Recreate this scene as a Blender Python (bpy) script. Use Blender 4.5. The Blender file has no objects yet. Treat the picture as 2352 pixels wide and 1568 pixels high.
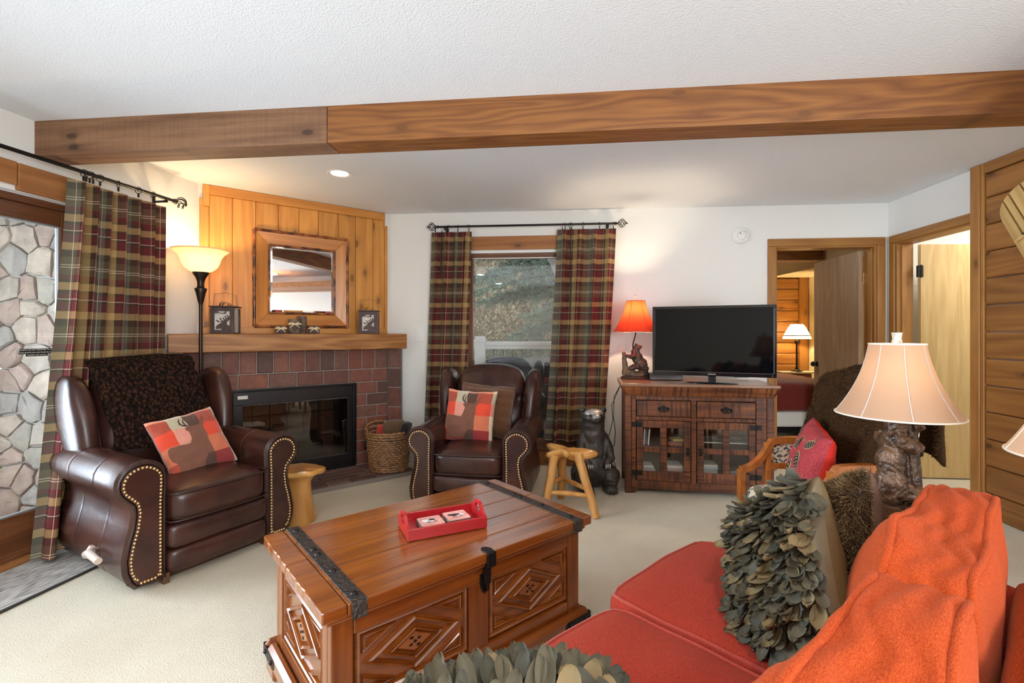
import bpy, bmesh, math, random
from mathutils import Vector as V, Matrix, noise
from math import sin, cos, pi, radians, atan2, sqrt, exp
random.seed(7)
SC = bpy.context.scene
COL = SC.collection

# ---------------------------------------------------------------- camera
FPX, CU, CV, EYE, HC = 1100.0, 1176.0, 766.0, 1.26, 2.44
cam_d = bpy.data.cameras.new('camera'); cam = bpy.data.objects.new('camera', cam_d); COL.objects.link(cam)
cam.location = (0, 0, EYE); cam.rotation_euler = (pi/2, 0, 0)
cam_d.sensor_width = 36.0; cam_d.lens = FPX/2352*36.0
cam_d.shift_y = (CV-784)/2352.0
cam_d.clip_start = 0.05
SC.camera = cam

# ---------------------------------------------------------------- world, light, exposure
SC.view_settings.view_transform = 'Standard'; SC.view_settings.look = 'None'
SC.view_settings.gamma = 1.0; SC.view_settings.use_curve_mapping = False
SC.view_settings.exposure = 0.20
w = bpy.data.worlds.new('overcast_sky'); SC.world = w; w.use_nodes = True
bg = w.node_tree.nodes['Background']; bg.inputs[0].default_value = (0.90, 0.95, 1.0, 1); bg.inputs[1].default_value = 1.05

def area(name, loc, aim, sx, sy, power, col, shape='RECTANGLE', spread=None):
    l = bpy.data.lights.new(name, 'AREA'); l.shape = shape; l.size = sx
    if shape in ('RECTANGLE', 'ELLIPSE'): l.size_y = sy
    l.energy = power; l.color = col
    if spread: l.spread = spread
    o = bpy.data.objects.new(name, l); COL.objects.link(o); o.location = loc
    o.rotation_euler = (V(aim)-V(loc)).to_track_quat('-Z', 'Y').to_euler()
    return o
def point(name, loc, power, col, r=0.03):
    l = bpy.data.lights.new(name, 'POINT'); l.energy = power; l.color = col; l.shadow_soft_size = r
    o = bpy.data.objects.new(name, l); COL.objects.link(o); o.location = loc
    return o
# daylight entering by the sliding glass door, by the rear windows, and unseen ceiling cans added as fill
area('daylight_sliding_door', (-3.42, 1.38, 1.15), (0.0, 1.95, 1.15), 2.5, 1.9, 130, (0.74, 0.87, 1.0), spread=radians(128))
area('daylight_rear_window', (1.75, -2.55, 1.35), (0.9, 2.0, 1.35), 2.0, 1.5, 150, (0.86, 0.93, 1.0))
for i, (x, y) in enumerate([(-1.4, 0.3), (0.5, 0.3), (2.3, 0.3), (-1.4, -1.4), (0.5, -1.4), (2.3, -1.4)]):
    area('ceiling_can_fill', (x, y, 2.40), (x, y, 0), 0.14, 0.14, 11, (1.0, 0.93, 0.84), 'DISK')

# ---------------------------------------------------------------- geometry helpers
def Pz(u, v, z):
    Y = (EYE-z)*FPX/(v-CV); return V(((u-CU)/FPX*Y, Y, z))
def PY(u, v, Y): return V(((u-CU)/FPX*Y, Y, EYE-(v-CV)/FPX*Y))

class MB:
    def __init__(s): s.v = []; s.f = []; s.mi = []; s.uv = None
    def add(s, vs, fs, mi=0):
        b = len(s.v); s.v += [tuple(p) for p in vs]; s.f += [tuple(i+b for i in f) for f in fs]; s.mi += [mi]*len(fs); return s
    def box(s, x0, x1, y0, y1, z0, z1, M=None, mi=0):
        p = [V((x, y, z)) for z in (z0, z1) for y in (y0, y1) for x in (x0, x1)]
        if M is not None: p = [M @ q for q in p]
        return s.add(p, [(0, 2, 3, 1), (4, 5, 7, 6), (0, 1, 5, 4), (2, 6, 7, 3), (0, 4, 6, 2), (1, 3, 7, 5)], mi)
    def cbox(s, c, sz, M=None, mi=0):
        return s.box(c[0]-sz[0]/2, c[0]+sz[0]/2, c[1]-sz[1]/2, c[1]+sz[1]/2, c[2]-sz[2]/2, c[2]+sz[2]/2, M, mi)
    def tube(s, pts, r, n=10, closed=False, caps=True, mi=0):
        pts = [V(p) for p in pts]; m = len(pts)
        rs = r if isinstance(r, (list, tuple)) else [r]*m
        vs = []; up = None
        for i, p in enumerate(pts):
            a = pts[i-1] if (i or closed) else p; b = pts[(i+1) % m] if (i < m-1 or closed) else p
            t = (b-a).normalized() if (b-a).length > 1e-9 else V((0, 0, 1))
            if up is None: up = V((0, 0, 1)) if abs(t.z) < .9 else V((1, 0, 0))
            x = t.cross(up)
            if x.length < 1e-6: x = t.orthogonal()
            x.normalize(); y = x.cross(t).normalized(); up = y
            for k in range(n):
                q = 2*pi*k/n; vs.append(p+x*rs[i]*cos(q)+y*rs[i]*sin(q))
        fs = []
        for i in range(m if closed else m-1):
            j = (i+1) % m
            for k in range(n): fs.append((i*n+k, i*n+(k+1) % n, j*n+(k+1) % n, j*n+k))
        if caps and not closed:
            fs.append(tuple(range(n-1, -1, -1))); fs.append(tuple((m-1)*n+k for k in range(n)))
        return s.add(vs, fs, mi)
    def cyl(s, p0, p1, r0, r1=None, n=16, mi=0): return s.tube([p0, p1], [r0, r0 if r1 is None else r1], n, mi=mi)
    def lathe(s, prof, n=24, c=(0, 0, 0), M=None, caps=True, mi=0, sx=1.0, sy=1.0):
        vs = []
        for (r, z) in prof:
            for k in range(n):
                a = 2*pi*k/n; q = V((c[0]+r*cos(a)*sx, c[1]+r*sin(a)*sy, c[2]+z)); vs.append(M @ q if M is not None else q)
        fs = [(i*n+k, i*n+(k+1) % n, (i+1)*n+(k+1) % n, (i+1)*n+k) for i in range(len(prof)-1) for k in range(n)]
        if caps:
            if prof[0][0] > 1e-6: fs.append(tuple(range(n-1, -1, -1)))
            if prof[-1][0] > 1e-6: fs.append(tuple((len(prof)-1)*n+k for k in range(n)))
        return s.add(vs, fs, mi)
    def prism(s, poly, d0, d1, M, mi=0):
        n = len(poly)
        vs = [M @ V((x, y, d0)) for x, y in poly]+[M @ V((x, y, d1)) for x, y in poly]
        fs = [tuple(range(n-1, -1, -1)), tuple(range(n, 2*n))]+[(i, (i+1) % n, n+(i+1) % n, n+i) for i in range(n)]
        return s.add(vs, fs, mi)
    def grid(s, fn, nu, nv, cu=False, mi=0):
        vs = [fn(i/nu, j/nv) for j in range(nv+1) for i in range(nu+(0 if cu else 1))]
        W = nu if cu else nu+1
        fs = [(j*W+i, j*W+(i+1) % W, (j+1)*W+(i+1) % W, (j+1)*W+i) for j in range(nv) for i in range(nu)]
        return s.add(vs, fs, mi)
    def ball(s, c, rx, ry=None, rz=None, n=12, m=8, M=None, mi=0):
        ry = rx if ry is None else ry; rz = rx if rz is None else rz
        vs = []; 
        for j in range(1, m):
            t = pi*j/m
            for k in range(n):
                a = 2*pi*k/n; vs.append(V((rx*sin(t)*cos(a), ry*sin(t)*sin(a), rz*cos(t))))
        vs += [V((0, 0, rz)), V((0, 0, -rz))]
        T, B = len(vs)-2, len(vs)-1
        fs = [(j*n+k, (j+1)*n+k, (j+1)*n+(k+1) % n, j*n+(k+1) % n) for j in range(m-2) for k in range(n)]
        fs += [(T, k, (k+1) % n) for k in range(n)]+[(B, (m-2)*n+(k+1) % n, (m-2)*n+k) for k in range(n)]
        if M is not None: vs = [M @ q for q in vs]
        return s.add([q+V(c) for q in vs], fs, mi)
    def build(s, name, m, parent=None, smooth=None, bevel=0, bseg=2, sub=0, uv=None):
        me = bpy.data.meshes.new(name); me.from_pydata(s.v, [], s.f)
        for x in (m if isinstance(m, (list, tuple)) else [m]): me.materials.append(x)
        if any(s.mi): me.polygons.foreach_set('material_index', s.mi)
        if uv is not None:
            L = me.uv_layers.new(name='uv'); 
            for lp in me.loops: L.data[lp.index].uv = uv[lp.vertex_index]
        if smooth is not None:
            me.polygons.foreach_set('use_smooth', [True]*len(me.polygons))
            if smooth > 0: me.set_sharp_from_angle(angle=radians(smooth))
        me.update()
        o = bpy.data.objects.new(name, me); COL.objects.link(o)
        if parent is not None: o.parent = parent
        if bevel:
            b = o.modifiers.new('bevel', 'BEVEL'); b.width = bevel; b.segments = bseg; b.limit_method = 'ANGLE'; b.angle_limit = radians(35)
        if sub:
            b = o.modifiers.new('subdiv', 'SUBSURF'); b.levels = sub; b.render_levels = sub
        return o

def tag(o, label, cat, group=None, kind=None):
    o['label'] = label; o['category'] = cat
    if group: o['group'] = group
    if kind: o['kind'] = kind
    return o
def thing(name, label, cat, loc=(0, 0, 0), rz=0.0, group=None):
    o = bpy.data.objects.new(name, None); COL.objects.link(o); o.empty_display_size = .05
    o.location = loc; o.rotation_euler = (0, 0, rz)
    return tag(o, label, cat, group)
def structure(o): o['kind'] = 'structure'; return o
def stuff(o): o['kind'] = 'stuff'; return o
def lab(o, s): o['label'] = s; return o
def kids(o): return [c for c in bpy.data.objects if c.parent == o]
def dup(root, loc, rz, label=None, skip=()):
    r = root.copy(); COL.objects.link(r); r.location = loc; r.rotation_euler = (0, 0, rz)
    if label: r['label'] = label
    for ch in kids(root):
        c = ch.copy(); COL.objects.link(c); c.parent = r
        for g in kids(ch):
            d = g.copy(); COL.objects.link(d); d.parent = c
    return r
def RotM(axis, a): return Matrix.Rotation(a, 4, axis)
def frame(o, ex, ey, ez):
    M = Matrix.Identity(4)
    for i in range(3): M[i][0] = ex[i]; M[i][1] = ey[i]; M[i][2] = ez[i]; M[i][3] = o[i]
    return M
def lerp(a, b, t): return a+(b-a)*t
def sm(a, b, x):
    t = max(0.0, min(1.0, (x-a)/(b-a))); return t*t*(3-2*t)
def nz(p, s=1.0): return noise.noise(V(p)*s)

# ---------------------------------------------------------------- material helpers
def newmat(name):
    m = bpy.data.materials.new(name); m.use_nodes = True
    nt = m.node_tree; b = nt.nodes['Principled BSDF']; return m, nt, b
def nd(nt, t, **kw):
    n = nt.nodes.new(t)
    for k, v in kw.items():
        if k.startswith('_'): setattr(n, k[1:], v)
        elif k.startswith('i') and k[1:].isdigit(): n.inputs[int(k[1:])].default_value = v
        else: n.inputs[k].default_value = v
    return n
def lk(nt, a, b): nt.links.new(a, b)
def ramp(nt, fac, stops, interp='LINEAR'):
    r = nt.nodes.new('ShaderNodeValToRGB'); cr = r.color_ramp; cr.interpolation = interp
    while len(cr.elements) < len(stops): cr.elements.new(0.5)
    for e, (p, c) in zip(cr.elements, stops): e.position = p; e.color = (*c, 1)
    if fac is not None: lk(nt, fac, r.inputs[0])
    return r
def mix(nt, fac, a, b, mode='MIX'):
    n = nt.nodes.new('ShaderNodeMix'); n.data_type = 'RGBA'; n.blend_type = mode
    for sock, val in ((n.inputs[0], fac), (n.inputs[6], a), (n.inputs[7], b)):
        if hasattr(val, 'node'): lk(nt, val, sock)
        else: sock.default_value = (*val, 1) if isinstance(val, tuple) else val
    return n.outputs[2]
def math_(nt, op, a, b=None, c=None):
    n = nt.nodes.new('ShaderNodeMath'); n.operation = op
    for i, val in enumerate((a, b, c)):
        if val is None: continue
        if hasattr(val, 'node'): lk(nt, val, n.inputs[i])
        else: n.inputs[i].default_value = val
    return n.outputs[0]
def bump(nt, b, h, strength=.3, dist=.01):
    n = nd(nt, 'ShaderNodeBump', Strength=strength, Distance=dist); lk(nt, h, n.inputs['Height']); lk(nt, n.outputs[0], b.inputs['Normal']); return n
def coords(nt, scale=(1, 1, 1), rnd=True, kind='Object'):
    t = nt.nodes.new('ShaderNodeTexCoord'); mp = nd(nt, 'ShaderNodeMapping'); mp.inputs['Scale'].default_value = scale
    if rnd:
        oi = nt.nodes.new('ShaderNodeObjectInfo'); c = nt.nodes.new('ShaderNodeCombineXYZ')
        a = math_(nt, 'MULTIPLY', oi.outputs['Random'], 37.0); lk(nt, a, c.inputs[0])
        lk(nt, math_(nt, 'MULTIPLY', oi.outputs['Random'], 53.0), c.inputs[1]); lk(nt, math_(nt, 'MULTIPLY', oi.outputs['Random'], 71.0), c.inputs[2])
        va = nt.nodes.new('ShaderNodeVectorMath'); va.operation = 'ADD'; lk(nt, t.outputs[kind], va.inputs[0]); lk(nt, c.outputs[0], va.inputs[1])
        lk(nt, va.outputs[0], mp.inputs[0])
    else: lk(nt, t.outputs[kind], mp.inputs[0])
    return mp.outputs[0]
def plain(name, c, rough=.5, metal=0.0, nscale=0, namt=.15, bmp=0, bscale=80, spec=None, coat=0):
    m, nt, b = newmat(name)
    b.inputs['Base Color'].default_value = (*c, 1); b.inputs['Roughness'].default_value = rough; b.inputs['Metallic'].default_value = metal
    if spec is not None: b.inputs['Specular IOR Level'].default_value = spec
    if coat: b.inputs['Coat Weight'].default_value = coat; b.inputs['Coat Roughness'].default_value = .12
    if nscale:
        n = nd(nt, 'ShaderNodeTexNoise', Scale=nscale, Detail=4); lk(nt, coords(nt), n.inputs[0])
        r = ramp(nt, n.outputs[0], [(.3, tuple(x*(1-namt) for x in c)), (.7, tuple(min(1, x*(1+namt)) for x in c))])
        lk(nt, r.outputs[0], b.inputs['Base Color'])
    if bmp:
        n = nd(nt, 'ShaderNodeTexNoise', Scale=bscale, Detail=4); lk(nt, coords(nt), n.inputs[0]); bump(nt, b, n.outputs[0], bmp, .01)
    return m
def nd_sep(nt, sock):
    n = nt.nodes.new('ShaderNodeSeparateXYZ'); lk(nt, sock, n.inputs[0]); return n.outputs[0]
def wood(name, dark, light, axis='X', rough=.45, knots=0.0, grain=14.0, ring=.55, bmp=.12, coat=0, tint=.18, saw=0.0, ksize=.085, rs=3.2):
    m, nt, b = newmat(name)
    ai = 'XYZ'.index(axis)
    sc = [grain*2.2]*3; sc[ai] = grain*.11
    co = coords(nt, tuple(sc))
    n1 = nd(nt, 'ShaderNodeTexNoise', Scale=1.0, Detail=6, Roughness=.62, Distortion=.35); lk(nt, co, n1.inputs[0])
    sc2 = [rs]*3; sc2[ai] = rs*.11
    co2 = coords(nt, tuple(sc2))
    n2 = nd(nt, 'ShaderNodeTexNoise', Scale=1.0, Detail=2, Distortion=.2); lk(nt, co2, n2.inputs[0])
    rg = math_(nt, 'FRACT', math_(nt, 'MULTIPLY', n2.outputs[0], 9.0))
    rg = math_(nt, 'ABSOLUTE', math_(nt, 'SUBTRACT', rg, .5))
    f = math_(nt, 'ADD', math_(nt, 'MULTIPLY', n1.outputs[0], 1.0-ring*.5), math_(nt, 'MULTIPLY', rg, ring))
    r = ramp(nt, f, [(.28, dark), (.72, light)])
    c = r.outputs[0]
    if knots > 0:
        sx_ = nt.nodes.new('ShaderNodeSeparateXYZ'); lk(nt, coords(nt), sx_.inputs[0]); cx_ = nt.nodes.new('ShaderNodeCombineXYZ')
        lk(nt, math_(nt, 'MULTIPLY', sx_.outputs[ai], 3.0), cx_.inputs[0]); lk(nt, math_(nt, 'MULTIPLY', sx_.outputs[{0: 2, 1: 0, 2: 0}[ai]], 6.5), cx_.inputs[1])
        v = nd(nt, 'ShaderNodeTexVoronoi', Scale=1.0); v.voronoi_dimensions = '2D'; lk(nt, cx_.outputs[0], v.inputs[0])
        msk = math_(nt, 'GREATER_THAN', nd_sep(nt, v.outputs['Color']), .60)
        k = ramp(nt, v.outputs['Distance'], [(ksize*.9, (1, 1, 1)), (ksize*1.35, (.40, .40, .40)), (ksize*3.6, (0, 0, 0))])
        kk = math_(nt, 'MULTIPLY', math_(nt, 'MULTIPLY', k.outputs[0], knots), msk)
        c = mix(nt, kk, c, tuple(x*.38 for x in dark))
    if saw > 0:
        ss = [3.0]*3; ss[ai] = 55.0
        n3 = nd(nt, 'ShaderNodeTexNoise', Scale=1.0, Detail=3); lk(nt, coords(nt, tuple(ss)), n3.inputs[0])
        sr = ramp(nt, n3.outputs[0], [(.46, (0, 0, 0)), (.62, (1, 1, 1))])
        c = mix(nt, math_(nt, 'MULTIPLY', sr.outputs[0], saw), c, tuple(x*.35 for x in dark))
    oi = nt.nodes.new('ShaderNodeObjectInfo')
    hs = nt.nodes.new('ShaderNodeHueSaturation'); lk(nt, c, hs.inputs['Color'])
    lk(nt, math_(nt, 'MULTIPLY_ADD', oi.outputs['Random'], 2*tint, 1.0-tint), hs.inputs['Value'])
    lk(nt, hs.outputs[0], b.inputs['Base Color'])
    b.inputs['Roughness'].default_value = rough
    if coat: b.inputs['Coat Weight'].default_value = coat; b.inputs['Coat Roughness'].default_value = .15
    if bmp: bump(nt, b, n1.outputs[0], bmp, .004)
    return m
def glassy(name, tint=(1, 1, 1), refl=.06, rough=0.0, trans=1.0):
    m, nt, b = newmat(name); nt.nodes.remove(b); out = nt.nodes['Material Output']
    t = nd(nt, 'ShaderNodeBsdfTransparent'); t.inputs[0].default_value = (*tint, 1)
    g = nd(nt, 'ShaderNodeBsdfGlossy', Roughness=rough); g.inputs[0].default_value = (1, 1, 1, 1)
    fr = nd(nt, 'ShaderNodeFresnel', IOR=1.45)
    mx = nt.nodes.new('ShaderNodeMixShader'); lk(nt, math_(nt, 'MAXIMUM', fr.outputs[0], refl), mx.inputs[0])
    lk(nt, t.outputs[0], mx.inputs[1]); lk(nt, g.outputs[0], mx.inputs[2]); lk(nt, mx.outputs[0], out.inputs[0])
    return m
def shade_mat(name, c, trans=.45, rough=.9, emit=0.0, ecol=(1, .7, .4)):
    m, nt, b = newmat(name); out = nt.nodes['Material Output']
    b.inputs['Base Color'].default_value = (*c, 1); b.inputs['Roughness'].default_value = rough
    n = nd(nt, 'ShaderNodeTexNoise', Scale=220.0, Detail=2); lk(nt, coords(nt, (1, 1, .3)), n.inputs[0]); bump(nt, b, n.outputs[0], .15, .002)
    t = nd(nt, 'ShaderNodeBsdfTranslucent'); t.inputs[0].default_value = (*c, 1)
    mx = nt.nodes.new('ShaderNodeMixShader'); mx.inputs[0].default_value = trans
    lk(nt, b.outputs[0], mx.inputs[1]); lk(nt, t.outputs[0], mx.inputs[2]); lk(nt, mx.outputs[0], out.inputs[0])
    return m
def leather(name, c1, c2, rough=.34):
    m, nt, b = newmat(name)
    n = nd(nt, 'ShaderNodeTexNoise', Scale=5.0, Detail=3); lk(nt, coords(nt), n.inputs[0])
    lk(nt, ramp(nt, n.outputs[0], [(.35, c1), (.7, c2)]).outputs[0], b.inputs['Base Color'])
    b.inputs['Roughness'].default_value = rough; b.inputs['Specular IOR Level'].default_value = .5
    v = nd(nt, 'ShaderNodeTexVoronoi', Scale=420.0); lk(nt, coords(nt), v.inputs[0])
    n2 = nd(nt, 'ShaderNodeTexNoise', Scale=26.0, Detail=3); lk(nt, coords(nt), n2.inputs[0])
    h = math_(nt, 'ADD', math_(nt, 'MULTIPLY', v.outputs['Distance'], .10), math_(nt, 'MULTIPLY', n2.outputs[0], .5))
    bump(nt, b, h, .25, .008)
    return m
def cloth(name, c1, c2, scale=300.0, rough=.9, stretch=(1, 1, 1), bmp=.5, sheen=.3, wv=False):
    m, nt, b = newmat(name)
    n = nd(nt, 'ShaderNodeTexNoise', Scale=scale, Detail=3); lk(nt, coords(nt, stretch), n.inputs[0])
    lk(nt, ramp(nt, n.outputs[0], [(.35, c1), (.65, c2)]).outputs[0], b.inputs['Base Color'])
    b.inputs['Roughness'].default_value = rough; b.inputs['Sheen Weight'].default_value = sheen
    b.inputs['Specular IOR Level'].default_value = .15
    bump(nt, b, n.outputs[0], bmp, .004)
    return m
def plaid(name, su, sv, stopsu, stopsv, rough=.85):
    m, nt, b = newmat(name)
    t = nt.nodes.new('ShaderNodeTexCoord'); sp = nt.nodes.new('ShaderNodeSeparateXYZ'); lk(nt, t.outputs['UV'], sp.inputs[0])
    cs = []
    for i, (s, st) in enumerate(((su, stopsu), (sv, stopsv))):
        f = math_(nt, 'FRACT', math_(nt, 'MULTIPLY', sp.outputs[i], 1.0/s)); cs.append(ramp(nt, f, st, 'CONSTANT').outputs[0])
    c = mix(nt, .5, cs[0], cs[1])
    n = nd(nt, 'ShaderNodeTexNoise', Scale=500.0, Detail=2); lk(nt, coords(nt), n.inputs[0])
    c = mix(nt, .35, c, ramp(nt, n.outputs[0], [(.3, (.55, .55, .55)), (.7, (1.3, 1.3, 1.3))]).outputs[0], 'MULTIPLY')
    lk(nt, c, b.inputs['Base Color']); b.inputs['Roughness'].default_value = rough; b.inputs['Specular IOR Level'].default_value = .2
    bump(nt, b, n.outputs[0], .2, .002)
    return m
def carpet(name, c1, c2, scale=180.0, bmp=.9):
    m, nt, b = newmat(name)
    n = nd(nt, 'ShaderNodeTexNoise', Scale=scale, Detail=3, Roughness=.7); lk(nt, coords(nt, rnd=False), n.inputs[0])
    n2 = nd(nt, 'ShaderNodeTexNoise', Scale=2.2, Detail=3); lk(nt, coords(nt, rnd=False), n2.inputs[0])
    f = math_(nt, 'ADD', math_(nt, 'MULTIPLY', n.outputs[0], .7), math_(nt, 'MULTIPLY', n2.outputs[0], .3))
    lk(nt, ramp(nt, f, [(.35, c1), (.62, c2)]).outputs[0], b.inputs['Base Color'])
    b.inputs['Roughness'].default_value = .95; b.inputs['Specular IOR Level'].default_value = .1
    bump(nt, b, n.outputs[0], bmp, .01)
    return m

# ---------------------------------------------------------------- materials
M = {}
M['wall'] = plain('painted_drywall', (.79, .775, .735), .85, bmp=.08, bscale=160)
M['ceiling'] = plain('textured_ceiling_paint', (.80, .825, .85), .9, bmp=.35, bscale=130)
M['cream'] = plain('cream_wall_paint', (.82, .70, .45), .85)
M['white'] = plain('white_plastic', (.82, .81, .78), .45)
M['offwhite'] = plain('ivory_plastic', (.75, .72, .64), .45)
M['carpet'] = carpet('cream_carpet_pile', (.68, .585, .44), (.90, .83, .68))
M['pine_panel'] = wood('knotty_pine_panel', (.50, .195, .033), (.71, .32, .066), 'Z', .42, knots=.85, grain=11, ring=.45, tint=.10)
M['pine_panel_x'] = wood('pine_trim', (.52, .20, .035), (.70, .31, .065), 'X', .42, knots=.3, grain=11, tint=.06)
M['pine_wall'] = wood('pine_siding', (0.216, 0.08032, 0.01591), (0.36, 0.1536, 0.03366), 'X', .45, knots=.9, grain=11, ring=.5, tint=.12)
M['pine_post'] = wood('pine_post', (0.2808, 0.1135, 0.02457), (0.4212, 0.1892, 0.04563), 'Z', .45, knots=.7, grain=10, tint=.06)
M['trim_x'] = wood('stained_door_trim', (0.2664, 0.1077, 0.02202), (0.3848, 0.1759, 0.03774), 'X', .42, knots=.2, grain=13, tint=.05)
M['trim_z'] = wood('stained_door_trim_upright', (0.2664, 0.1077, 0.02202), (0.3848, 0.1759, 0.03774), 'Z', .42, knots=.2, grain=13, tint=.05)
M['trim_y'] = wood('stained_door_trim_side', (0.2664, 0.1077, 0.02202), (0.3848, 0.1759, 0.03774), 'X', .42, knots=.2, grain=13, tint=.05)
M['beam_grey'] = wood('weathered_beam_wood', (.13, .055, .024), (.29, .15, .075), 'X', .7, knots=.9, grain=16, ring=.4, bmp=.4, tint=.02, saw=.12)
M['beam'] = wood('stained_beam_wood', (0.1512, 0.04788, 0.009216), (0.2808, 0.106, 0.02131), 'X', .55, knots=.5, grain=20, ring=.7, bmp=.25, tint=.02, rs=7)
M['mantel'] = wood('mantel_wood', (0.255, 0.09069, 0.01806), (0.425, 0.1896, 0.05058), 'X', .5, knots=.1, grain=14, ring=.9, tint=.02, rs=6)
M['oak'] = wood('oak_veneer_door', (.50, .33, .13), (.66, .47, .22), 'Z', .4, grain=24, ring=.6, rs=4.5, bmp=.05, tint=.03)
M['oak_dim'] = wood('dimmed_oak_veneer_door', (0.32, 0.204, 0.1176), (0.432, 0.296, 0.189), 'Z', .4, grain=24, ring=.6, rs=4.5, bmp=.05, tint=.03)  # same oak as the other door, the bedroom's dimness put into its colour
M['redframe_z'] = wood('mahogany_door_frame', (.10, .035, .014), (.20, .075, .03), 'Z', .35, grain=14, tint=.03)
M['redframe_y'] = wood('mahogany_door_rail', (.10, .035, .014), (.20, .075, .03), 'X', .35, grain=14, tint=.03)
M['header_y'] = wood('pine_header_side', (0.255, 0.0975, 0.02625), (0.39, 0.165, 0.0525), 'X', .5, knots=.6, grain=12, tint=.06)
M['header_x'] = wood('pine_header', (0.272, 0.096, 0.024), (0.4, 0.16, 0.044), 'X', .5, knots=.8, grain=12, tint=.06)
M['chest_x'] = wood('chest_wood_long', (0.1485, 0.0342, 0.00504), (0.297, 0.0855, 0.0126), 'X', .2, knots=.25, grain=22, ring=.5, bmp=.08, coat=.7, tint=.08)
M['chest_y'] = wood('chest_wood_cross', (0.1485, 0.0342, 0.00504), (0.297, 0.0855, 0.0126), 'Y', .2, knots=.2, grain=22, ring=.5, bmp=.08, coat=.7, tint=.08)
M['chest_z'] = wood('chest_wood_upright', (0.135, 0.03078, 0.00441), (0.261, 0.07268, 0.01071), 'Z', .24, knots=.2, grain=22, ring=.5, bmp=.08, coat=.25, tint=.08)
M['cab_x'] = wood('reclaimed_cabinet_wood', (.070, .016, .005), (.24, .072, .018), 'X', .5, knots=.3, grain=16, bmp=.35, tint=.15, saw=.75)
M['cab_z'] = wood('reclaimed_cabinet_upright', (.070, .016, .005), (.22, .066, .017), 'Z', .5, knots=.3, grain=16, bmp=.35, tint=.15, saw=.75)
M['cab_top'] = wood('reclaimed_cabinet_top', (.20, .085, .04), (.36, .18, .09), 'X', .3, knots=.2, grain=14, bmp=.2, tint=.05, coat=.3)
M['log'] = wood('peeled_log', (.48, .20, .045), (.70, .36, .10), 'Z', .4, knots=.7, grain=12, ring=.4, bmp=.2, tint=.06, coat=.15)
M['burl'] = wood('varnished_burl', (.55, .24, .05), (.78, .43, .13), 'X', .3, knots=.5, grain=7, ring=.8, bmp=.1, tint=.03, coat=.3)
M['chairwood'] = wood('cherry_chair_wood', (.28, .075, .012), (.46, .150, .026), 'X', .3, grain=9, ring=.3, bmp=.05, coat=.3, tint=.05)
M['honey'] = wood('honey_table_wood', (.50, .20, .03), (.70, .33, .07), 'X', .3, grain=9, ring=.4, bmp=.05, coat=.3, tint=.05)
M['leather'] = leather('burgundy_brown_leather', (.034, .0125, .011), (.075, .026, .019))
M['leather_b'] = leather('chestnut_brown_leather', (.05, .017, .010), (.12, .041, .020))
M['welt'] = plain('leather_welt', (.03, .011, .008), .35)
M['brass'] = plain('antique_brass', (.75, .52, .26), .3, 1.0)
M['nickel'] = plain('pale_nail_metal', (.9, .82, .68), .25, 1.0)
M['iron'] = plain('black_wrought_iron', (.02, .018, .017), .42, .7, bmp=.3, bscale=120)
M['rodblack'] = plain('black_rod_metal', (.012, .011, .011), .35, .5)
M['hammered'] = plain('hammered_iron_strap', (.10, .09, .085), .35, .9, bmp=1.0, bscale=95)
M['black'] = plain('black_plastic', (.008, .008, .009), .25)
M['gloss_black'] = plain('glossy_screen', (.003, .003, .0035), .05, spec=.22)
M['bronze'] = plain('bronzed_resin', (.085, .05, .034), .38, .25, nscale=14, namt=.5, bmp=.5, bscale=60)
M['bronze_w'] = plain('carved_resin_wood', (.085, .045, .024), .28, .1, nscale=22, namt=.75, bmp=.8, bscale=60)
M['glass'] = glassy('clear_window_glass')
M['smoke_glass'] = glassy('smoked_fireplace_glass', (.62, .60, .58), .07)
M['mirror'] = plain('mirror_silver', (.93, .94, .95), .012, 1.0)
M['mortar'] = plain('grey_mortar', (.28, .24, .21), .95, bmp=.6, bscale=90)
# ================================================================ room frames (x along the wall, y away from the room)
FB = frame((0, 4.628, 0), (.9961, -.0882, 0), (.0882, .9961, 0), (0, 0, 1))        # back wall
FL = frame((-3.086, 0, 0), (.1609, .98698, 0), (-.98698, .1609, 0), (0, 0, 1))     # left wall
FR = frame((3.399, 4.327, 0), (-.0882, -.9961, 0), (.9961, -.0882, 0), (0, 0, 1))  # right wall
FD = frame((-2.426, 3.806, 0), (.791, .612, 0), (-.612, .791, 0), (0, 0, 1))       # corner fireplace wall
def BX(u, y=0.0):
    k = (u-CU)/FPX; return (k*(4.628+.9961*y)-.0882*y)/(.9961+.0882*k)
def DX(u, d=0.0):
    k = (u-CU)/FPX; return (k*(3.806-.791*d)+2.426-.612*d)/(.791-.612*k)
def at(o, Mx): o.matrix_world = Mx; return o
def part(mb, name, m, parent, **kw): return mb.build(name, m, parent, **kw)

# floor and ceiling
structure(MB().box(-3.35, 3.62, -2.8, 4.62, -.12, 0).box(-2.4, -.9, 4.62, 4.75, -.12, 0).box(3.62, 5.3, 3.05, 4.6, -.12, 0).box(1.0, 4.65, 4.62, 7.5, -.12, 0).build('floor', M['carpet']))
structure(MB().box(-3.65, 5.6, -2.8, 4.85, HC, HC+.12).box(-2.4, .95, 4.85, 5.4, HC, HC+.12).box(1.0, 4.65, 4.85, 7.5, HC, HC+.12).build('ceiling', M['ceiling']))
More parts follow.
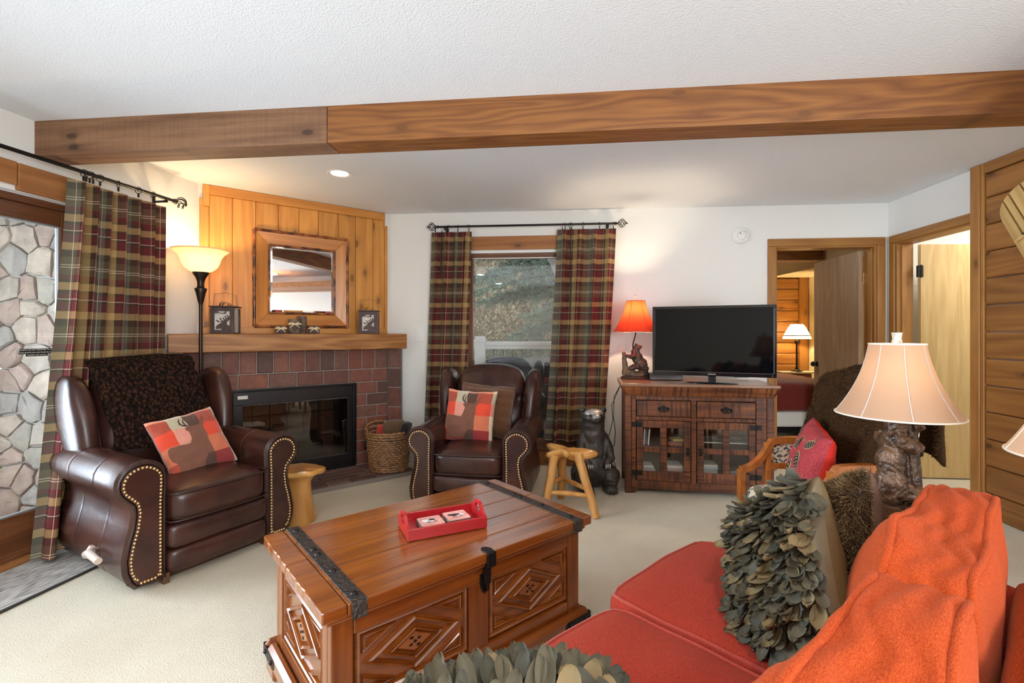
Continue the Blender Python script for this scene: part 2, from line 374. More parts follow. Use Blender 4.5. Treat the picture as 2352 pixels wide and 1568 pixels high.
# walls
WX = [-.44, .74]                    # rear window opening on the back wall
bw = MB().box(-1.45, WX[0], 0, .14, 0, HC).box(WX[1], 2.43, 0, .14, 0, HC).box(WX[0], WX[1], 0, .14, 0, .17).box(WX[0], WX[1], 0, .14, 2.06, HC)
bw.box(2.43, 3.315, 0, .14, 2.065, HC).box(3.315, 3.56, 0, .14, 0, HC)
structure(at(bw.build('wall_back', M['wall']), FB))
lw = MB().box(-2.9, .1, 0, .16, 0, HC).box(.1, 3.02, 0, .16, 2.05, HC).box(3.02, 4.1, 0, .16, 0, HC)
structure(at(lw.build('wall_left', M['wall']), FL))
rw = MB().box(-.02, .10, 0, .12, 0, HC).box(.10, .90, 0, .12, 2.065, HC).box(.90, 7.0, 0, .12, 0, HC)
wall_right = structure(at(rw.build('wall_right', M['wall']), FR))
structure(at(MB().box(-.16, .12, 0, .1, 0, HC).box(1.17, 1.55, 0, .1, 0, HC).box(.12, 1.17, 0, .1, .86, HC).build('wall_corner', M['wall']), FD))
rear = MB().box(-3.5, .7, -2.78, -2.64, 0, HC).box(2.8, 3.2, -2.78, -2.64, 0, HC).box(.7, 2.8, -2.78, -2.64, 0, .5).box(.7, 2.8, -2.78, -2.64, 2.15, HC)
structure(rear.build('wall_rear', M['wall']))
# pine soffit over the far end of the room, seen in the mirror
structure(MB().box(2.1, 3.06, -2.6, 1.85, 2.12, 2.22).build('trim_6', M['header_x'], bevel=.006))
rwf = MB().box(.7, 2.8, -2.74, -2.68, .5, .57).box(.7, 2.8, -2.74, -2.68, 2.08, 2.15).box(.7, .77, -2.74, -2.68, .57, 2.08).box(2.73, 2.8, -2.74, -2.68, .57, 2.08).box(1.71, 1.79, -2.74, -2.68, .57, 2.08)
wr = structure(rwf.build('window_2', M['redframe_z'], bevel=.004))
MB().box(.77, 2.73, -2.715, -2.709, .57, 2.08).build('pane', M['glass'], wr)

# pine siding on the right wall: planks, corner post, top board
zb = 2.196; hp = .1845; k = 0
edges = [HC-.075, zb]+[zb-hp*(i+1) for i in range(11)]+[0.0]
for z1, z0 in zip(edges[:-1], edges[1:]):
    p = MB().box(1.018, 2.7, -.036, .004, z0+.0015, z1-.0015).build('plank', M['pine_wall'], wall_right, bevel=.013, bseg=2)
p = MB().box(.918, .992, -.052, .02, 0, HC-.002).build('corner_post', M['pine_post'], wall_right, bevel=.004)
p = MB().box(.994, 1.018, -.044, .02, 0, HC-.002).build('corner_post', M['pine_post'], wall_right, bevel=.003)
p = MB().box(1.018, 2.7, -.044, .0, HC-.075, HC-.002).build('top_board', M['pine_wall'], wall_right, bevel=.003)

# ceiling beam, two cladding lengths with a joint
FBM = frame((0, 2.382, 0), (.9945, -.1044, 0), (.1044, .9945, 0), (0, 0, 1))
bm = bpy.data.objects.new('beam', None); COL.objects.link(bm); bm.matrix_world = FBM; structure(bm)
def bu(u): k = (u-CU)/FPX; return 2.382*k/(.9945+.1044*k)
for a, b, m in ((-2.83, bu(751)-.0012, 'beam_grey'), (bu(751)+.0012, 3.45, 'beam')):
    bo = MB()
    bo.grid(lambda s, t: V((0, 0, 0)), 1, 1) if False else None
    bo.box(a, b, 0, .165, HC-.19, HC+.01)
    bo.build('beam_length', M[m], bm, bevel=.006)

# recessed ceiling light that the photo shows
c = Pz(780, 398, HC)
rl = thing('recessed_light', 'round recessed downlight glowing white in the ceiling before the fireplace', 'light', (c.x, c.y, HC))
MB().lathe([(.058, -.001), (.085, -.006), (.09, -.002), (.09, .0)], 28, caps=False).build('trim_ring', M['white'], rl, smooth=40)
m_em, nt, b = newmat('downlight_lens'); b.inputs['Emission Color'].default_value = (1, .93, .82, 1); b.inputs['Emission Strength'].default_value = 14
MB().lathe([(.0, -.004), (.03, -.0045), (.06, -.003)], 24, caps=False).build('lens', m_em, rl)

# ---------------- left sliding door
d1 = bpy.data.objects.new('door_1', None); COL.objects.link(d1); d1.matrix_world = FL; structure(d1)
def rail(x0, x1, y0, y1, z0, z1, name, m): return MB().box(x0, x1, y0, y1, z0, z1).build(name, M[m], d1, bevel=.005)
for (a, b, y) in ((1.50, 2.99, .085), (.13, 1.58, .13)):
    rail(a, a+.085, y, y+.04, .03, 1.99, 'stile', 'redframe_z'); rail(b-.095, b, y, y+.04, .03, 1.99, 'stile', 'redframe_z')
    rail(a+.085, b-.095, y, y+.04, .05, .255, 'bottom_rail', 'redframe_y'); rail(a+.085, b-.095, y, y+.04, 1.90, 1.99, 'top_rail', 'redframe_y')
    MB().box(a+.08, b-.09, y+.018, y+.024, .25, 1.905).build('pane', M['glass'], d1)
    gs = MB()
    for q in ((a+.085, a+.094, .255, 1.90), (b-.104, b-.095, .255, 1.90)): gs.box(q[0], q[1], y+.008, y+.032, q[2], q[3])
    gs.box(a+.085, b-.095, y+.008, y+.032, .255, .263).box(a+.085, b-.095, y+.008, y+.032, 1.892, 1.90)
    gs.build('glazing_gasket', plain('grey_gasket', (.22, .22, .22), .5), d1)
rail(.1, 3.02, .06, .16, 1.99, 2.03, 'head_jamb', 'redframe_y'); rail(2.985, 3.02, .0, .16, 0, 1.99, 'side_jamb', 'redframe_z'); rail(.1, .13, .0, .16, 0, 1.99, 'side_jamb', 'redframe_z')
rail(.1, 3.02, .012, .16, 0, .03, 'sill', 'header_y'); rail(.1, 3.02, .05, .08, .03, .055, 'sill_track', 'redframe_y')
MB().box(.1, 3.02, .004, .06, 2.03, 2.052).build('curtain_track', M['white'], d1, bevel=.003)
hb = structure(at(MB().box(-.2, 2.60, -.022, .0, 2.055, 2.18).build('trim_1', M['header_y'], bevel=.004), FL))
MB().box(2.602, 2.98, -.03, .0, 2.03, 2.175).build('board', M['header_y'], hb, bevel=.004)

# sticker on the glass
def text_mesh(name, body, size, m, parent, loc, rot=(pi/2, 0, 0), ext=.00005):
    cu = bpy.data.curves.new(name, 'FONT'); cu.body = body; cu.size = size; cu.align_x = 'CENTER'; cu.align_y = 'CENTER'; cu.extrude = ext
    to = bpy.data.objects.new(name, cu); COL.objects.link(to)
    dg = bpy.context.evaluated_depsgraph_get(); me = bpy.data.meshes.new_from_object(to.evaluated_get(dg))
    bpy.data.objects.remove(to); bpy.data.curves.remove(cu)
    me.materials.clear(); me.materials.append(m)
    o = bpy.data.objects.new(name, me); COL.objects.link(o); o.parent = parent; o.location = loc; o.rotation_euler = rot
    return o
st = thing('warning_sticker', 'black three line notice sticker in white capitals on the sliding door glass', 'sticker', FL @ V((2.78, .098, 1.165)), 0)
st.matrix_world = FL @ Matrix.Translation((2.78, .1005, 1.153))
lines = ['GUESTS ARE NOT PERMITTED TO USE', 'PATIO FURNITURE AND PROPANE GRILLS', 'DURING THE WINTER']
blk = MB()
for i, (tx, wd) in enumerate(zip(lines, (.172, .186, .112))):
    z = .0135-.0145*i; blk.box(-wd/2, wd/2, -.0006, .0004, z-.0072, z+.0073)
    text_mesh('notice_text', tx, .0098, M['white'], st, (0, -.0012, z))
blk.build('backing', M['black'], st)

# ---------------- back wall window
w1 = bpy.data.objects.new('window_1', None); COL.objects.link(w1); w1.matrix_world = FB; structure(w1)
def wbox(x0, x1, y0, y1, z0, z1, name, m, bev=.004): return MB().box(x0, x1, y0, y1, z0, z1).build(name, M[m], w1, bevel=bev)
x0, x1 = WX
wbox(x0, x0+.05, .05, .11, .17, 2.06, 'frame_stile', 'redframe_z'); wbox(x1-.05, x1, .05, .11, .17, 2.06, 'frame_stile', 'redframe_z')
wbox(x0+.05, x1-.05, .05, .11, 1.995, 2.06, 'frame_rail', 'redframe_y'); wbox(x0+.05, x1-.05, .05, .11, .17, .235, 'frame_rail', 'redframe_y')
wbox(x0, x1, -.012, .05, 2.04, 2.062, 'curtain_track', 'white'); wbox(x0+.05, x1-.05, .035, .05, 1.992, 2.0, 'drip_bead', 'white', .001)
wbox(x0-.06, x1+.06, -.05, .05, .145, .172, 'sill', 'redframe_y')
MB().box(x0+.045, x1-.045, .075, .081, .23, 2.0).build('pane', M['glass'], w1)
structure(at(MB().box(x0-.06, x1+.06, -.02, 0, 2.07, 2.20).build('trim_2', M['header_x'], bevel=.004), FB))
structure(at(MB().box(x0-.06, x1+.06, -.02, 0, .0, .145).build('trim_3', M['header_x'], bevel=.004), FB))

# ---------------- bedroom doorway on the back wall
t4 = bpy.data.objects.new('trim_4', None); COL.objects.link(t4); t4.matrix_world = FB; structure(t4)
MB().box(2.365, 2.435, -.02, 0, 0, 2.06).build('casing', M['trim_z'], t4, bevel=.006)
MB().box(3.31, 3.38, -.02, 0, 0, 2.06).build('casing', M['trim_z'], t4, bevel=.006)
MB().box(2.365, 3.38, -.021, 0, 2.06, 2.13).build('casing', M['trim_x'], t4, bevel=.006)
MB().box(2.43, 2.45, -.005, .145, 0, 2.05).build('jamb', M['trim_z'], t4, bevel=.002)
MB().box(3.295, 3.315, -.005, .145, 0, 2.05).build('jamb', M['trim_z'], t4, bevel=.002)
MB().box(3.283, 3.295, .03, .075, 0, 2.04).build('jamb_stop', M['trim_z'], t4, bevel=.002)
MB().box(2.43, 3.315, -.005, .145, 2.045, 2.065).build('jamb', M['trim_x'], t4, bevel=.002)
d2 = bpy.data.objects.new('door_2', None); COL.objects.link(d2); structure(d2)
d2.matrix_world = FB @ Matrix.Translation((3.285, .15, 0)) @ RotM('Z', radians(89))
MB().box(0, .80, 0, .036, .012, 2.035).build('door_slab', M['oak_dim'], d2, bevel=.002)
kb = MB().lathe([(.0, -.06), (.018, -.06), (.028, -.048), (.027, -.035), (.012, -.028), (.011, -.008), (.027, -.006), (.027, 0)], 16, M=frame((.735, .036, .93), (1, 0, 0), (0, 0, 1), (0, -1, 0)))
kb.build('door_knob', M['iron'], d2, smooth=40)
for z in (1.78, .25): MB().box(-.012, .03, -.004, .012, z-.045, z+.045).cyl((-.006, -.004, z-.05), (-.006, -.004, z+.05), .007).build('hinge', M['brass'], d2)

# ---------------- doorway on the right wall
t5 = bpy.data.objects.new('trim_5', None); COL.objects.link(t5); t5.matrix_world = FR; structure(t5)
MB().box(.035, .10, -.02, 0, 0, 2.06).build('casing', M['trim_z'], t5, bevel=.006)
MB().box(.035, .918, -.021, 0, 2.06, 2.13).build('casing', M['trim_y'], t5, bevel=.006)
MB().box(.10, .118, -.005, .13, 0, 2.05).build('jamb', M['trim_z'], t5, bevel=.002)
MB().box(.118, .13, .03, .07, 0, 2.04).build('jamb_stop', M['trim_z'], t5, bevel=.002)
MB().box(.10, .91, -.005, .13, 2.045, 2.065).build('jamb', M['trim_y'], t5, bevel=.002)
d3 = bpy.data.objects.new('door_3', None); COL.objects.link(d3); structure(d3)
d3.matrix_world = FR @ Matrix.Translation((.118, .165, 0)) @ RotM('Z', radians(90))
MB().box(0, .80, -.036, 0, .012, 2.035).build('door_slab', M['oak'], d3, bevel=.002)
for z in (1.80, .25): MB().box(-.035, .01, -.052, -.034, z-.05, z+.05).cyl((-.006, -.05, z-.055), (-.006, -.05, z+.055), .007).build('hinge', M['iron'], d3)
# the lit room behind that door, and the bedroom shell
structure(MB().box(5.2, 5.3, 3.1, 4.58, 0, HC).box(3.55, 5.3, 4.5, 4.6, 0, HC).box(3.45, 5.3, 3.02, 3.12, 0, HC).build('wall_hall', M['wall']))
area('hall_ceiling_light', (4.3, 3.7, 2.40), (4.3, 3.7, 0), .5, .5, 20, (1, .95, .86), 'DISK')
area('bedroom_fill_light', (2.4, 5.6, 2.40), (2.4, 5.6, 0), .4, .4, 8, (1, .9, .75), 'DISK')  # unseen light added to brighten the open bedroom door
bed_r = MB().box(4.55, 4.65, 4.62, 7.5, 0, HC).box(1.0, 1.1, 4.7, 7.5, 0, HC)
structure(bed_r.build('wall_bedroom_side', M['cream']))
wbf = structure(MB().box(1.0, 4.65, 7.38, 7.5, 0, HC).build('wall_bedroom_far', M['cream']))
zs = [HC]
while zs[-1] > 0: zs.append(max(0, zs[-1]-.165))
for z1, z0 in zip(zs[:-1], zs[1:]): MB().box(1.1, 4.40, 7.345, 7.38, z0+.0015, z1-.0015).build('plank', M['pine_wall'], wbf, bevel=.014)
MB().box(4.40, 4.53, 7.32, 7.38, 0, HC).build('corner_board', M['pine_post'], wbf, bevel=.004)
structure(MB().box(2.0, 3.9, 6.0, 6.2, 2.18, HC).build('beam_bedroom', M['beam'], bevel=.006))
structure(MB().box(3.95, 4.55, 5.3, 7.32, 2.12, HC).build('wall_bedroom_soffit', M['cream']))
# ================================================================ fireplace corner
def brick_mat(name, cols, rough=.75, bm=.5, ns=22.0, bd=.006):
    m, nt, b = newmat(name)
    oi = nt.nodes.new('ShaderNodeObjectInfo')
    r = ramp(nt, oi.outputs['Random'], [(i/len(cols), c) for i, c in enumerate(cols)], 'CONSTANT')
    n = nd(nt, 'ShaderNodeTexNoise', Scale=ns, Detail=8, Roughness=.6); lk(nt, coords(nt), n.inputs[0])
    c = mix(nt, .7, r.outputs[0], ramp(nt, n.outputs[0], [(.3, (.65, .62, .62)), (.7, (1.25, 1.25, 1.25))]).outputs[0], 'MULTIPLY')
    lk(nt, c, b.inputs['Base Color']); b.inputs['Roughness'].default_value = rough
    bump(nt, b, n.outputs[0], bm, bd)
    return m
M['brick'] = brick_mat('red_brown_brick', [(.20, .068, .042), (.15, .055, .038), (.23, .085, .052), (.11, .048, .036), (.25, .080, .042), (.17, .075, .05), (.20, .060, .035)], .6)
M['hearth'] = brick_mat('dusty_hearth_brick', [(.15, .075, .055), (.11, .058, .045), (.18, .10, .075), (.13, .07, .058)], .7)
M['firebrick'] = brick_mat('buff_fire_brick', [(.42, .30, .20), (.50, .37, .25), (.36, .22, .15), (.30, .15, .10)], .8)

# pine panelling on the corner wall
pw = bpy.data.objects.new('wall_pine_panel', None); COL.objects.link(pw); pw.matrix_world = FD; structure(pw)
us = [432, 481, 534.5, 588, 640, 687.5, 732, 777.7, 817, 857, 896]
ts = [DX(u, .02) for u in us]; ts[0] = -.052; ts[-1] = 1.50
for i, (a, b) in enumerate(zip(ts[:-1], ts[1:])):
    zt = 2.27 if i == 0 else 2.365
    if i == 9: b = 1.474
    bo = MB().box(a+.0012, b-.0012, -.02, -.001, 1.30, zt)
    bo.build('pine_board', M['pine_panel'], pw, bevel=.005, bseg=1)
tr = lambda x0, x1, z0, z1, m='pine_panel_x', y=-.03: MB().box(x0, x1, y, -.001, z0, z1).build('panel_trim', M[m], pw, bevel=.003)
tr(ts[1]-.0, 1.475, 2.365, 2.438); tr(-.052, ts[1]-.045, 2.27, 2.325); tr(ts[1]-.045, ts[1], 2.27, 2.438, 'pine_panel')
tr(1.445, 1.475, 2.28, 2.365, 'pine_panel'); tr(1.475, 1.50, 2.265, 2.315); tr(-.052, 1.50, 1.258, 1.31)
tr(-.052, -.02, 1.31, 2.27, 'pine_panel'); tr(1.472, 1.50, 1.31, 2.275, 'pine_panel')

# brick fireplace
fp = thing('fireplace', 'red brown brick corner fireplace with a black glass fronted firebox', 'fireplace'); fp.matrix_world = FD
BD = .12; FT0, FT1 = .136, 1.156; FZ0, FZ1 = .05, .808; TL, TR, ZT = -.165, 1.461, 1.118
mb = MB().box(TL, FT0, -BD+.006, -.012, .0, ZT).box(FT1, TR-.004, -BD+.006, -.012, 0, ZT).box(FT0, FT1, -BD+.006, -.012, FZ1, ZT)
mb.build('mortar_backing', M['mortar'], fp)
_bm = {}
def brick(parent, x, y, z, sx, sy, sz, m, name='brick', Mx=None, bev=.005):
    key = (round(sx, 4), round(sy, 4), round(sz, 4), m.name, name)
    if key not in _bm:
        o = MB().cbox((0, 0, 0), (sx, sy, sz)).build(name, m, parent, bevel=bev, bseg=1); _bm[key] = o
    else:
        o = _bm[key].copy(); COL.objects.link(o); o.parent = parent
    Lm = Matrix.Translation((x, y, z))
    if Mx is not None: Lm = Mx @ Lm
    o.matrix_local = Lm
    return o
J = .009
def row(x0, x1, z0, z1, pitch, off=0.0, parent=fp, m=None, Mx=None, yb=-BD, dep=.06):
    m = m or M['brick']; x = x0-off*pitch
    while x < x1-.02:
        a, b = max(x, x0), min(x+pitch, x1)
        if b-a > .025:
            brick(parent, (a+b)/2, yb+dep/2-random.uniform(0, .003), (z0+z1)/2, round(b-a-J, 4), dep, round(z1-z0-J, 4), m, Mx=Mx)
        x += pitch
row(TL, TR, .93, ZT, .1252)
row(TL, TR, FZ1, .93, .222, .35)
nr = 7; hz = (FZ1-.05)/nr
for r in range(nr):
    z0 = .05+hz*r
    row(TL, FT0, z0, z0+hz, .2, .5*(r % 2)); row(FT1, TR, z0, z0+hz, .2034, .5*(r % 2))
# short return at the window side
RB = FD.inverted() @ frame((-1.195, 4.603, 0), (.9961, -.0882, 0), (.0882, .9961, 0), (0, 0, 1))
MB().box(0, .112, .006, .10, 0, ZT, RB).build('mortar_backing', M['mortar'], fp)
for a, b in ((.93, ZT), (.745, .93), (.56, .745), (.375, .56), (.19, .375), (.05, .19)): brick(fp, .058, .03, (a+b)/2, .116-J*.6, .06, b-a-J, M['brick'], Mx=RB)
# firebox
fb = MB()
y0 = -BD-.012
fb.box(FT0, FT1, y0, y0+.05, FZ1-.02, FZ1).box(FT0, FT1, y0, y0+.05, FZ0, FZ0+.028).box(FT0, FT0+.03, y0, y0+.05, FZ0+.028, FZ1-.02).box(FT1-.03, FT1, y0, y0+.05, FZ0+.028, FZ1-.02)
fb.build('firebox_frame', M['black'], fp, bevel=.004)
fb = MB().box(FT0+.03, FT1-.03, y0+.012, y0+.05, FZ1-.125, FZ1-.02).box(FT0+.03, FT0+.10, y0+.012, y0+.05, FZ0+.028, FZ1-.125).box(FT1-.075, FT1-.03, y0+.012, y0+.05, FZ0+.028, FZ1-.125).box(FT0+.10, FT1-.075, y0+.012, y0+.05, FZ0+.028, FZ0+.115)
fb.build('inner_surround', plain('dark_brown_enamel', (.012, .008, .008), .3), fp, bevel=.003)
G0, G1, GZ0, GZ1 = FT0+.10, FT1-.075, FZ0+.115, FZ1-.125
MB().box(G0, G1, y0+.02, y0+.03, GZ1-.012, GZ1).build('glass_door_rail', M['hammered'], fp, bevel=.002); MB().box(G0, G1, y0+.02, y0+.03, GZ0, GZ0+.008).build('glass_door_rail', M['hammered'], fp, bevel=.002)
for i in range(4):
    a = G0+(G1-G0)*i/4; b = G0+(G1-G0)*(i+1)/4
    p = MB().box(a+.001, b-.001, y0+.024, y0+.028, GZ0+.006, GZ1-.01).build('glass_door', M['smoke_glass'], fp)
MB().box(FT0+.06, FT0+.135, y0+.006, y0+.014, FZ1-.078, FZ1-.048).build('name_plate', plain('pale_metal_plate', (.62, .58, .50), .4, .3), fp, bevel=.003)
ib = MB().box(FT0, FT1, .30, .33, .0, .9).box(FT0-.02, FT0+.03, -.07, .33, 0, .9).box(FT1-.03, FT1+.02, -.07, .33, 0, .9).box(FT0, FT1, -.07, .33, 0, .06).box(FT0, FT1, -.07, .33, .84, .9)
ib.build('firebox_lining', plain('sooty_lining', (.10, .075, .06), .9, nscale=9, namt=.5), fp)
for i in range(6):
    for j in range(3):
        brick(fp, G0+.06+i*.142, .287, .17+j*.235, .134, .026, .226, M['firebrick'], name='fire_brick')
# grate, logs and ash inside the firebox
gr = thing('log_grate', 'black iron grate holding logs behind the fireplace glass', 'grate'); gr.matrix_world = FD
g = MB()
for k in range(6): g.tube([(.42+.08*k, -.03, .18), (.42+.08*k, .0, .145), (.42+.08*k, .22, .145), (.42+.08*k, .25, .19)], .008, 6)
g.cyl((.38, .02, .14), (.86, .02, .14), .008).cyl((.38, .2, .14), (.86, .2, .14), .008)
for x in (.42, .82):
    for y in (.03, .2): g.cyl((x, y, .062), (x, y, .14), .007)
g.build('grate_bars', M['iron'], gr, smooth=40)
m_bark = plain('charred_bark', (.075, .05, .035), .9, nscale=14, namt=.7, bmp=1, bscale=30); m_cut = plain('cut_log_end', (.62, .47, .28), .8, nscale=30, namt=.2)
for i, (p0, p1, r, lb) in enumerate([((.36, .03, .215), (.74, .10, .205), .052, 'cut log with pale end lying low on the fireplace grate'), ((.55, .16, .215), (.93, .14, .215), .055, 'split log at the back of the fireplace grate'),
                              ((.42, .11, .315), (.86, .06, .34), .045, 'knobbly dark log lying across the top of the fire'), ((.66, .0, .20), (.90, .03, .21), .042, 'short pale log at the front of the grate')]):
    L = thing('fire_log', lb, 'log', group='logs in the fireplace'); L.matrix_world = FD
    q0, q1 = V(p0), V(p1); pts = [q0.lerp(q1, t/6)+V((0, nz((i, t, 0))*.012, nz((i, 3, t))*.012)) for t in range(7)]
    MB().tube(pts, [r*(1+.15*nz((i*7, t, 2))) for t in range(7)], 12, caps=False).build('bark', m_bark, L, smooth=60)
    dr = (q1-q0).normalized(); e = MB().tube([pts[0]-dr*.001, pts[0]+dr*.01], r*.97, 12).tube([pts[-1]-dr*.01, pts[-1]+dr*.001], r*.97, 12); e.build('cut_end', m_cut, L)
ash = MB()
for i in range(260):
    x, y = random.uniform(.3, 1.03), random.uniform(-.05, .24); s = random.uniform(.006, .017)
    ash.ball((x, y, .062+s*.4), s, s*.8, s*.6, 5, 4)
a_ = ash.build('ash_embers', plain('ash_chips', (.34, .25, .17), .9, nscale=30, namt=.6)); a_.matrix_world = FD; stuff(a_); tag(a_, 'scatter of ash and wood chips on the firebox floor', 'ash')

# mantel
mt = thing('mantel_shelf', 'thick honey brown wooden mantel shelf above the brick fireplace', 'mantel'); mt.matrix_world = FD
MB().box(-.263, 1.579, -.30, -.03, ZT+.001, 1.258).build('mantel_beam', M['mantel'], mt, bevel=.006)

# hearth
he = thing('hearth', 'low dark brick hearth in front of the fireplace', 'hearth'); he.matrix_world = FD
MB().box(-.24, 1.52, -.575, -BD, 0, .036).build('mortar_bed', M['mortar'], he)
x = -.24; 
for r in range(5):
    ya, yb = -.578+r*.0915, -.578+(r+1)*.0915; x = -.24-(.1 if r % 2 else 0)
    while x < 1.5:
        a, b = max(x, -.24), min(x+.2, 1.52)
        if b-a > .03: brick(he, (a+b)/2, (ya+yb)/2, .026, round(b-a-.008, 4), .0835, .046, M['hearth'], bev=.004)
        x += .2

# mirror
mi = thing('wall_mirror', 'square mirror in a wide honey wood frame with bamboo edging above the mantel', 'mirror'); mi.matrix_world = FD
mt0, mt1, mz0, mz1 = DX(582, .03), DX(797, .03), 1.318, 2.13
mcx, mcz = (mt0+mt1)/2, (mz0+mz1)/2; hw, hh = (mt1-mt0)/2, (mz1-mz0)/2; fw = .118
def mirf(sgn, horiz):
    o = MB()
    ow, oh, iw, ih = hw-.012, hh-.012, hw-fw, hh-fw
    if horiz: pf = [(-ow, sgn*oh), (ow, sgn*oh), (iw, sgn*ih), (-iw, sgn*ih)]
    else: pf = [(sgn*ow, -oh), (sgn*ow, oh), (sgn*iw, ih), (sgn*iw, -ih)]
    dep = [-.052, -.052, -.034, -.034]
    vs = [(mcx+x, d, mcz+z) for (x, z), d in zip(pf, dep)]+[(mcx+x, -.022, mcz+z) for (x, z) in pf]
    o.add(vs, [(0, 1, 2, 3), (7, 6, 5, 4), (0, 4, 5, 1), (1, 5, 6, 2), (2, 6, 7, 3), (3, 7, 4, 0)])
    return o.build('frame_board', M['mirror_x' if horiz else 'mirror_z'], mi, bevel=.003)
M['mirror_x'] = wood('mirror_frame_wood', (.40, .135, .022), (.62, .26, .05), 'X', .3, grain=9, ring=.5, coat=.4, tint=.04)
M['mirror_z'] = wood('mirror_frame_upright', (.40, .135, .022), (.62, .26, .05), 'Z', .3, grain=9, ring=.5, coat=.4, tint=.04)
m_bam, nt, b = newmat('burnt_bamboo')
n = nd(nt, 'ShaderNodeTexNoise', Scale=11.0, Detail=4); lk(nt, coords(nt), n.inputs[0]); lk(nt, ramp(nt, n.outputs[0], [(.4, (.05, .012, .006)), (.52, (.22, .06, .015)), (.7, (.42, .15, .04))]).outputs[0], b.inputs['Base Color']); b.inputs['Roughness'].default_value = .25
for s in (-1, 1): mirf(s, True); mirf(s, False)
for (rw_, rh_, rr, yy) in ((hw-.004, hh-.004, .013, -.048), (hw-fw, hh-fw, .010, -.038)):
    for s in (-1, 1):
        for hor in (0, 1):
            L = rw_ if hor else rh_; npt = 25; pts = []; rad = []
            for k in range(npt):
                t = lerp(-L, L, k/(npt-1)); pts.append((mcx+t, yy, mcz+s*rh_) if hor else (mcx+s*rw_, yy, mcz+t)); rad.append(rr*(1.18 if k % 6 == 0 else .95))
            MB().tube(pts, rad, 8).build('bamboo_edge', m_bam, mi, smooth=50)
iw, ih = hw-fw-.004, hh-fw-.004; bv = .022
vs = [(mcx+sx*iw, -.030, mcz+sz*ih) for sx, sz in ((-1, -1), (1, -1), (1, 1), (-1, 1))]+[(mcx+sx*(iw-bv), -.033, mcz+sz*(ih-bv)) for sx, sz in ((-1, -1), (1, -1), (1, 1), (-1, 1))]
MB().add(vs, [(4, 5, 6, 7), (0, 1, 5, 4), (1, 2, 6, 5), (2, 3, 7, 6), (3, 0, 4, 7)]).build('mirror_glass', M['mirror'], mi)
MB().box(mcx-iw, mcx+iw, -.029, -.021, mcz-ih, mcz+ih).build('backing_board', M['iron'], mi)

# moose lanterns
m_rust = plain('rusty_brown_tin', (.085, .055, .05), .6, .35, nscale=25, namt=.35, bmp=.3, bscale=90)
m_mica = plain('pale_mica_panel', (.62, .58, .52), .6, nscale=12, namt=.15)
moose = [(720,1320),(480,1310),(470,1255),(400,1245),(340,1262),(310,1240),(315,1190),(350,1140),(420,1100),(470,1070),(440,1058),(380,1060),(310,1005),(330,988),(430,1048),(470,1036),(400,935),(425,925),(500,1025),(530,998),(485,922),(510,915),(560,985),(580,965),(540,872),(560,865),(610,945),(630,928),(600,845),(625,840),(660,895),(720,830),(720,950),(640,1020),(600,1055),(620,1078),(590,1098),(640,1148),(720,1150)]
scroll = [(258,745),(330,720),(420,785),(520,788),(560,735),(615,735),(582,760),(600,800),(560,815),(460,812),(370,792),(258,805)]
def lantern(loc, rz, label):
    t = thing('moose_lantern', label, 'lantern', loc, rz, group='moose lanterns on the mantel')
    w, h = .082, .205
    MB().box(-w, w, -w, w, 0, .008).build('base', m_rust, t, bevel=.002)
    MB().box(-w-.008, w+.008, -w-.008, w+.008, h, h+.009).build('lid', m_rust, t, bevel=.003)
    for sx in (-1, 1):
        for sy in (-1, 1): MB().cbox((sx*(w-.008), sy*(w-.008), h/2), (.016, .016, h-.014)).build('corner_strip', m_rust, t)
    MB().box(-w+.012, w-.012, -w+.012, w-.012, .01, h-.004).build('mica_panel', m_mica, t)
    for fr in (frame((0, -w+.006, 0), (1, 0, 0), (0, 0, 1), (0, -1, 0)), frame((-w+.006, 0, 0), (0, -1, 0), (0, 0, 1), (-1, 0, 0))):
        ff = MB()
        for q in ((-w+.004, w-.004, .008, .03), (-w+.004, w-.004, h-.032, h-.002), (-w+.004, -w+.03, .03, h-.032), (w-.03, w-.004, .03, h-.032)):
            ff.box(q[0], q[1], q[2], q[3], 0, .003, fr)
        ff.build('cut_frame', m_rust, t)
        cx = lambda p: (lerp(-w+.02, w-.02, (p[0]-235)/485), lerp(h-.02, .018, (p[1]-690)/640))
        MB().prism([cx(p) for p in moose], 0.001, .004, fr).build('moose_cutout', m_rust, t)
        MB().prism([cx(p) for p in scroll], 0.001, .004, fr).build('branch_cutout', m_rust, t)
    a = MB()
    for k in range(2):
        pts = [(.032*cos(q), (-.03, .03)[k], h+.008+.034*sin(q)) for q in [pi*i/10 for i in range(11)]]
        for (p, q) in zip(pts[:-1], pts[1:]):
            p, q = V(p), V(q); a.add([p-V((0, .012, 0)), p+V((0, .012, 0)), q+V((0, .012, 0)), q-V((0, .012, 0))], [(0, 1, 2, 3)])
    a.build('vent_arch', m_rust, t)
    MB().tube([(-w-.004, 0, h), (-w+.006, 0, h+.105), (-.022, 0, h+.108), (-.008, 0, h+.117), (.008, 0, h+.117), (.022, 0, h+.106), (w-.012, 0, h+.1), (w+.004, 0, h)], .0016, 6).build('wire_handle', m_rust, t)
    return t
def onmantel(u, d, z=1.2585): t = DX(u, d); p = FD @ V((t, -d, z)); return p
AD = atan2(.612, .791)
lantern(onmantel(518, .18), AD-.42, 'moose lantern with wire handle, at the floor lamp end of the mantel')
lantern(onmantel(848, .17), AD-.50, 'moose lantern with wire handle, at the window end of the mantel')

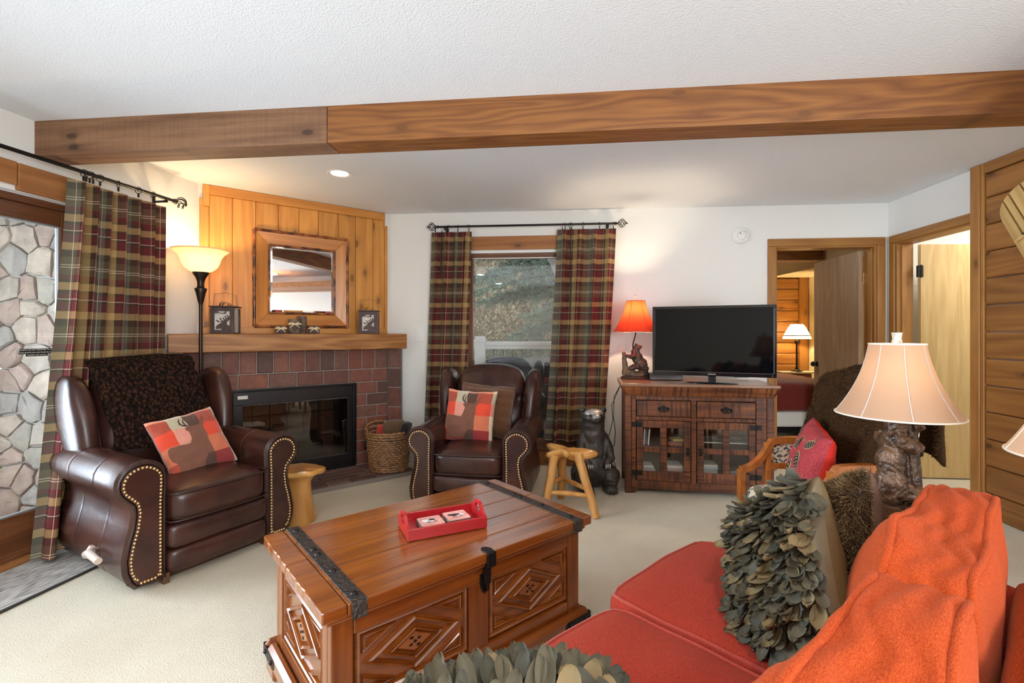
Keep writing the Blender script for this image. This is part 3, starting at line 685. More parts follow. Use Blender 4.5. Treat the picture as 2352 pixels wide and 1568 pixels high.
# log candle holders
m_barkb = plain('birch_bark', (.13, .085, .06), .85, nscale=16, namt=.6, bmp=.8, bscale=40); m_raf = plain('raffia_bow', (.78, .66, .42), .8, nscale=60, namt=.2)
m_star = plain('dark_button', (.045, .025, .022), .6)
def log_holder(loc, r, h, label, bow=True):
    t = thing('log_candle_holder', label, 'candle holder', loc, AD-.2, group='log candle holders on the mantel')
    MB().lathe([(r, 0), (r*1.02, h*.5), (r*.98, h), (r*.6, h), (r*.58, h-.012), (0, h-.012)], 18).build('log_body', m_barkb, t, smooth=50)
    MB().lathe([(r*.95, h+.0004), (r*.62, h+.0008)], 18, caps=False).build('cut_top', plain('pale_cut_wood', (.55, .40, .26), .8), t)
    if bow:
        b = MB(); z = h*.66
        b.lathe([(r*1.03, z-.006), (r*1.06, z), (r*1.03, z+.006)], 18, caps=False)
        for s in (-1, 1):
            b.tube([(0, -r*1.1, z), (s*r*.5, -r*1.25, z+.012), (s*r*.95, -r*1.0, z+.006), (s*r*.5, -r*1.2, z-.004), (0, -r*1.1, z)], .0045, 6)
            b.tube([(0, -r*1.1, z), (s*r*.4, -r*1.15, z-.016), (s*r*.75, -r*1.0, z-.028)], .003, 5)
        b.build('raffia_bow', m_raf, t, smooth=60)
        MB().lathe([(r*.42, 0), (r*.42, .004), (r*.3, .007), (0, .007)], 14, M=frame((0, -r*1.0, z-.030 if h > .06 else z-.018), (1, 0, 0), (0, 0, 1), (0, -1, 0))).build('dark_button', m_star, t, smooth=50)
    return t
log_holder(onmantel(645.5, .2), .045, .066, 'short log candle holder with raffia bow, left of the tall one')
log_holder(onmantel(677, .2), .05, .122, 'front tall log candle holder with raffia bow on the mantel')
log_holder(onmantel(693, .14), .040, .150, 'tallest log candle holder, behind the bowed ones', False)
log_holder(onmantel(721, .2), .045, .068, 'short log candle holder with raffia bow, right of the tall one')

# basket on the hearth
bk = thing('wicker_basket', 'round brown wicker basket with a raised back rim on the brick hearth', 'basket', (-1.10, 4.275, .05), .1)
m_wk = plain('wicker_strand', (.30, .15, .065), .45, nscale=40, namt=.55)
def brim(a): return .305+.075*max(0, -cos(a))**1.0 if True else 0
wk = MB()
nrow = 13
for rI in range(nrow):
    z0 = .055+.018*rI; n = 96; pts = []
    rr = .158+.030*(z0/.3)
    for k in range(n):
        a = 2*pi*k/n; q = rr+.006*(1 if rI % 2 else -1)*cos(a*24); pts.append((q*cos(a), q*.82*sin(a), z0))
    wk.tube(pts, .0085, 6, closed=True)
stuff(lab(wk.build('weave', m_wk, bk, smooth=60), 'woven wicker side'))
bd = MB()
for (z0, rr, th) in ((.012, .160, .011), (.032, .158, .012), (.05, .158, .009)): bd.tube([(rr*cos(2*pi*k/60)+.004*cos(k*2.1), rr*.82*sin(2*pi*k/60), z0+.004*sin(k*2.1)) for k in range(60)], th, 7, closed=True)
bd.build('braided_foot', m_wk, bk, smooth=60)
rm = MB()
for j in range(3):
    pts = []
    for k in range(72):
        a = 2*pi*k/72; hgt = .295+.022*j+.07*max(0, cos(a-2.3))**1.5*(.4+.3*j); rr = .188+.012*max(0, cos(a-2.3))
        pts.append(((rr+.005*sin(k*2.2+j*2))*cos(a), (rr*.82+.005*sin(k*2.2+j*2))*sin(a), hgt+.004*cos(k*2.2+j*2)))
    rm.tube(pts, .0125, 7, closed=True)
rm.build('braided_rim', m_wk, bk, smooth=60)
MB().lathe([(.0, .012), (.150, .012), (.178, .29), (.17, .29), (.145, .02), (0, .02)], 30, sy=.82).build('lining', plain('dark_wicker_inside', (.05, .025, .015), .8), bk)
hn = MB().tube([(-.185+.03*cos(q)*0-.02, .02+.035*cos(q), .215+.035*sin(q)) for q in [2*pi*k/20 for k in range(20)]], .008, 8, closed=True)
hn.build('ring_handle', M['iron'], bk, smooth=60)
def soft_box(name, sx, sy, sz, m, parent=None, loc=None, rot=None, lump=.012, seed=1, sub=2, p=5):
    def f(u, v):
        return None
    bmx = bmesh.new(); bmesh.ops.create_cube(bmx, size=2)
    bmesh.ops.subdivide_edges(bmx, edges=bmx.edges[:], cuts=5, use_grid_fill=True)
    me = bpy.data.meshes.new(name)
    for vv in bmx.verts:
        c = vv.co; L = (abs(c.x)**p+abs(c.y)**p+abs(c.z)**p)**(1/p); q = c/L
        s = V((q.x*sx/2, q.y*sy/2, q.z*sz/2)); nn = noise.noise_vector(s*9+V((seed*7, 0, 0)))
        vv.co = s+nn*lump
    for f in bmx.faces: f.smooth = True
    bmx.to_mesh(me); bmx.free(); me.materials.append(m)
    o = bpy.data.objects.new(name, me); COL.objects.link(o)
    if parent is not None: o.parent = parent
    if loc is not None: o.location = loc
    if rot is not None: o.rotation_euler = rot
    if sub: b = o.modifiers.new('subdiv', 'SUBSURF'); b.levels = 1; b.render_levels = 1
    return o
m_fl = cloth('brown_fleece', (.10, .055, .03), (.17, .10, .055), 120, bmp=.4)
tag(soft_box('folded_throw', .20, .10, .17, m_fl, None, (-1.045, 4.27, .405), (.15, -.12, .05), seed=2), 'folded brown fleece throw standing in the wicker basket', 'throw')
tag(soft_box('red_cloth', .11, .09, .16, cloth('red_cloth', (.5, .02, .015), (.7, .04, .03)), None, (-1.165, 4.31, .36), (.1, .1, .3), seed=3), 'bright red cloth tucked in the wicker basket', 'cloth')
tag(soft_box('rolled_jacket', .07, .12, .18, cloth('black_cloth', (.012, .01, .012), (.03, .026, .03)), None, (-.945, 4.25, .385), (.1, .25, -.2), seed=4), 'dark cloth bundle beside the brown throw in the basket', 'cloth')

# floor lamp
fl = thing('floor_lamp', 'tall dark bronze floor lamp with a glowing white glass bowl beside the mantel', 'lamp', (-2.275, 3.50, .0495)); fl.scale = (1, 1, .973)
dk = plain('dark_bronze', (.035, .022, .016), .35, .6)
MB().lathe([(.0, 0), (.14, 0), (.14, .012), (.10, .028), (.03, .045), (.016, .07)], 28).build('base', dk, fl, smooth=40)
MB().lathe([(.0125, .06), (.0125, 1.48)], 14).build('pole', dk, fl, smooth=40)
MB().lathe([(.013, 1.46), (.016, 1.48), (.019, 1.485), (.031, 1.545), (.040, 1.575), (.038, 1.585), (.020, 1.588), (.026, 1.592), (.022, 1.605), (.024, 1.635), (.032, 1.66), (.05, 1.69), (.054, 1.705), (.0, 1.705)], 24).build('turned_cup', dk, fl, smooth=50)
m_gb, nt, b = newmat('frosted_glass_bowl'); b.inputs['Base Color'].default_value = (.95, .85, .66, 1); b.inputs['Roughness'].default_value = .5
out = nt.nodes['Material Output']; tr_ = nd(nt, 'ShaderNodeBsdfTranslucent'); tr_.inputs[0].default_value = (1.0, .86, .62, 1)
mx = nt.nodes.new('ShaderNodeMixShader'); mx.inputs[0].default_value = .6; lk(nt, b.outputs[0], mx.inputs[1]); lk(nt, tr_.outputs[0], mx.inputs[2]); lk(nt, mx.outputs[0], out.inputs[0])
pf = [(.05, 1.706), (.075, 1.716), (.105, 1.742), (.12, 1.775), (.13, 1.81), (.150, 1.842), (.175, 1.862), (.188, 1.872)]
MB().lathe(pf+[(r-.004, z+.001) for r, z in pf[::-1]], 40, caps=False).build('glass_bowl', m_gb, fl, smooth=60)
point('floor_lamp_bulb', (-2.275, 3.50, 1.80), 12, (1.0, .76, .46), .04)
# ================================================================ curtains
DKB, OLV, BUR, TAN, GRN, CRM, RUS = (.050, .030, .018), (.115, .085, .045), (.115, .018, .020), (.42, .27, .11), (.13, .14, .11), (.66, .54, .38), (.22, .055, .025)
su = [(0, GRN), (.10, CRM), (.106, GRN), (.16, DKB), (.25, BUR), (.285, CRM), (.291, BUR), (.40, DKB), (.45, CRM), (.456, DKB), (.50, TAN), (.62, DKB), (.66, BUR), (.76, CRM), (.766, BUR), (.82, DKB), (.90, OLV)]
sv = [(0, OLV), (.10, CRM), (.112, OLV), (.135, CRM), (.147, OLV), (.26, DKB), (.36, TAN), (.47, BUR), (.60, DKB), (.64, CRM), (.65, BUR), (.74, DKB), (.78, TAN), (.89, DKB), (.93, BUR)]
M['plaid'] = plaid('plaid_curtain_cloth', .56, .40, su, sv)
def curtain(name, label, Fm, t0, t1, b0, b1, zt, zb, nf, amp, yo, seed=0, bow=0.0):
    t = thing(name, label, 'curtain', group=None); t.matrix_world = Fm
    nu, nv = nf*12, 26; o = MB(); uv = []
    rnd = random.Random(seed); ph = [rnd.uniform(-.5, .5) for _ in range(nf+2)]; am = [rnd.uniform(.55, 1.25) for _ in range(nf+2)]
    for j in range(nv+1):
        tt = j/nv; z = lerp(zt, zb, tt); L = 0; prev = None
        for i in range(nu+1):
            s = i/nu; k = s*nf; i0 = min(int(k), nf); fr = k-i0
            a = lerp(am[i0], am[i0+1], sm(0, 1, fr)); p = lerp(ph[i0], ph[i0+1], sm(0, 1, fr))*(.4+.6*tt)
            xx = lerp(lerp(t0, t1, s), lerp(b0, b1, s), tt**1.15)+amp*.45*a*sin(4*pi*k*.5+p*2)*(.3+.7*tt)+bow*sin(pi*tt)*(1-s)
            yy = yo-amp*a*(.5-.5*cos(2*pi*(k+p*.35)))*(.75+.35*tt)
            if j == 0: zz = z-.012*(.5-.5*cos(2*pi*k*1.0))
            else: zz = z
            if prev is not None: L += sqrt((xx-prev[0])**2+(yy-prev[1])**2)
            prev = (xx, yy); o.v.append((xx, yy, zz)); uv.append((s*nf*amp*3.1*1.0, zz))
    W = nu+1
    for j in range(nv):
        for i in range(nu): o.f.append((j*W+i, (j+1)*W+i, (j+1)*W+i+1, j*W+i+1)); o.mi.append(0)
    c = o.build('curtain_cloth', M['plaid'], t, smooth=0, uv=uv)
    return t
def rings(t, xs, zr, yr):
    for i, x in enumerate(xs):
        a = .5*sin(i*2.7)
        r = MB().tube([(x+.021*sin(a)*cos(q), yr+.021*cos(a)*cos(q), zr+.021*sin(q)-.006) for q in [2*pi*k/18 for k in range(18)]], .0022, 6, closed=True)
        r.box(x-.004, x+.004, yr-.004, yr+.004, zr-.052, zr-.026)
        r.build('clip_ring', M['rodblack'], t, smooth=50)
def rod(label, Fm, xa, xb, z, y, r, wally, fin=True):
    t = thing('curtain_rod', label, 'curtain rod'); t.matrix_world = Fm
    MB().cyl((xa, y, z), (xb, y, z), r, n=14).build('rod_bar', M['rodblack'], t, smooth=50)
    for x, s in ((xa, -1), (xb, 1)):
        MB().lathe([(r, 0), (r*1.5, .006), (r*1.5, .014), (r*.8, .02), (r*.8, .03)], 12, M=frame((x, y, z), (0, 1, 0), (0, 0, s), (s, 0, 0)) if s > 0 else frame((x, y, z), (0, -1, 0), (0, 0, 1), (-1, 0, 0))).build('finial_collar', M['rodblack'], t, smooth=50)
        for w in range(5):
            pts = []
            for k in range(15):
                q = k/14; an = 2*pi*w/5+pi*q*1.1; rr = .040*sin(pi*q)
                pts.append((x+s*(.028+.078*q), y+rr*cos(an), z+rr*sin(an)))
            MB().tube(pts, .0032, 6).build('finial_wire', M['rodblack'], t, smooth=50)
        MB().ball((x+s*.112, y, z), .007, n=8, m=6).build('finial_tip', M['rodblack'], t, smooth=50)
    for x in (xa+.06, xb-.06):
        MB().box(x-.006, x+.006, y, wally, z-.028, z-.014).box(x-.006, x+.006, y-.012, y+.012, z-.03, z-.012).box(x-.012, x+.012, wally-.004, wally, z-.06, z+.02).build('wall_bracket', M['rodblack'], t, bevel=.002)
    return t
zr = 2.285; yr = -.09
rod('straight black curtain rod with cage finials above the rear window', FB, BX(1008, yr), BX(1412, yr), zr, yr, .0095, 0)
ca = curtain('plaid_curtain', 'dark plaid curtain on the fireplace side of the rear window', FB, BX(990, yr), BX(1082, yr), BX(974, yr), BX(1064, yr), zr-.045, .27, 4, .075, yr+.03, 3)
rings(ca, [BX(u, yr) for u in (1000, 1030, 1052, 1077)], zr, yr)
cb = curtain('plaid_curtain', 'plaid curtain beside the red lamp, right of the rear window', FB, BX(1281, yr), BX(1417, yr), BX(1257, yr), BX(1392, yr), zr-.04, .245, 4, .085, yr+.035, 8)
rings(cb, [BX(u, yr) for u in (1292, 1298, 1309, 1313, 1339, 1377, 1409)], zr, yr)
for cu_, uu, ln in ((ca, 1018, .42), (cb, 1311, .75)):
    MB().tube([(BX(uu, yr), yr-.055, zr-.05), (BX(uu, yr)-.004, yr-.06, zr-.05-ln*.5), (BX(uu, yr)-.006, yr-.058, zr-.05-ln)], [.004, .006, .009], 6).build('draw_cord', M['rodblack'], cu_, smooth=60)
# left wall
zl = 2.212; yl = -.10
def LX(u, y=0.0):
    k = (u-CU)/FPX; return (-3.086-.98698*y-k*.1609*y)/(k*.98698-.1609)
rod('long black curtain rod with wire cage finials above the sliding door', FL, -.35, LX(398, yl), zl, yl, .011, 0)
cc = curtain('plaid_curtain', 'long plaid curtain bunched beside the sliding glass door', FL, LX(170, yl), LX(396, yl)-.01, LX(70, yl)+.02, LX(380, yl), zl-.05, .03, 7, .095, yl+.05, 5, bow=0)
rings(cc, [LX(u, yl) for u in (192, 198, 206, 214, 230, 272, 318, 352)], zl, yl)

# ================================================================ outside
M['stone'] = brick_mat('rough_grey_stone', [(.25, .225, .18), (.30, .26, .21), (.28, .21, .165), (.24, .22, .19), (.33, .275, .215), (.30, .225, .18)], .9, 1.0, 9.0, .03)
M['deck'] = wood('grey_deck_boards', (.25, .22, .19), (.42, .38, .33), 'X', .7, grain=10)
pier = thing('stone_pier', 'rough grey stone pier outside the sliding glass door', 'pier', (-3.0, 3.12, -.06))
PX0, PX1, PZ = -.36, .24, 2.46
MB().box(PX0+.02, PX1, .02, .5, 0, PZ).build('mortar_core', plain('pale_mortar', (.44, .41, .37), .95, bmp=.8, bscale=60), pier)
rnd = random.Random(11)
sites = []
ny_, nx_ = 16, 4
for j in range(-1, ny_+1):
    for i in range(-1, nx_+1):
        sites.append((PX0+(PX1-PX0)*(i+.5+rnd.uniform(-.36, .36)+(.25 if j % 2 else -.2))/nx_, PZ*(j+.5+rnd.uniform(-.38, .38))/ny_))
def clip(poly, nx, ny, d):
    out = []
    for i in range(len(poly)):
        a, b = poly[i], poly[(i+1) % len(poly)]; da, db = a[0]*nx+a[1]*ny-d, b[0]*nx+b[1]*ny-d
        if da <= 0: out.append(a)
        if (da < 0) != (db < 0) and da != db: t = da/(da-db); out.append((a[0]+(b[0]-a[0])*t, a[1]+(b[1]-a[1])*t))
    return out
for si, (sx, sz) in enumerate(sites):
    poly = [(PX0, 0), (PX1, 0), (PX1, PZ), (PX0, PZ)]
    for sj, (ox, oz) in enumerate(sites):
        if sj == si: continue
        dx, dz = ox-sx, oz-sz; L = sqrt(dx*dx+dz*dz)
        if L > .6: continue
        poly = clip(poly, dx/L, dz/L, (sx+ox)/2*dx/L+(sz+oz)/2*dz/L-.005)
        if len(poly) < 3: break
    if len(poly) < 3: continue
    cx_ = sum(p[0] for p in poly)/len(poly); cz_ = sum(p[1] for p in poly)/len(poly)
    ar = abs(sum(poly[i][0]*poly[(i+1) % len(poly)][1]-poly[(i+1) % len(poly)][0]*poly[i][1] for i in range(len(poly))))/2
    if ar < .0015: continue
    n = len(poly); vs = []; fs = []
    ring0 = [V((x, .03, z)) for x, z in poly]; dep = rnd.uniform(.0, .022)
    pts = []
    for p, q in zip(poly, poly[1:]+poly[:1]):
        pts += [p, ((p[0]+q[0])/2+rnd.uniform(-.006, .006), (p[1]+q[1])/2+rnd.uniform(-.006, .006))]
    m_ = len(pts)
    for (sc_, yy) in ((1.0, .03), (.97, -dep*.45), (.80, -dep), (.42, -dep*1.05)):
        for (x, z) in pts: vs.append((cx_+(x-cx_)*sc_, yy+rnd.uniform(-.007, .007), cz_+(z-cz_)*sc_))
    for r in range(3):
        for k in range(m_): fs.append((r*m_+k, r*m_+(k+1) % m_, (r+1)*m_+(k+1) % m_, (r+1)*m_+k))
    vs.append((cx_, -dep*1.05, cz_)); fs += [(3*m_+k, 3*m_+(k+1) % m_, len(vs)-1) for k in range(m_)]
    MB().add(vs, fs).build('stone', M['stone'], pier, smooth=35)

# deck, railing
dk_ = thing('deck', 'grey wooden deck boards outside the windows', 'deck', (0, 0, 0))
for i in range(10):
    MB().box(-7.0, 2.35, 4.80+.125*i, 4.917+.125*i, -.10, -.065).build('deck_board', M['deck'], dk_)
for i in range(18):
    MB().box(-6.0, -3.35, 2.5+.125*i, 2.617+.125*i, -.10, -.065).build('deck_board', M['deck'], dk_)
ra = thing('deck_railing', 'white deck railing with a capped post outside the rear window', 'railing', (0, 5.9, -.06))
m_rw = plain('white_painted_rail', (.78, .79, .80), .5)
px = (1103-CU)/FPX*5.9
zz = lambda v: EYE-(v-CV)/FPX*5.9+.06
for x in (px, px+2.2, px-2.2, px-4.4):
    MB().box(x-.066, x+.066, -.066, .066, 0, zz(781)).build('post', m_rw, ra, bevel=.005)
    MB().box(x-.075, x+.075, -.075, .075, zz(786), zz(779)).box(x-.062, x+.062, -.062, .062, zz(779), zz(772)).build('post_cap', m_rw, ra, bevel=.008)
for s in range(3):
    x0 = px-4.4+2.2*s+.066
    MB().box(x0, x0+2.068, -.045, .045, zz(793), zz(784)).build('top_rail', m_rw, ra, bevel=.006)
    MB().box(x0, x0+2.068, -.02, .02, zz(801), zz(793)).build('sub_rail', m_rw, ra)
    MB().box(x0, x0+2.068, -.02, .02, .08, .12).build('bottom_rail', m_rw, ra)
    for k in range(17):
        MB().cyl((x0+.1+.115*k, 0, .12), (x0+.1+.115*k, 0, zz(801)), .007, n=6).build('baluster', m_rw if False else M['hammered'], ra)

# covered grill
gc = thing('covered_grill', 'barbecue grill under a crumpled charcoal cover outside the rear window', 'grill', (.12, 5.32, -.065))
o = MB()
def gfn(u, v):
    a = 2*pi*u; z = 1.0*v
    rx = .44*(1-.10*v); ry = .24*(1-.18*v); p = 4
    c, s_ = cos(a), sin(a); L = (abs(c)**p+abs(s_)**p)**(-1/p)
    q = V((rx*c*L, ry*s_*L, z)); n_ = noise.noise_vector(q*6); f = .014+.03*v
    return q+V((n_.x*f, n_.y*f, n_.z*f*.8+.03*sin(a*2+1)*v))
o.grid(gfn, 48, 24, cu=True)
top = [gfn(i/48, 1.0) for i in range(48)]
b0 = len(o.v); cz = sum((p for p in top), V())/48
for r, (s_, dz) in enumerate(((1, 0), (.8, .035), (.45, .05))): 
    for p in top: q = cz.lerp(p, s_)+V((0, 0, dz+.03*nz((p.x*5, p.y*5, r)))); o.v.append(tuple(q))
o.v.append(tuple(cz+V((0, 0, .05))))
for r in range(2):
    for i in range(48): o.f.append((b0+r*48+i, b0+r*48+(i+1) % 48, b0+(r+1)*48+(i+1) % 48, b0+(r+1)*48+i)); o.mi.append(0)
for i in range(48): o.f.append((b0+96+i, b0+96+(i+1) % 48, len(o.v)-1)); o.mi.append(0)
o.build('grill_cover', plain('charcoal_tarp', (.055, .058, .065), .45, bmp=.6, bscale=12), gc, smooth=0)

# sheer white drape hanging outside the glass
sd = MB()
def sfn(u, v):
    xr = .80; z = lerp(2.438, 1.42, v); x0 = lerp(.12, .62, v**.8); x = lerp(x0, xr, u)
    return V((x, .02*sin(u*26+v*3)*(1-.3*v), z))
sd.grid(sfn, 60, 16)
so_ = sd.build('sheer_drape', shade_mat('sheer_white_cloth', (.72, .74, .78), .5), smooth=0); so_.location = (.02, 5.02, 0)
tag(so_, 'sheer white drape swagged outside the upper corner of the rear window', 'drape')

# trees: blue-green spruce with boughs, tan brush, slope
m_ndl = plain('spruce_needles', (.22, .33, .26), .7, nscale=2.5, namt=.35)
m_ndl2 = plain('spruce_needles_light', (.40, .52, .45), .7, nscale=2.5, namt=.3)
m_brk = plain('spruce_bark', (.13, .095, .07), .9, nscale=9, namt=.4)
def bough(wd, nd_, base, tip, droop, rnd, dens=1.0):
    base, tip = V(base), V(tip); n = 9
    ax = [base.lerp(tip, k/n)+V((0, 0, -droop*(k/n)**2)) for k in range(n+1)]
    wd.tube(ax, [.018*(1-.8*k/n)+.003 for k in range(n+1)], 5)
    d = (tip-base).normalized(); side = d.cross(V((0, 0, 1))).normalized(); L = (tip-base).length
    m = int(L/.055)
    for k in range(2, m+1):
        f = k/m; i0 = min(n-1, int(f*n)); p = ax[i0].lerp(ax[i0+1], f*n-i0)
        for s in (-1, 1):
            tl = .42*(1-f*.7)*rnd.uniform(.7, 1.2)
            e = p+(side*s*rnd.uniform(.2, .8)+d*.5+V((0, 0, rnd.uniform(-1.2, .45)))).normalized()*tl
            wd.tube([p, e], [.004, .002], 3, caps=False)
            nn = int(tl/.0024*dens)
            for q in range(nn):
                c = p.lerp(e, (q+.5)/nn); dr = (e-p).normalized()
                nv = (dr*.6+V((rnd.gauss(0, 1), rnd.gauss(0, 1), rnd.gauss(0, 1))).normalized()).normalized()*rnd.uniform(.04, .07)
                sd_ = nv.cross(V((rnd.gauss(0, 1), rnd.gauss(0, 1), rnd.gauss(0, 1)))).normalized()*.0065
                nd_.add([c-sd_, c+sd_, c+nv], [(0, 1, 2)], 1 if rnd.random() < .45 else 0)
def spruce(name, label, x, y, z0, z1, boughs, seed):
    rnd = random.Random(seed); t = thing(name, label, 'tree', (x, y, z0))
    MB().tube([(0, 0, 0), (.02, 0, (z1-z0)*.5), (0, 0, z1-z0)], [.13, .09, .03], 9).build('trunk', m_brk, t, smooth=50)
    wd, nd_ = MB(), MB()
    for (z, an, L, dr) in boughs: bough(wd, nd_, (0, 0, z), (L*cos(an), L*sin(an), z+.1), dr, rnd)
    wd.build('branches', m_brk, t, smooth=50); stuff(nd_.build('needles', [m_ndl, m_ndl2], t))
rnd = random.Random(4)
bs = []
for (z, an, L, dr) in ((3.75, 178, 2.1, .35), (3.5, 195, 2.2, .45), (3.9, 160, 1.9, .3), (3.35, 170, 2.0, .4), (4.2, 185, 2.0, .5), (2.95, 215, 1.5, .35), (2.75, 200, 1.2, .3), (2.2, 178, 2.1, .45), (2.05, 192, 2.2, .4), (1.8, 165, 2.0, .35), (1.6, 200, 2.0, .3), (2.85, 240, 1.2, .3), (4.4, 205, 1.6, .5), (1.3, 180, 1.9, .3), (3.0, 20, 1.4, .3), (2.0, -30, 1.4, .3), (2.5, 300, 1.2, .3), (2.6, 225, 1.0, .2), (4.5, 170, 1.9, .6), (3.65, 186, 2.3, .4), (3.2, 182, 2.0, .3), (2.35, 186, 2.3, .4), (1.95, 175, 2.2, .4), (2.6, 168, 1.5, .3), (3.45, 160, 1.6, .3)): bs.append((z, radians(an), L, dr))
spruce('spruce_tree', 'blue green spruce with drooping boughs beyond the white railing', 1.45, 8.6, -1.2, 6.0, bs, 5)
def brush(name, label, x, y, z, w, d, h, n, seed, cols):
    rnd = random.Random(seed); o = MB()
    for i in range(n):
        bx, by = rnd.uniform(-w, w), rnd.uniform(-d, d); p = V((bx, by, 0)); dr = V((rnd.gauss(0, .75), rnd.gauss(0, .15), 1)).normalized(); L = h*rnd.uniform(.35, 1.0)
        e = p+dr*L; o.tube([p, p.lerp(e, .5)+V((rnd.gauss(0, .06), 0, 0)), e], [.008, .006, .003], 3, caps=False, mi=0)
        for k in range(16):
            f = rnd.uniform(.15, 1); c = p.lerp(e, f); q = V((rnd.gauss(0, 1), rnd.gauss(0, 1), rnd.gauss(.4, 1))).normalized()*rnd.uniform(.08, .30)
            sd_ = q.cross(V((rnd.gauss(0, 1), rnd.gauss(0, 1), 1))).normalized()*.004; o.add([c-sd_, c+sd_, c+q], [(0, 1, 2)], 0)
            for l in range(4):
                g = c+q*rnd.uniform(.5, 1.05); a = V((rnd.gauss(0, 1), rnd.gauss(0, 1), rnd.gauss(0, 1))).normalized()*rnd.uniform(.025, .055); b_ = a.cross(V((rnd.gauss(0, 1), rnd.gauss(0, 1), rnd.gauss(0, 1)))).normalized()*.020
                o.add([g-a, g+b_, g+a, g-b_], [(0, 1, 2, 3)], 1+int(rnd.random() < .4))
    b = o.build(name, cols); b.location = (x, y, z); stuff(b); tag(b, label, 'brush')
m_tw = plain('grey_brown_twigs', (.16, .12, .085), .9); m_l1 = plain('dry_tan_leaves', (.60, .50, .34), .8); m_l2 = plain('pale_spring_leaves', (.70, .68, .50), .8)
brush('dry_brush', 'tangle of dry tan brush and twigs behind the spruce', .3, 13.5, -1.2, 3.4, 1.4, 6.6, 1000, 3, [m_tw, m_l1, m_l2])
m_g1 = plain('fresh_green_leaves', (.20, .30, .07), .8); m_g2 = plain('yellow_green_leaves', (.36, .42, .13), .8)
brush('green_shrubbery', 'fresh green shrubs beyond the stone pier', -6.9, 5.2, -1.2, 1.6, .9, 4.2, 220, 9, [m_tw, m_g1, m_g2])
slope = MB().grid(lambda u, v: V((lerp(-16, 10, u), lerp(7, 30, v), -1.3+7.5*v*v+.5*nz((u*9, v*9, 0)))), 40, 30)
structure(slope.build('hill', plain('dry_hillside', (.27, .22, .14), .95, nscale=1.4, namt=.5), smooth=0))
structure(MB().box(-16, 10, -6, 8, -1.6, -1.2).build('ground', plain('dry_ground', (.28, .25, .17), .95, nscale=1.2, namt=.4)))
# ================================================================ sculpting helpers
def bake(o):
    dg = bpy.context.evaluated_depsgraph_get(); dg.update()
    me = bpy.data.meshes.new_from_object(o.evaluated_get(dg)); old = o.data; o.modifiers.clear(); o.data = me; bpy.data.meshes.remove(old)
    for p in me.polygons: p.use_smooth = True
    return o
def fuse(mb, name, m, parent=None, voxel=.008, sm_it=6, disp=0.0, dscale=20.0, dfn=None):
    o = mb.build(name, m, parent)
    r = o.modifiers.new('remesh', 'REMESH'); r.mode = 'VOXEL'; r.voxel_size = voxel
    if sm_it: s = o.modifiers.new('smooth', 'SMOOTH'); s.factor = .5; s.iterations = sm_it
    bake(o)
    if disp or dfn:
        me = o.data
        for v in me.vertices:
            d = disp*nz(v.co, dscale) if disp else 0
            if dfn: d += dfn(v.co)
            v.co += v.normal*d
        me.update()
    return o
def fur(name, mb, n, ln, wd, m, parent, seed=1, comb=V((0, 0, -.6)), mi_fn=None, faces=None):
    rnd = random.Random(seed); o = MB(); vs = [V(p) for p in mb.v]; fl = faces if faces is not None else mb.f
    ar = []; tot = 0
    for f in fl:
        a = (vs[f[2]]-vs[f[0]]).cross(vs[f[-1]]-vs[f[1]]).length*.5; tot += a; ar.append(tot)
    import bisect
    for _ in range(n):
        f = fl[min(len(fl)-1, bisect.bisect(ar, rnd.random()*tot))]; a, b = rnd.random(), rnd.random()
        if len(f) == 4: p = vs[f[0]].lerp(vs[f[1]], a).lerp(vs[f[3]].lerp(vs[f[2]], a), b)
        else: p = vs[f[0]].lerp(vs[f[1]], a).lerp(vs[f[2]], b)
        nn = (vs[f[1]]-vs[f[0]]).cross(vs[f[-1]]-vs[f[0]]).normalized()
        cl = noise.noise_vector(p*14)
        d = (nn*.9+comb+cl*.9+V((rnd.gauss(0, .3), rnd.gauss(0, .3), rnd.gauss(0, .3)))).normalized()
        L = ln*rnd.uniform(.6, 1.2); s = d.cross(V((rnd.gauss(0, 1), rnd.gauss(0, 1), rnd.gauss(0, 1)))).normalized()*wd
        q = p+d*L*.6+nn*L*.1
        o.add([p-s, p+s, q+s*.7, q-s*.7, p+d*L], [(0, 1, 2, 3), (3, 2, 4)], rnd.randrange(3))
    return stuff(o.build(name, m, parent))
def pillow_fn(w, h, th, pinch=.07, p=2.4, lump=.006, seed=0):
    def f(x, y, side):      # x,y in -1..1
        ex = 1-pinch*(1-y*y)*abs(x)**3; ey = 1-pinch*(1-x*x)*abs(y)**3
        t = max(0, (1-abs(x)**p))*max(0, (1-abs(y)**p)); z = side*th/2*t**.42
        return V((x*w/2*ex+lump*nz((x*3, y*3, seed)), y*h/2*ey+lump*nz((x*3, y*3, seed+5)), z+side*lump*1.5*nz((x*4, y*4, seed+9))*min(1, t*3)))
    return f
def pillow(name, fn, mats, parent, n=24, mi_fn=None, both=True, sides=(1, -1)):
    o = MB(); uv = []
    for side in sides:
        b = len(o.v)
        for j in range(n+1):
            for i in range(n+1):
                x, y = -1+2*i/n, -1+2*j/n; xs, ys = sin(x*pi/2*.92)/sin(pi/2*.92), sin(y*pi/2*.92)/sin(pi/2*.92)
                o.v.append(tuple(fn(xs, ys, side))); uv.append(((xs+1)/2, (ys+1)/2))
        for j in range(n):
            for i in range(n):
                f = (b+j*(n+1)+i, b+j*(n+1)+i+1, b+(j+1)*(n+1)+i+1, b+(j+1)*(n+1)+i)
                o.f.append(f if side > 0 else f[::-1])
                xm = sum(uv[q][0] for q in f)/4; ym = sum(uv[q][1] for q in f)/4
                o.mi.append(mi_fn(xm, ym, side) if mi_fn else 0)
    ob = o.build(name, mats, parent, smooth=0, uv=uv); return ob, o
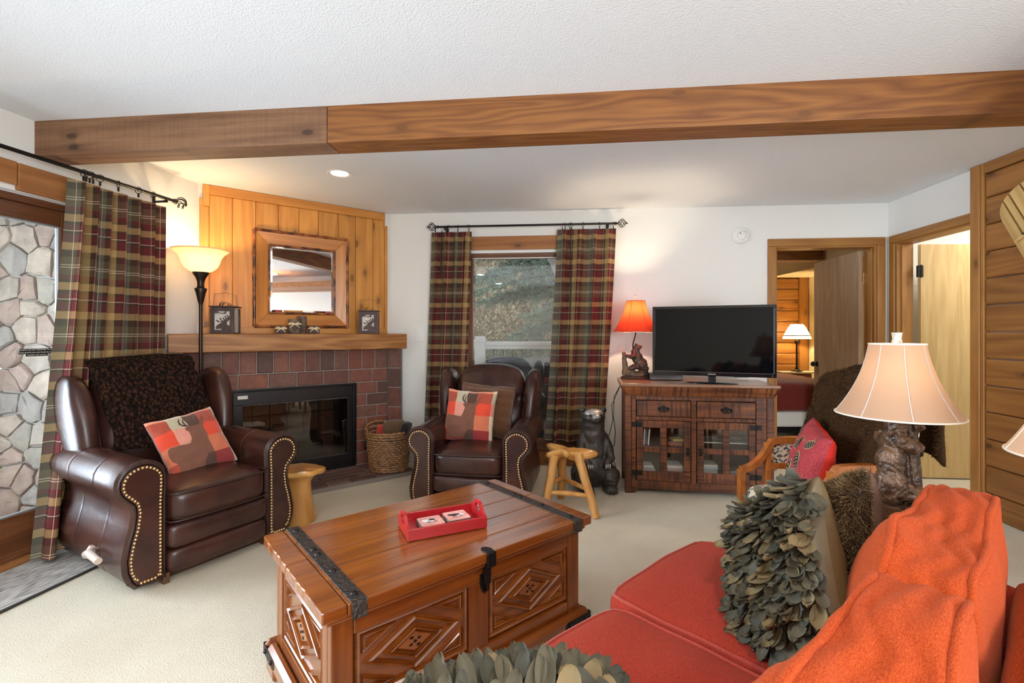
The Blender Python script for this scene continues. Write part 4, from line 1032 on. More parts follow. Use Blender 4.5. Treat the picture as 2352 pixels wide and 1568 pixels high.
def pose(o, loc, fwd, up=(0, 0, 1), roll=0.0):
    """local +z -> fwd, local +y ~ up"""
    z = V(fwd).normalized(); x = V(up).cross(z).normalized(); y = z.cross(x)
    o.matrix_world = frame(loc, x, y, z) @ RotM('Z', roll); return o
def piping(name, pts, r, m, parent, closed=True, n=7): return MB().tube(pts, r, n, closed=closed).build(name, m, parent, smooth=60)

# ================================================================ recliner
LEA = leather('brown_burgundy_leather', (.028, .0095, .0078), (.066, .022, .0145), .27)
def soft(name, x0, x1, y0, y1, z0, z1, m, parent, p=6, crown=(0, 0, 0), lump=.004, seed=1, cuts=9, fn=None):
    bmx = bmesh.new(); bmesh.ops.create_cube(bmx, size=2); bmesh.ops.subdivide_edges(bmx, edges=bmx.edges[:], cuts=cuts, use_grid_fill=True)
    c = V(((x0+x1)/2, (y0+y1)/2, (z0+z1)/2)); hs = V(((x1-x0)/2, (y1-y0)/2, (z1-z0)/2))
    for v in bmx.verts:
        q = v.co.copy(); q = V((sin(q.x*pi/2*.9)/sin(pi/2*.9), sin(q.y*pi/2*.9)/sin(pi/2*.9), sin(q.z*pi/2*.9)/sin(pi/2*.9)))
        L = (abs(q.x)**p+abs(q.y)**p+abs(q.z)**p)**(1/p); q = q/L
        s = V((q.x*hs.x, q.y*hs.y, q.z*hs.z))
        s.z += crown[2]*q.z*(1-q.x*q.x)*(1-q.y*q.y); s.y += crown[1]*q.y*(1-q.x*q.x)*(1-q.z*q.z); s.x += crown[0]*q.x*(1-q.y*q.y)*(1-q.z*q.z)
        s += noise.noise_vector(s*7+V((seed*3.1, 0, 0)))*lump
        s = s+c
        if fn: s = fn(s, q)
        v.co = s
    for f in bmx.faces: f.smooth = True
    me = bpy.data.meshes.new(name); bmx.to_mesh(me); bmx.free(); me.materials.append(m)
    o = bpy.data.objects.new(name, me); COL.objects.link(o); o.parent = parent
    return o
def recliner(loc, rz, label):
    t = thing('leather_recliner', label, 'recliner', loc, rz, group='leather recliners')
    # arm outline, x outward from the inner face
    out = [(.0, .03), (.0, .06), (.0, .22), (.0, .40), (-.003, .48)]
    for k in range(1, 15):
        a = radians(185-k*16.8); out.append((.096+.101*cos(a), .505+.098*sin(a)))
    out += [(.138, .405), (.133, .37), (.140, .31), (.158, .24), (.170, .17), (.166, .11), (.148, .06), (.122, .03)]
    cx_, cz_ = .085, .34
    def inset(d):
        n = len(out); r = []
        for i in range(n):
            a, b = V((*out[i-1], 0)), V((*out[(i+1) % n], 0)); tg = (b-a).normalized(); nm = V((tg.y, -tg.x, 0)); r.append((out[i][0]+nm.x*d, out[i][1]+nm.y*d))
        return r
    for sx in (-1, 1):
        o = MB(); n = len(out); Mx = lambda x, y, z: (sx*(.25+x), y, z)
        st = [(.010, inset(.016)), (.0, inset(.006)), (.012, inset(-.006)), (.03, inset(-.002))]+[(y, inset(0)) for y in (.12, .235, .246, .25, .254, .265, .40, .535, .546, .55, .554, .565, .70, .80)]+[(.82, inset(.012))]
        for j, (y, ol) in enumerate(st):
            for i, (x, z) in enumerate(ol):
                seam = -.0035 if j in (7, 13) else 0
                xx, zz = x, z
                if seam: xx += (cx_-x)*.03; zz += (cz_-z)*.010
                if y > .5: zz -= .0
                o.v.append(Mx(xx, y, zz))
        m = len(st)
        for j in range(m-1):
            for i in range(n):
                f = (j*n+i, j*n+(i+1) % n, (j+1)*n+(i+1) % n, (j+1)*n+i); o.f.append(f if sx < 0 else f[::-1]); o.mi.append(0)
        o.f.append(tuple(range(n)) if sx > 0 else tuple(range(n))[::-1]); o.mi.append(0)
        o.f.append(tuple((m-1)*n+i for i in range(n))[::-1] if sx > 0 else tuple((m-1)*n+i for i in range(n))); o.mi.append(0)
        arm = o.build('arm', LEA, t, smooth=55)
        ip = inset(.017)
        fr = frame((sx*.25, 0, 0), (sx, 0, 0), (0, 0, 1), (0, -1, 0))
        pn = MB(); n2 = len(ip)
        pn.prism(ip, -.012, .006, fr); pn.build('arm_front_panel', LEA, arm, smooth=40, bevel=.004)
        piping('arm_front_welt', [fr @ V((x, z, .0)) for x, z in inset(.010)], .005, M['welt'], arm)
        # brass nails along the edge of the panel
        nl = MB(); path = inset(.027)[1:-1]; pts = [V((x, z, 0)) for x, z in path]; acc = 0; stp = .0165
        bp = [V((path[-1][0], path[-1][1], 0)), V((path[0][0], path[0][1]-.0, 0))]
        seq = pts
        last = 0; d = 0
        for a, b in zip(seq[:-1], seq[1:]):
            L = (b-a).length
            while d <= L:
                p = a.lerp(b, d/L); nl.lathe([(.0068, 0), (.0055, .0032), (.003, .0048), (0, .0052)], 8, M=fr @ Matrix.Translation((p.x, p.y, .006))); d += stp
            d -= L
        for k in range(7):
            p = seq[-1].lerp(seq[0], (k+.5)/7); p.y = max(p.y, .055) if k in (0, 6) else .052; nl.lathe([(.0068, 0), (.0055, .0032), (.003, .0048), (0, .0052)], 8, M=fr @ Matrix.Translation((p.x, p.y, .006)))
        stuff(nl.build('nail_heads', M['brass'], arm, smooth=60))
    # wings
    for sx in (-1, 1):
        def wf(s, q, sx=sx):
            h = (s.z-.45)/.5; s.y += .13*h-.04*h*h; s.x += sx*(.035*h); 
            if q.z > .3: s.y += .02*(q.z-.3)
            return s
        soft('wing', sx*.335-.058, sx*.335+.058, .54, .84, .46, .945, LEA, t, p=3.6, crown=(.012, .02, .02), lump=.004, seed=3+sx, fn=wf)
    # back cushion
    def bf(s, q):
        h = (s.z-.42)/.6
        s.y += .165*h-.01
        if q.y < 0:
            cr = sum(exp(-((s.x-c)/.010)**2) for c in (-.125, 0.0, .125))*(1 if h > .35 else h/.35)
            s.y += .012*cr*(1-abs(q.z)**4)
            s.y += .034*exp(-((h-.50)/.05)**2)           # fold between head roll and lumbar pad
            s.y += .006*sin(s.x*60+4*nz(s, 6))*exp(-((h-.5)/.10)**2)
        if h > .55: s.x *= 1+.03*sin((h-.55)*4)
        return s
    soft('back_cushion', -.285, .285, .58, .80, .40, .985, LEA, t, p=3.8, crown=(.01, .05, .02), lump=.006, seed=5, cuts=21, fn=bf)
    soft('outer_back', -.36, .36, .80, .90, .05, .82, LEA, t, p=8, crown=(0, .02, 0), seed=8, fn=lambda s, q: s+V((0, .08*(s.z-.05)/.77-.02, 0)))
    sc = soft('seat_cushion', -.248, .248, -.035, .60, .275, .440, LEA, t, p=7, crown=(.0, .012, .028), lump=.006, seed=6, cuts=13)
    wp = []
    for zz in (.424, .292):
        pts = [(-.243, .30, zz), (-.243, .02, zz), (-.240, -.018, zz), (-.215, -.034, zz), (-.1, -.044, zz), (0, -.047, zz), (.1, -.044, zz), (.215, -.034, zz), (.240, -.018, zz), (.243, .02, zz), (.243, .30, zz)]
        piping('seat_welt', pts, .0045, M['welt'], sc, closed=False)
    soft('footrest_panel', -.248, .248, -.022, .12, .155, .276, LEA, t, p=7, crown=(0, .016, 0), lump=.004, seed=9)
    soft('footrest_panel', -.248, .248, -.022, .12, .045, .158, LEA, t, p=7, crown=(0, .016, 0), lump=.004, seed=10)
    MB().box(-.30, .30, .06, .76, .0, .05).build('base_frame', plain('dark_base_wood', (.06, .025, .012), .5), t, bevel=.004)
    MB().box(-.262, -.235, .0, .05, .0, .05).build('foot_block', plain('brown_foot_block', (.10, .045, .02), .4), t, bevel=.003)
    MB().box(.235, .262, .0, .05, .0, .05).build('foot_block', plain('brown_foot_block', (.10, .045, .02), .4), t, bevel=.003)
    lv = MB().lathe([(.0, -.02), (.03, -.02), (.03, .0), (.022, .012), (0, .012)], 16, M=frame((-.425, .33, .135), (0, 1, 0), (0, 0, 1), (-1, 0, 0)))
    lv.tube([(-.442, .33, .135), (-.452, .31, .15), (-.455, .27, .165), (-.455, .16, .152)], [.017, .016, .017, .016], 10).tube([(-.45, .30, .15), (-.435, .29, .185)], [.015, .012], 8)
    lab(lv.build('recline_lever', plain('pale_wood_lever', (.62, .50, .42), .3, coat=.4), t, smooth=50), 'pale wooden recline lever')
    return t
RA = V((-1.605, 2.640, 0)); RAz = radians(59.3)
RB_ = V((-.31, 3.31, 0)); RBz = radians(-9.8)
rec = recliner(RA, RAz, 'leather recliner with a dark fur throw over its back beside the curtain')
rec.scale = (1.06,)*3
rec2 = dup(rec, RB_, RBz, 'leather recliner with two pillows in front of the rear window'); rec2.scale = (1, 1, 1)

# fur throw on the first recliner
thr = thing('fur_throw', 'dark brown knitted faux fur throw over the back of the recliner by the curtain', 'throw', RA, RAz); thr.scale = (1.06,)*3
m_throw, nt, b = newmat('dark_knit_fur')
v = nd(nt, 'ShaderNodeTexVoronoi', Scale=1.0); lk(nt, coords(nt, (60, 60, 38)), v.inputs[0])
lk(nt, ramp(nt, v.outputs['Distance'], [(.1, (.070, .030, .016)), (.45, (.020, .008, .005)), (.8, (.005, .003, .002))]).outputs[0], b.inputs['Base Color'])
b.inputs['Roughness'].default_value = .9; b.inputs['Specular IOR Level'].default_value = .1; bump(nt, b, v.outputs['Distance'], .9, -.02)
def thf(u, v_):
    x = lerp(-.275, .235, u)+.03*(1-v_)*(u-.5)-.10*max(0, v_-.72)*(1-u)*0
    pts = [(.955, .55), (.965, .80), (.955, .96), (.90, 1.035), (.81, 1.045), (.735, 1.0), (.695, .90), (.665, .80), (.625, .70), (.575, .60), (.55, .545)]
    k = v_*(len(pts)-1); i = min(int(k), len(pts)-2); f = k-i
    y, z = lerp(pts[i][0], pts[i+1][0], f), lerp(pts[i][1], pts[i+1][1], f)
    e = abs(u-.5)*2
    z -= .02*e**3 if .3 < v_ < .55 else 0
    n_ = noise.noise_vector(V((x*7, y*7, z*7)))*.012
    return V((x+.02*sin(v_*9)*e, y-.014-.034*sm(.5, .66, v_)+.02*e*e*(v_ > .5), z+.012))+n_
o = MB().grid(thf, 30, 44); th_o = o.build('throw_cloth', m_throw, thr, smooth=0)
so2 = th_o.modifiers.new('solid', 'SOLIDIFY'); so2.thickness = .014; so2.offset = 0
m_fd = [plain('fur_dark', (.018, .010, .008), .7), plain('fur_mid', (.05, .027, .018), .7), plain('fur_tip', (.10, .055, .035), .7)]
fur('fur_pile', o, 12000, .016, .0010, m_fd, thr, seed=3, comb=V((0, -.2, -.5)), faces=[f[::-1] for f in o.f])

# stag cushions
cols = {'pe': (.80, .30, .17), 'cr': (.70, .60, .42), 'gr': (.48, .43, .30), 'rb': (.40, .075, .045), 'rd': (.72, .075, .035), 'pk': (.72, .30, .23), 'or': (.62, .17, .085), 'db': (.10, .05, .038), 'dr': (.30, .035, .035), 'br': (.20, .085, .055), 'pn': (.62, .28, .20)}
keys = list(cols); patch = [cloth('woven_patch_'+k, tuple(x*.85 for x in cols[k]), tuple(min(1, x*1.1) for x in cols[k]), 350, bmp=.3) for k in keys]
tab = [['pe', 'cr', 'pn', 'pe', 'cr'], ['rb', 'gr', 'db', 'rb', 'gr'], ['rd', 'pk', 'br', 'rd', 'pn'], ['or', 'pn', 'br', 'or', 'cr'], ['rb', 'dr', 'db', 'dr', 'cr']]
def stag_mi(x, y, side):
    if side < 0: return keys.index('br')
    c = 0 if x < .22 else 1 if x < .46 else 2 if x < .66 else 3 if x < .94 else 4
    r = 0 if y > .94 else 1 if y > .72 else 2 if y > .48 else 3 if y > .22 else 4
    return keys.index(tab[r][c])
stag = [(250, 870), (300, 850), (430, 855), (560, 880), (640, 875), (680, 800), (705, 690), (705, 650), (660, 600), (648, 560), (690, 525), (770, 545), (860, 570), (940, 560), (1010, 500), (1030, 530), (970, 620), (960, 800), (930, 900), (860, 1000), (850, 1180), (780, 1300), (740, 1430), (300, 1420), (330, 1300), (300, 1200), (240, 1120), (230, 950)]
ant1 = [(690, 525), (640, 490), (606, 430), (628, 345), (690, 275), (650, 375), (650, 440), (672, 466), (690, 370), (765, 275), (712, 380), (700, 478), (742, 520)]
ant2 = [(940, 560), (955, 500), (1010, 415), (1062, 325), (1042, 445), (1020, 510)]
def stag_cushion(loc, fwd, up, label, roll=0, w=.40):
    t = thing('stag_cushion', label, 'cushion', group='stag cushions on the recliners'); pose(t, loc, fwd, up, roll)
    fn = pillow_fn(w, w, .13, seed=2); pillow('cushion_cover', fn, patch, t, 30, stag_mi)
    for pl, nm, mm in ((stag, 'stag_applique', patch[keys.index('br')]), (ant1, 'antler_applique', patch[keys.index('db')]), (ant2, 'antler_applique', patch[keys.index('br')])):
        bmx = bmesh.new(); vs = [bmx.verts.new(((px-200)/1190*2-1, 1-(py-190)/1290*2, 0)) for px, py in pl]; bmx.faces.new(vs)
        bmesh.ops.triangulate(bmx, faces=bmx.faces[:])
        for _ in range(3): bmesh.ops.subdivide_edges(bmx, edges=[e for e in bmx.edges if e.calc_length() > .12], cuts=1); bmesh.ops.triangulate(bmx, faces=bmx.faces[:])
        for v in bmx.verts: v.co = fn(v.co.x*.97, v.co.y*.97, 1)+V((0, 0, .0022))
        for f in bmx.faces:
            f.smooth = True
            if f.normal.z < 0: f.normal_flip()
        me = bpy.data.meshes.new(nm); bmx.to_mesh(me); bmx.free(); me.materials.append(mm)
        ob = bpy.data.objects.new(nm, me); COL.objects.link(ob); ob.parent = t
    return t
WA = Matrix.Translation(RA) @ RotM('Z', RAz) @ Matrix.Scale(1.06, 4); WB = Matrix.Translation(RB_) @ RotM('Z', RBz)
dirA = lambda v: (RotM('Z', RAz) @ V(v)); dirB = lambda v: (RotM('Z', RBz) @ V(v))
stag_cushion(WA @ V((.02, .32, .580)), dirA((.05, -1, .62)), dirA((.0, .5, 1)), 'stag cushion slumped on the seat of the recliner with the fur throw', roll=.16, w=.385)
stag_cushion(WB @ V((-.075, .36, .630)), dirB((-.05, -1, .30)), dirB((0.05, .3, 1)), 'stag cushion upright on the recliner before the rear window', w=.40)
lc = thing('brown_cushion', 'brown quilted cushion behind the stag cushion in the window recliner', 'cushion'); pose(lc, WB @ V((.025, .47, .655)), dirB((.05, -1, .30)), dirB((0, .3, 1)), -.07)
fnb = pillow_fn(.44, .42, .14, seed=6)
def fnq(x, y, s): p = fnb(x, y, s); p.z -= s*.010*abs(sin(y*9))**6; return p
pillow('cushion_cover', fnq, cloth('brown_velvet', (.09, .036, .016), (.14, .06, .026), 160, bmp=.3, sheen=.6), lc, 40)
piping('cushion_cord', [fnb(x, y, 0) for x, y in [(-1+.1*i, -1) for i in range(20)]+[(1, -1+.1*i) for i in range(20)]+[(1-.1*i, 1) for i in range(20)]+[(-1, 1-.1*i) for i in range(20)]], .006, plain('dark_cord', (.03, .014, .008), .6), lc)

# ================================================================ wooden trunk table
TK = thing('trunk_table', 'long carved wooden trunk used as a coffee table, with iron straps', 'table', (-.3025, 1.905, 0), atan2(.640, .768))
LX_, LY_ = .5525, .33
strap_x = (-LX_+.105, LX_-.085)
py_ = [-.33, -.215, -.085, .05, .19, .33]
ex0, ex1 = -LX_+.072, LX_-.055
for a, b in zip(py_[:-1], py_[1:]): MB().box(ex0+.001, ex1-.001, a+.0012, b-.0012, .466, .4995).build('plank', M['chest_x'], TK, bevel=.0035)
def live(x0, x1, y0, y1, sgn, nm):
    o = MB(); n = 16; pts = []
    for k in range(n+1):
        y = lerp(y0, y1, k/n); xo = (x0 if sgn < 0 else x1)+sgn*(.004*nz((y*14, sgn, 0))+.002*nz((y*50, sgn, 3))); pts.append((xo, y))
    poly = pts+[((x1 if sgn < 0 else x0), y1), ((x1 if sgn < 0 else x0), y0)]
    if sgn > 0: poly = poly[::-1]
    if sum(poly[i][0]*poly[(i+1) % len(poly)][1]-poly[(i+1) % len(poly)][0]*poly[i][1] for i in range(len(poly))) < 0: poly = poly[::-1]
    o.prism(poly, .464, .500, Matrix.Identity(4)); return o.build(nm, M['chest_x'], TK, bevel=.005)
live(-LX_, ex0-.001, -LY_, .03, -1, 'end_board'); live(-LX_, ex0-.001, .032, LY_, -1, 'end_board')
live(ex1+.001, LX_, -LY_, .03, 1, 'end_board'); live(ex1+.001, LX_, .032, LY_, 1, 'end_board')
MB().box(-.535, .535, -.312, .312, .443, .464).build('under_moulding', M['chest_x'], TK, bevel=.007, bseg=3)
for x in strap_x:
    s = MB().box(x-.023, x+.023, -LY_-.004, LY_+.004, .4995, .5025).box(x-.023, x+.023, -LY_-.005, -LY_-.001, .452, .5025).box(x-.023, x+.023, LY_+.001, LY_+.005, .452, .5025)
    sp_ = s.build('iron_strap', M['hammered'], TK, bevel=.001)
    for y in (-.29, -.115, .03, .075, .285):
        MB().lathe([(.011, 0), (.010, .004), (.006, .007), (0, .0075)], 10, M=Matrix.Translation((x, y, .5025))).build('bolt_head', M['iron'], sp_, smooth=50)
# carcass
bx, by, z0, z1 = .515, .292, .105, .445
MB().box(-bx+.02, bx-.02, -by+.02, by-.02, .08, .44).build('carcass', M['chest_x'], TK)
def framebox(x0, x1, y0, y1, a, b, nm, m, bev=.004): return MB().box(x0, x1, y0, y1, a, b).build(nm, M[m], TK, bevel=bev)
for sy in (-1, 1):
    f0, f1 = (sy*by-.0, sy*(by-.03)); yA, yB = min(f0, f1), max(f0, f1)
    for xa, xb in ((-bx, -bx+.065), (bx-.065, bx)): framebox(xa, xb, yA, yB, z0, z1, 'stile', 'chest_z')
    framebox(-.042, .042, yA, yB, z0+.05, z1-.06, 'stile', 'chest_z')
    framebox(-bx+.066, bx-.066, yA, yB, z1-.06, z1, 'rail', 'chest_x'); framebox(-bx+.066, bx-.066, yA, yB, z0, z0+.05, 'rail', 'chest_x')
for sx in (-1, 1):
    f0, f1 = sx*bx, sx*(bx-.03); xA, xB = min(f0, f1), max(f0, f1)
    for ya, yb in ((-by+.031, -by+.075), (by-.075, by-.031)): framebox(xA, xB, ya, yb, z0, z1, 'stile', 'chest_z')
    framebox(xA, xB, -by+.076, by-.076, z1-.05, z1, 'rail', 'chest_y'); framebox(xA, xB, -by+.076, by-.076, z0, z0+.05, 'rail', 'chest_y')
def ringm(poly, wdt, hgt, fr, nm, m):
    """raised moulding following a closed polygon (local 2D), ridge in the middle"""
    n = len(poly); P = [V((*p, 0)) for p in poly]; ar = sum(P[i].x*P[(i+1) % n].y-P[(i+1) % n].x*P[i].y for i in range(n)); sg = 1 if ar > 0 else -1
    def off(d):
        r = []
        for i in range(n):
            a, b, c = P[i-1], P[i], P[(i+1) % n]; t1, t2 = (b-a).normalized(), (c-b).normalized()
            n1, n2 = V((-t1.y, t1.x, 0))*sg, V((-t2.y, t2.x, 0))*sg; bi = (n1+n2); bi = bi/max(.25, bi.length_squared)*2; r.append(b+bi*d)
        return r
    rings_ = [(0, 0), (.18*wdt, hgt), (.5*wdt, hgt*.55), (.82*wdt, hgt), (wdt, 0)]
    vs = []; fs = []
    for d, h in rings_: vs += [fr @ V((p.x, p.y, h)) for p in off(d)]
    for r in range(4):
        for i in range(n): f = (r*n+i, r*n+(i+1) % n, (r+1)*n+(i+1) % n, (r+1)*n+i); fs.append(f if sg > 0 else f[::-1])
    return MB().add(vs, fs).build(nm, M[m], TK)
def carved(fr, w, h, m, mz):
    MB().box(-w-.01, w+.01, -h-.01, h+.01, -.012, .0, fr).build('panel_board', M[m], TK)
    ringm([(-w, -h), (w, -h), (w, h), (-w, h)], .020, .012, fr, 'panel_moulding', m)
    a, b = w-.028, h-.026
    ringm([(-a, 0), (0, -b), (a, 0), (0, b)], .016, .011, fr, 'diamond_moulding', m)
    ringm([(-a*.62, 0), (0, -b*.62), (a*.62, 0), (0, b*.62)], .014, .014, fr, 'diamond_moulding', m)
    MB().prism([(-a*.36, 0), (0, -b*.36), (a*.36, 0), (0, b*.36)], .0, .009, fr).build('diamond_boss', M[m], TK, bevel=.003)
    for sx in (-1, 1):
        for sy in (-1, 1):
            t = [(sx*(a+.004), sy*(b+.002)), (sx*a*.36, sy*(b+.002)), (sx*(a+.004), sy*b*.36)]
            ringm(t, .012, .010, fr, 'corner_moulding', m)
    k = .020 if w > .1 else .015
    for q in ([(-.28, 0), (0, -.28), (.28, 0), (0, .28)], [(-.9, -.35), (-.5, -.55), (-.3, -.28), (-.45, -.1)], [(.9, .35), (.5, .55), (.3, .28), (.45, .1)], [(-.75, .6), (-.3, .5), (-.2, .85), (-.7, .9)], [(.75, -.6), (.3, -.5), (.2, -.85), (.7, -.9)]):
        if sum(q[i][0]*q[(i+1) % 4][1]-q[(i+1) % 4][0]*q[i][1] for i in range(4)) < 0: q = q[::-1]
        MB().prism([(x*k*1.25, y*k) for x, y in q], .009, .0105, fr).build('inlay', M['iron'], TK)
for sgn in (-1, 1): carved(frame((sgn*.246, -by+.016, .28), (1, 0, 0), (0, 0, 1), (0, -1, 0)), .200, .112, 'chest_x', 'chest_z')
carved(frame((-bx+.016, 0, .277), (0, -1, 0), (0, 0, 1), (-1, 0, 0)), .210, .118, 'chest_y', 'chest_z')
# plinth with iron corner straps and feet
for (x0, x1, y0, y1, m) in ((-.55, .55, -.325, -.285, 'chest_x'), (-.55, .55, .285, .325, 'chest_x'), (-.55, -.51, -.284, .284, 'chest_y'), (.51, .55, -.284, .284, 'chest_y')):
    b_ = MB().box(x0, x1, y0, y1, .045, .115).build('plinth_board', M[m], TK, bevel=.014, bseg=1)
for sx in (-1, 1):
    for sy in (-1, 1):
        MB().box(min(sx*.545, sx*.445), max(sx*.545, sx*.445), min(sy*.32, sy*.22), max(sy*.32, sy*.22), 0, .048).build('bracket_foot', M['chest_x'], TK, bevel=.008)
        st_ = MB().box(min(sx*.552, sx*.42), max(sx*.552, sx*.42), min(sy*.3265, sy*.323), max(sy*.3265, sy*.323), .062, .100).box(min(sx*.5515, sx*.548), max(sx*.5515, sx*.548), min(sy*.325, sy*.2), max(sy*.325, sy*.2), .062, .100)
        st_.cyl((sx*.42, sy*.3265, .081), (sx*.42, sy*.323, .081), .019, n=14).cyl((sx*.5515, sy*.2, .081), (sx*.548, sy*.2, .081), .019, n=14)
        so3 = st_.build('corner_strap', M['iron'], TK)
        for p, ax in (((sx*.52, sy*.3265, .081), (0, sy, 0)), ((sx*.435, sy*.3265, .081), (0, sy, 0)), ((sx*.5515, sy*.295, .081), (sx, 0, 0)), ((sx*.5515, sy*.215, .081), (sx, 0, 0))):
            MB().ball(p, .009, n=8, m=6).build('bolt_head', M['iron'], so3, smooth=60)
# hasp
hp = MB().prism([(-.016, -.03), (.016, -.03), (.02, -.005), (.012, .012), (.0, .02), (-.012, .012), (-.02, -.005)], 0, .003, frame((.022, -LY_+.03, .4995), (1, 0, 0), (0, 1, 0), (0, 0, 1)))
hp.box(.004, .040, -LY_-.010, -LY_-.001, .452, .502).box(.010, .034, -.318, -.300, .385, .452).prism([(-.02, .03), (-.02, -.005), (-.012, -.03), (0, -.042), (.012, -.03), (.02, -.005), (.02, .03)], 0, .006, frame((.022, -by, .385), (1, 0, 0), (0, 0, 1), (0, -1, 0)))
hp.tube([(.022, -by-.006, .40), (.022, -by-.022, .39), (.022, -by-.022, .365), (.022, -by-.006, .355)], .005, 8)
hp.build('hasp_latch', M['iron'], TK, bevel=.002)

# tray with coasters
tp = V((-.3784, 1.742, 0)); ta = atan2(.128, .278)
c_ = tp+V((cos(ta), sin(ta), 0))*.155+V((-sin(ta), cos(ta), 0))*.088; c_.z = .5027
ty = thing('red_tray', 'red wooden serving tray with cut out handles on the trunk table', 'tray', c_, ta)
m_rt = wood('red_painted_wood', (.34, .010, .014), (.50, .018, .022), 'X', .28, grain=10, ring=.2, bmp=.05, coat=.3, tint=.05)
for i in range(4): MB().box(-.145, .145, -.079+.0405*i, -.079+.0405*i+.0365, .0, .007).build('slat', m_rt, ty, bevel=.001)
for s in (-1, 1):
    MB().box(-.155, .155, min(s*.088, s*.080), max(s*.088, s*.080), 0, .042).build('long_side', m_rt, ty, bevel=.0015)
    outl = [(-.080, 0), (.080, 0), (.080, .044), (.060, .048), (.045, .062), (.033, .076), (.017, .082), (-.017, .082), (-.033, .076), (-.045, .062), (-.060, .048), (-.080, .044)]
    hole = [(.026*cos(2*pi*k/20), .052+.0175*sin(2*pi*k/20)) for k in range(20)]
    bmx = bmesh.new(); fr = frame((s*.151, 0, 0), (0, 1, 0), (0, 0, 1), (1, 0, 0))
    def loop(pts): vs = [bmx.verts.new((x, y, 0)) for x, y in pts]; return [bmx.edges.new((vs[i], vs[(i+1) % len(vs)])) for i in range(len(vs))]
    es = loop(outl)+loop(hole); bmesh.ops.triangle_fill(bmx, edges=es, use_beauty=True)
    ge = bmesh.ops.extrude_face_region(bmx, geom=bmx.faces[:]); 
    for v in [g for g in ge['geom'] if isinstance(g, bmesh.types.BMVert)]: v.co.z += .009
    bmesh.ops.translate(bmx, verts=bmx.verts[:], vec=(0, 0, -.0045)); bmx.transform(fr); bmesh.ops.recalc_face_normals(bmx, faces=bmx.faces[:])
    me = bpy.data.meshes.new('handle_end'); bmx.to_mesh(me); bmx.free(); me.materials.append(m_rt); o = bpy.data.objects.new('handle_end', me); COL.objects.link(o); o.parent = ty
TYM = Matrix.Translation(c_) @ RotM('Z', ta)
m_cs = plain('coaster_cork_edge', (.10, .085, .08), .6); m_cp = plain('coaster_face_pink', (.78, .38, .34), .25, nscale=18, namt=.25); m_cw = plain('print_white', (.85, .85, .85), .3); m_ck = plain('print_black', (.02, .02, .03), .3)
def coaster(px, py, k, rz, lb, top):
    t = thing('coaster', lb, 'coaster', TYM @ V((px, py, .0075+.0062*k)), ta+rz, group='square coasters stacked in the red tray')
    r = .047; MB().box(-r, r, -r, r, 0, .0042).build('coaster_base', m_cs, t, bevel=.002)
    MB().prism([(x*r*.97, y*r*.97) for x, y in [(-.86, -1), (.86, -1), (1, -.86), (1, .86), (.86, 1), (-.86, 1), (-1, .86), (-1, -.86)]], .0042, .0056, Matrix.Identity(4)).build('coaster_face', m_cp, t)
    if top:
        I = Matrix.Identity(4); e = lambda cx, cy, a, b: [(cx+a*cos(2*pi*i/14), cy+b*sin(2*pi*i/14)) for i in range(14)]
        z = .0057
        MB().prism(e(-.006, .004, .024, .013) if top == 1 else e(.016, .0, .015, .011), z-.0002, z, I).build('print_shape', m_cw, t)
        MB().prism(e(.006, .010, .014, .008) if top == 1 else e(-.006, .008, .022, .009), z, z+.0003, I).build('print_shape', m_ck, t)
        MB().prism(e(-.026, .012, .008, .006), z, z+.0003, I).build('print_shape', m_cw if top == 1 else m_ck, t)
        for x in (-.016, -.008, .010, .018): MB().prism([(x, -.018), (x+.003, -.018), (x+.003, .0), (x, .0)], z, z+.0002, I).build('print_shape', m_ck, t)
for k in range(4):
    coaster(-.048, -.008, k, .05*sin(k*3), 'top coaster printed with a white animal, near end of the red tray' if k == 3 else ['bottom coaster', 'third coaster from the top', 'second coaster from the top'][k]+' in the white animal stack of the red tray', 1 if k == 3 else 0)
    coaster(.060, .006, k, .06*sin(k*2+1), 'top coaster printed with a dark animal, far end of the red tray' if k == 3 else ['bottom coaster', 'third coaster from the top', 'second coaster from the top'][k]+' in the dark animal stack of the red tray', 2 if k == 3 else 0)
# ================================================================ media cabinet
CB0 = V((.855, 3.763, 0)); cba = atan2(-.161, .987)
CB = thing('media_cabinet', 'reclaimed dark red wood cabinet with four pane glass doors under the television', 'cabinet', CB0, cba)
CBM = Matrix.Translation(CB0) @ RotM('Z', cba)
def cbx(x0, x1, y0, y1, z0, z1, nm, m, bev=.004, par=None): return MB().box(x0, x1, y0, y1, z0, z1).build(nm, M[m], par or CB, bevel=bev)
W_, D_ = 1.169, .50
for i in range(4): cbx(0, W_, .0+D_*i/4+.0008, D_*(i+1)/4-.0008, .848, .870, 'top_plank', 'cab_top', .003)
cr = MB(); 
def crown(pts_f, nm, m):
    return pts_f
cr.add([(.0, 0, .848), (W_, 0, .848), (W_-.035, .035, .772), (.035, .035, .772), (.0, .02, .848), (W_, .02, .848), (W_-.035, .055, .772), (.035, .055, .772)], [(0, 3, 2, 1), (4, 5, 6, 7), (0, 1, 5, 4), (3, 7, 6, 2), (0, 4, 7, 3), (1, 2, 6, 5)])
cr.build('crown_board', M['cab_x'], CB, bevel=.002)
for sx, x0 in ((-1, 0), (1, W_)):
    a, b = x0, x0-sx*.035*-1 if sx < 0 else W_-.035
    b = .035 if sx < 0 else W_-.035; c2 = .05 if sx < 0 else W_-.05; t2 = .016 if sx < 0 else W_-.016
    MB().add([(a, .0, .848), (a, D_, .848), (b, D_-.03, .772), (b, .035, .772), (t2, .0, .848), (t2, D_, .848), (c2, D_-.03, .772), (c2, .035, .772)], [(0, 1, 2, 3), (7, 6, 5, 4), (0, 4, 5, 1), (1, 5, 6, 2), (2, 6, 7, 3), (3, 7, 4, 0)]).build('crown_board', M['cab_x'], CB)
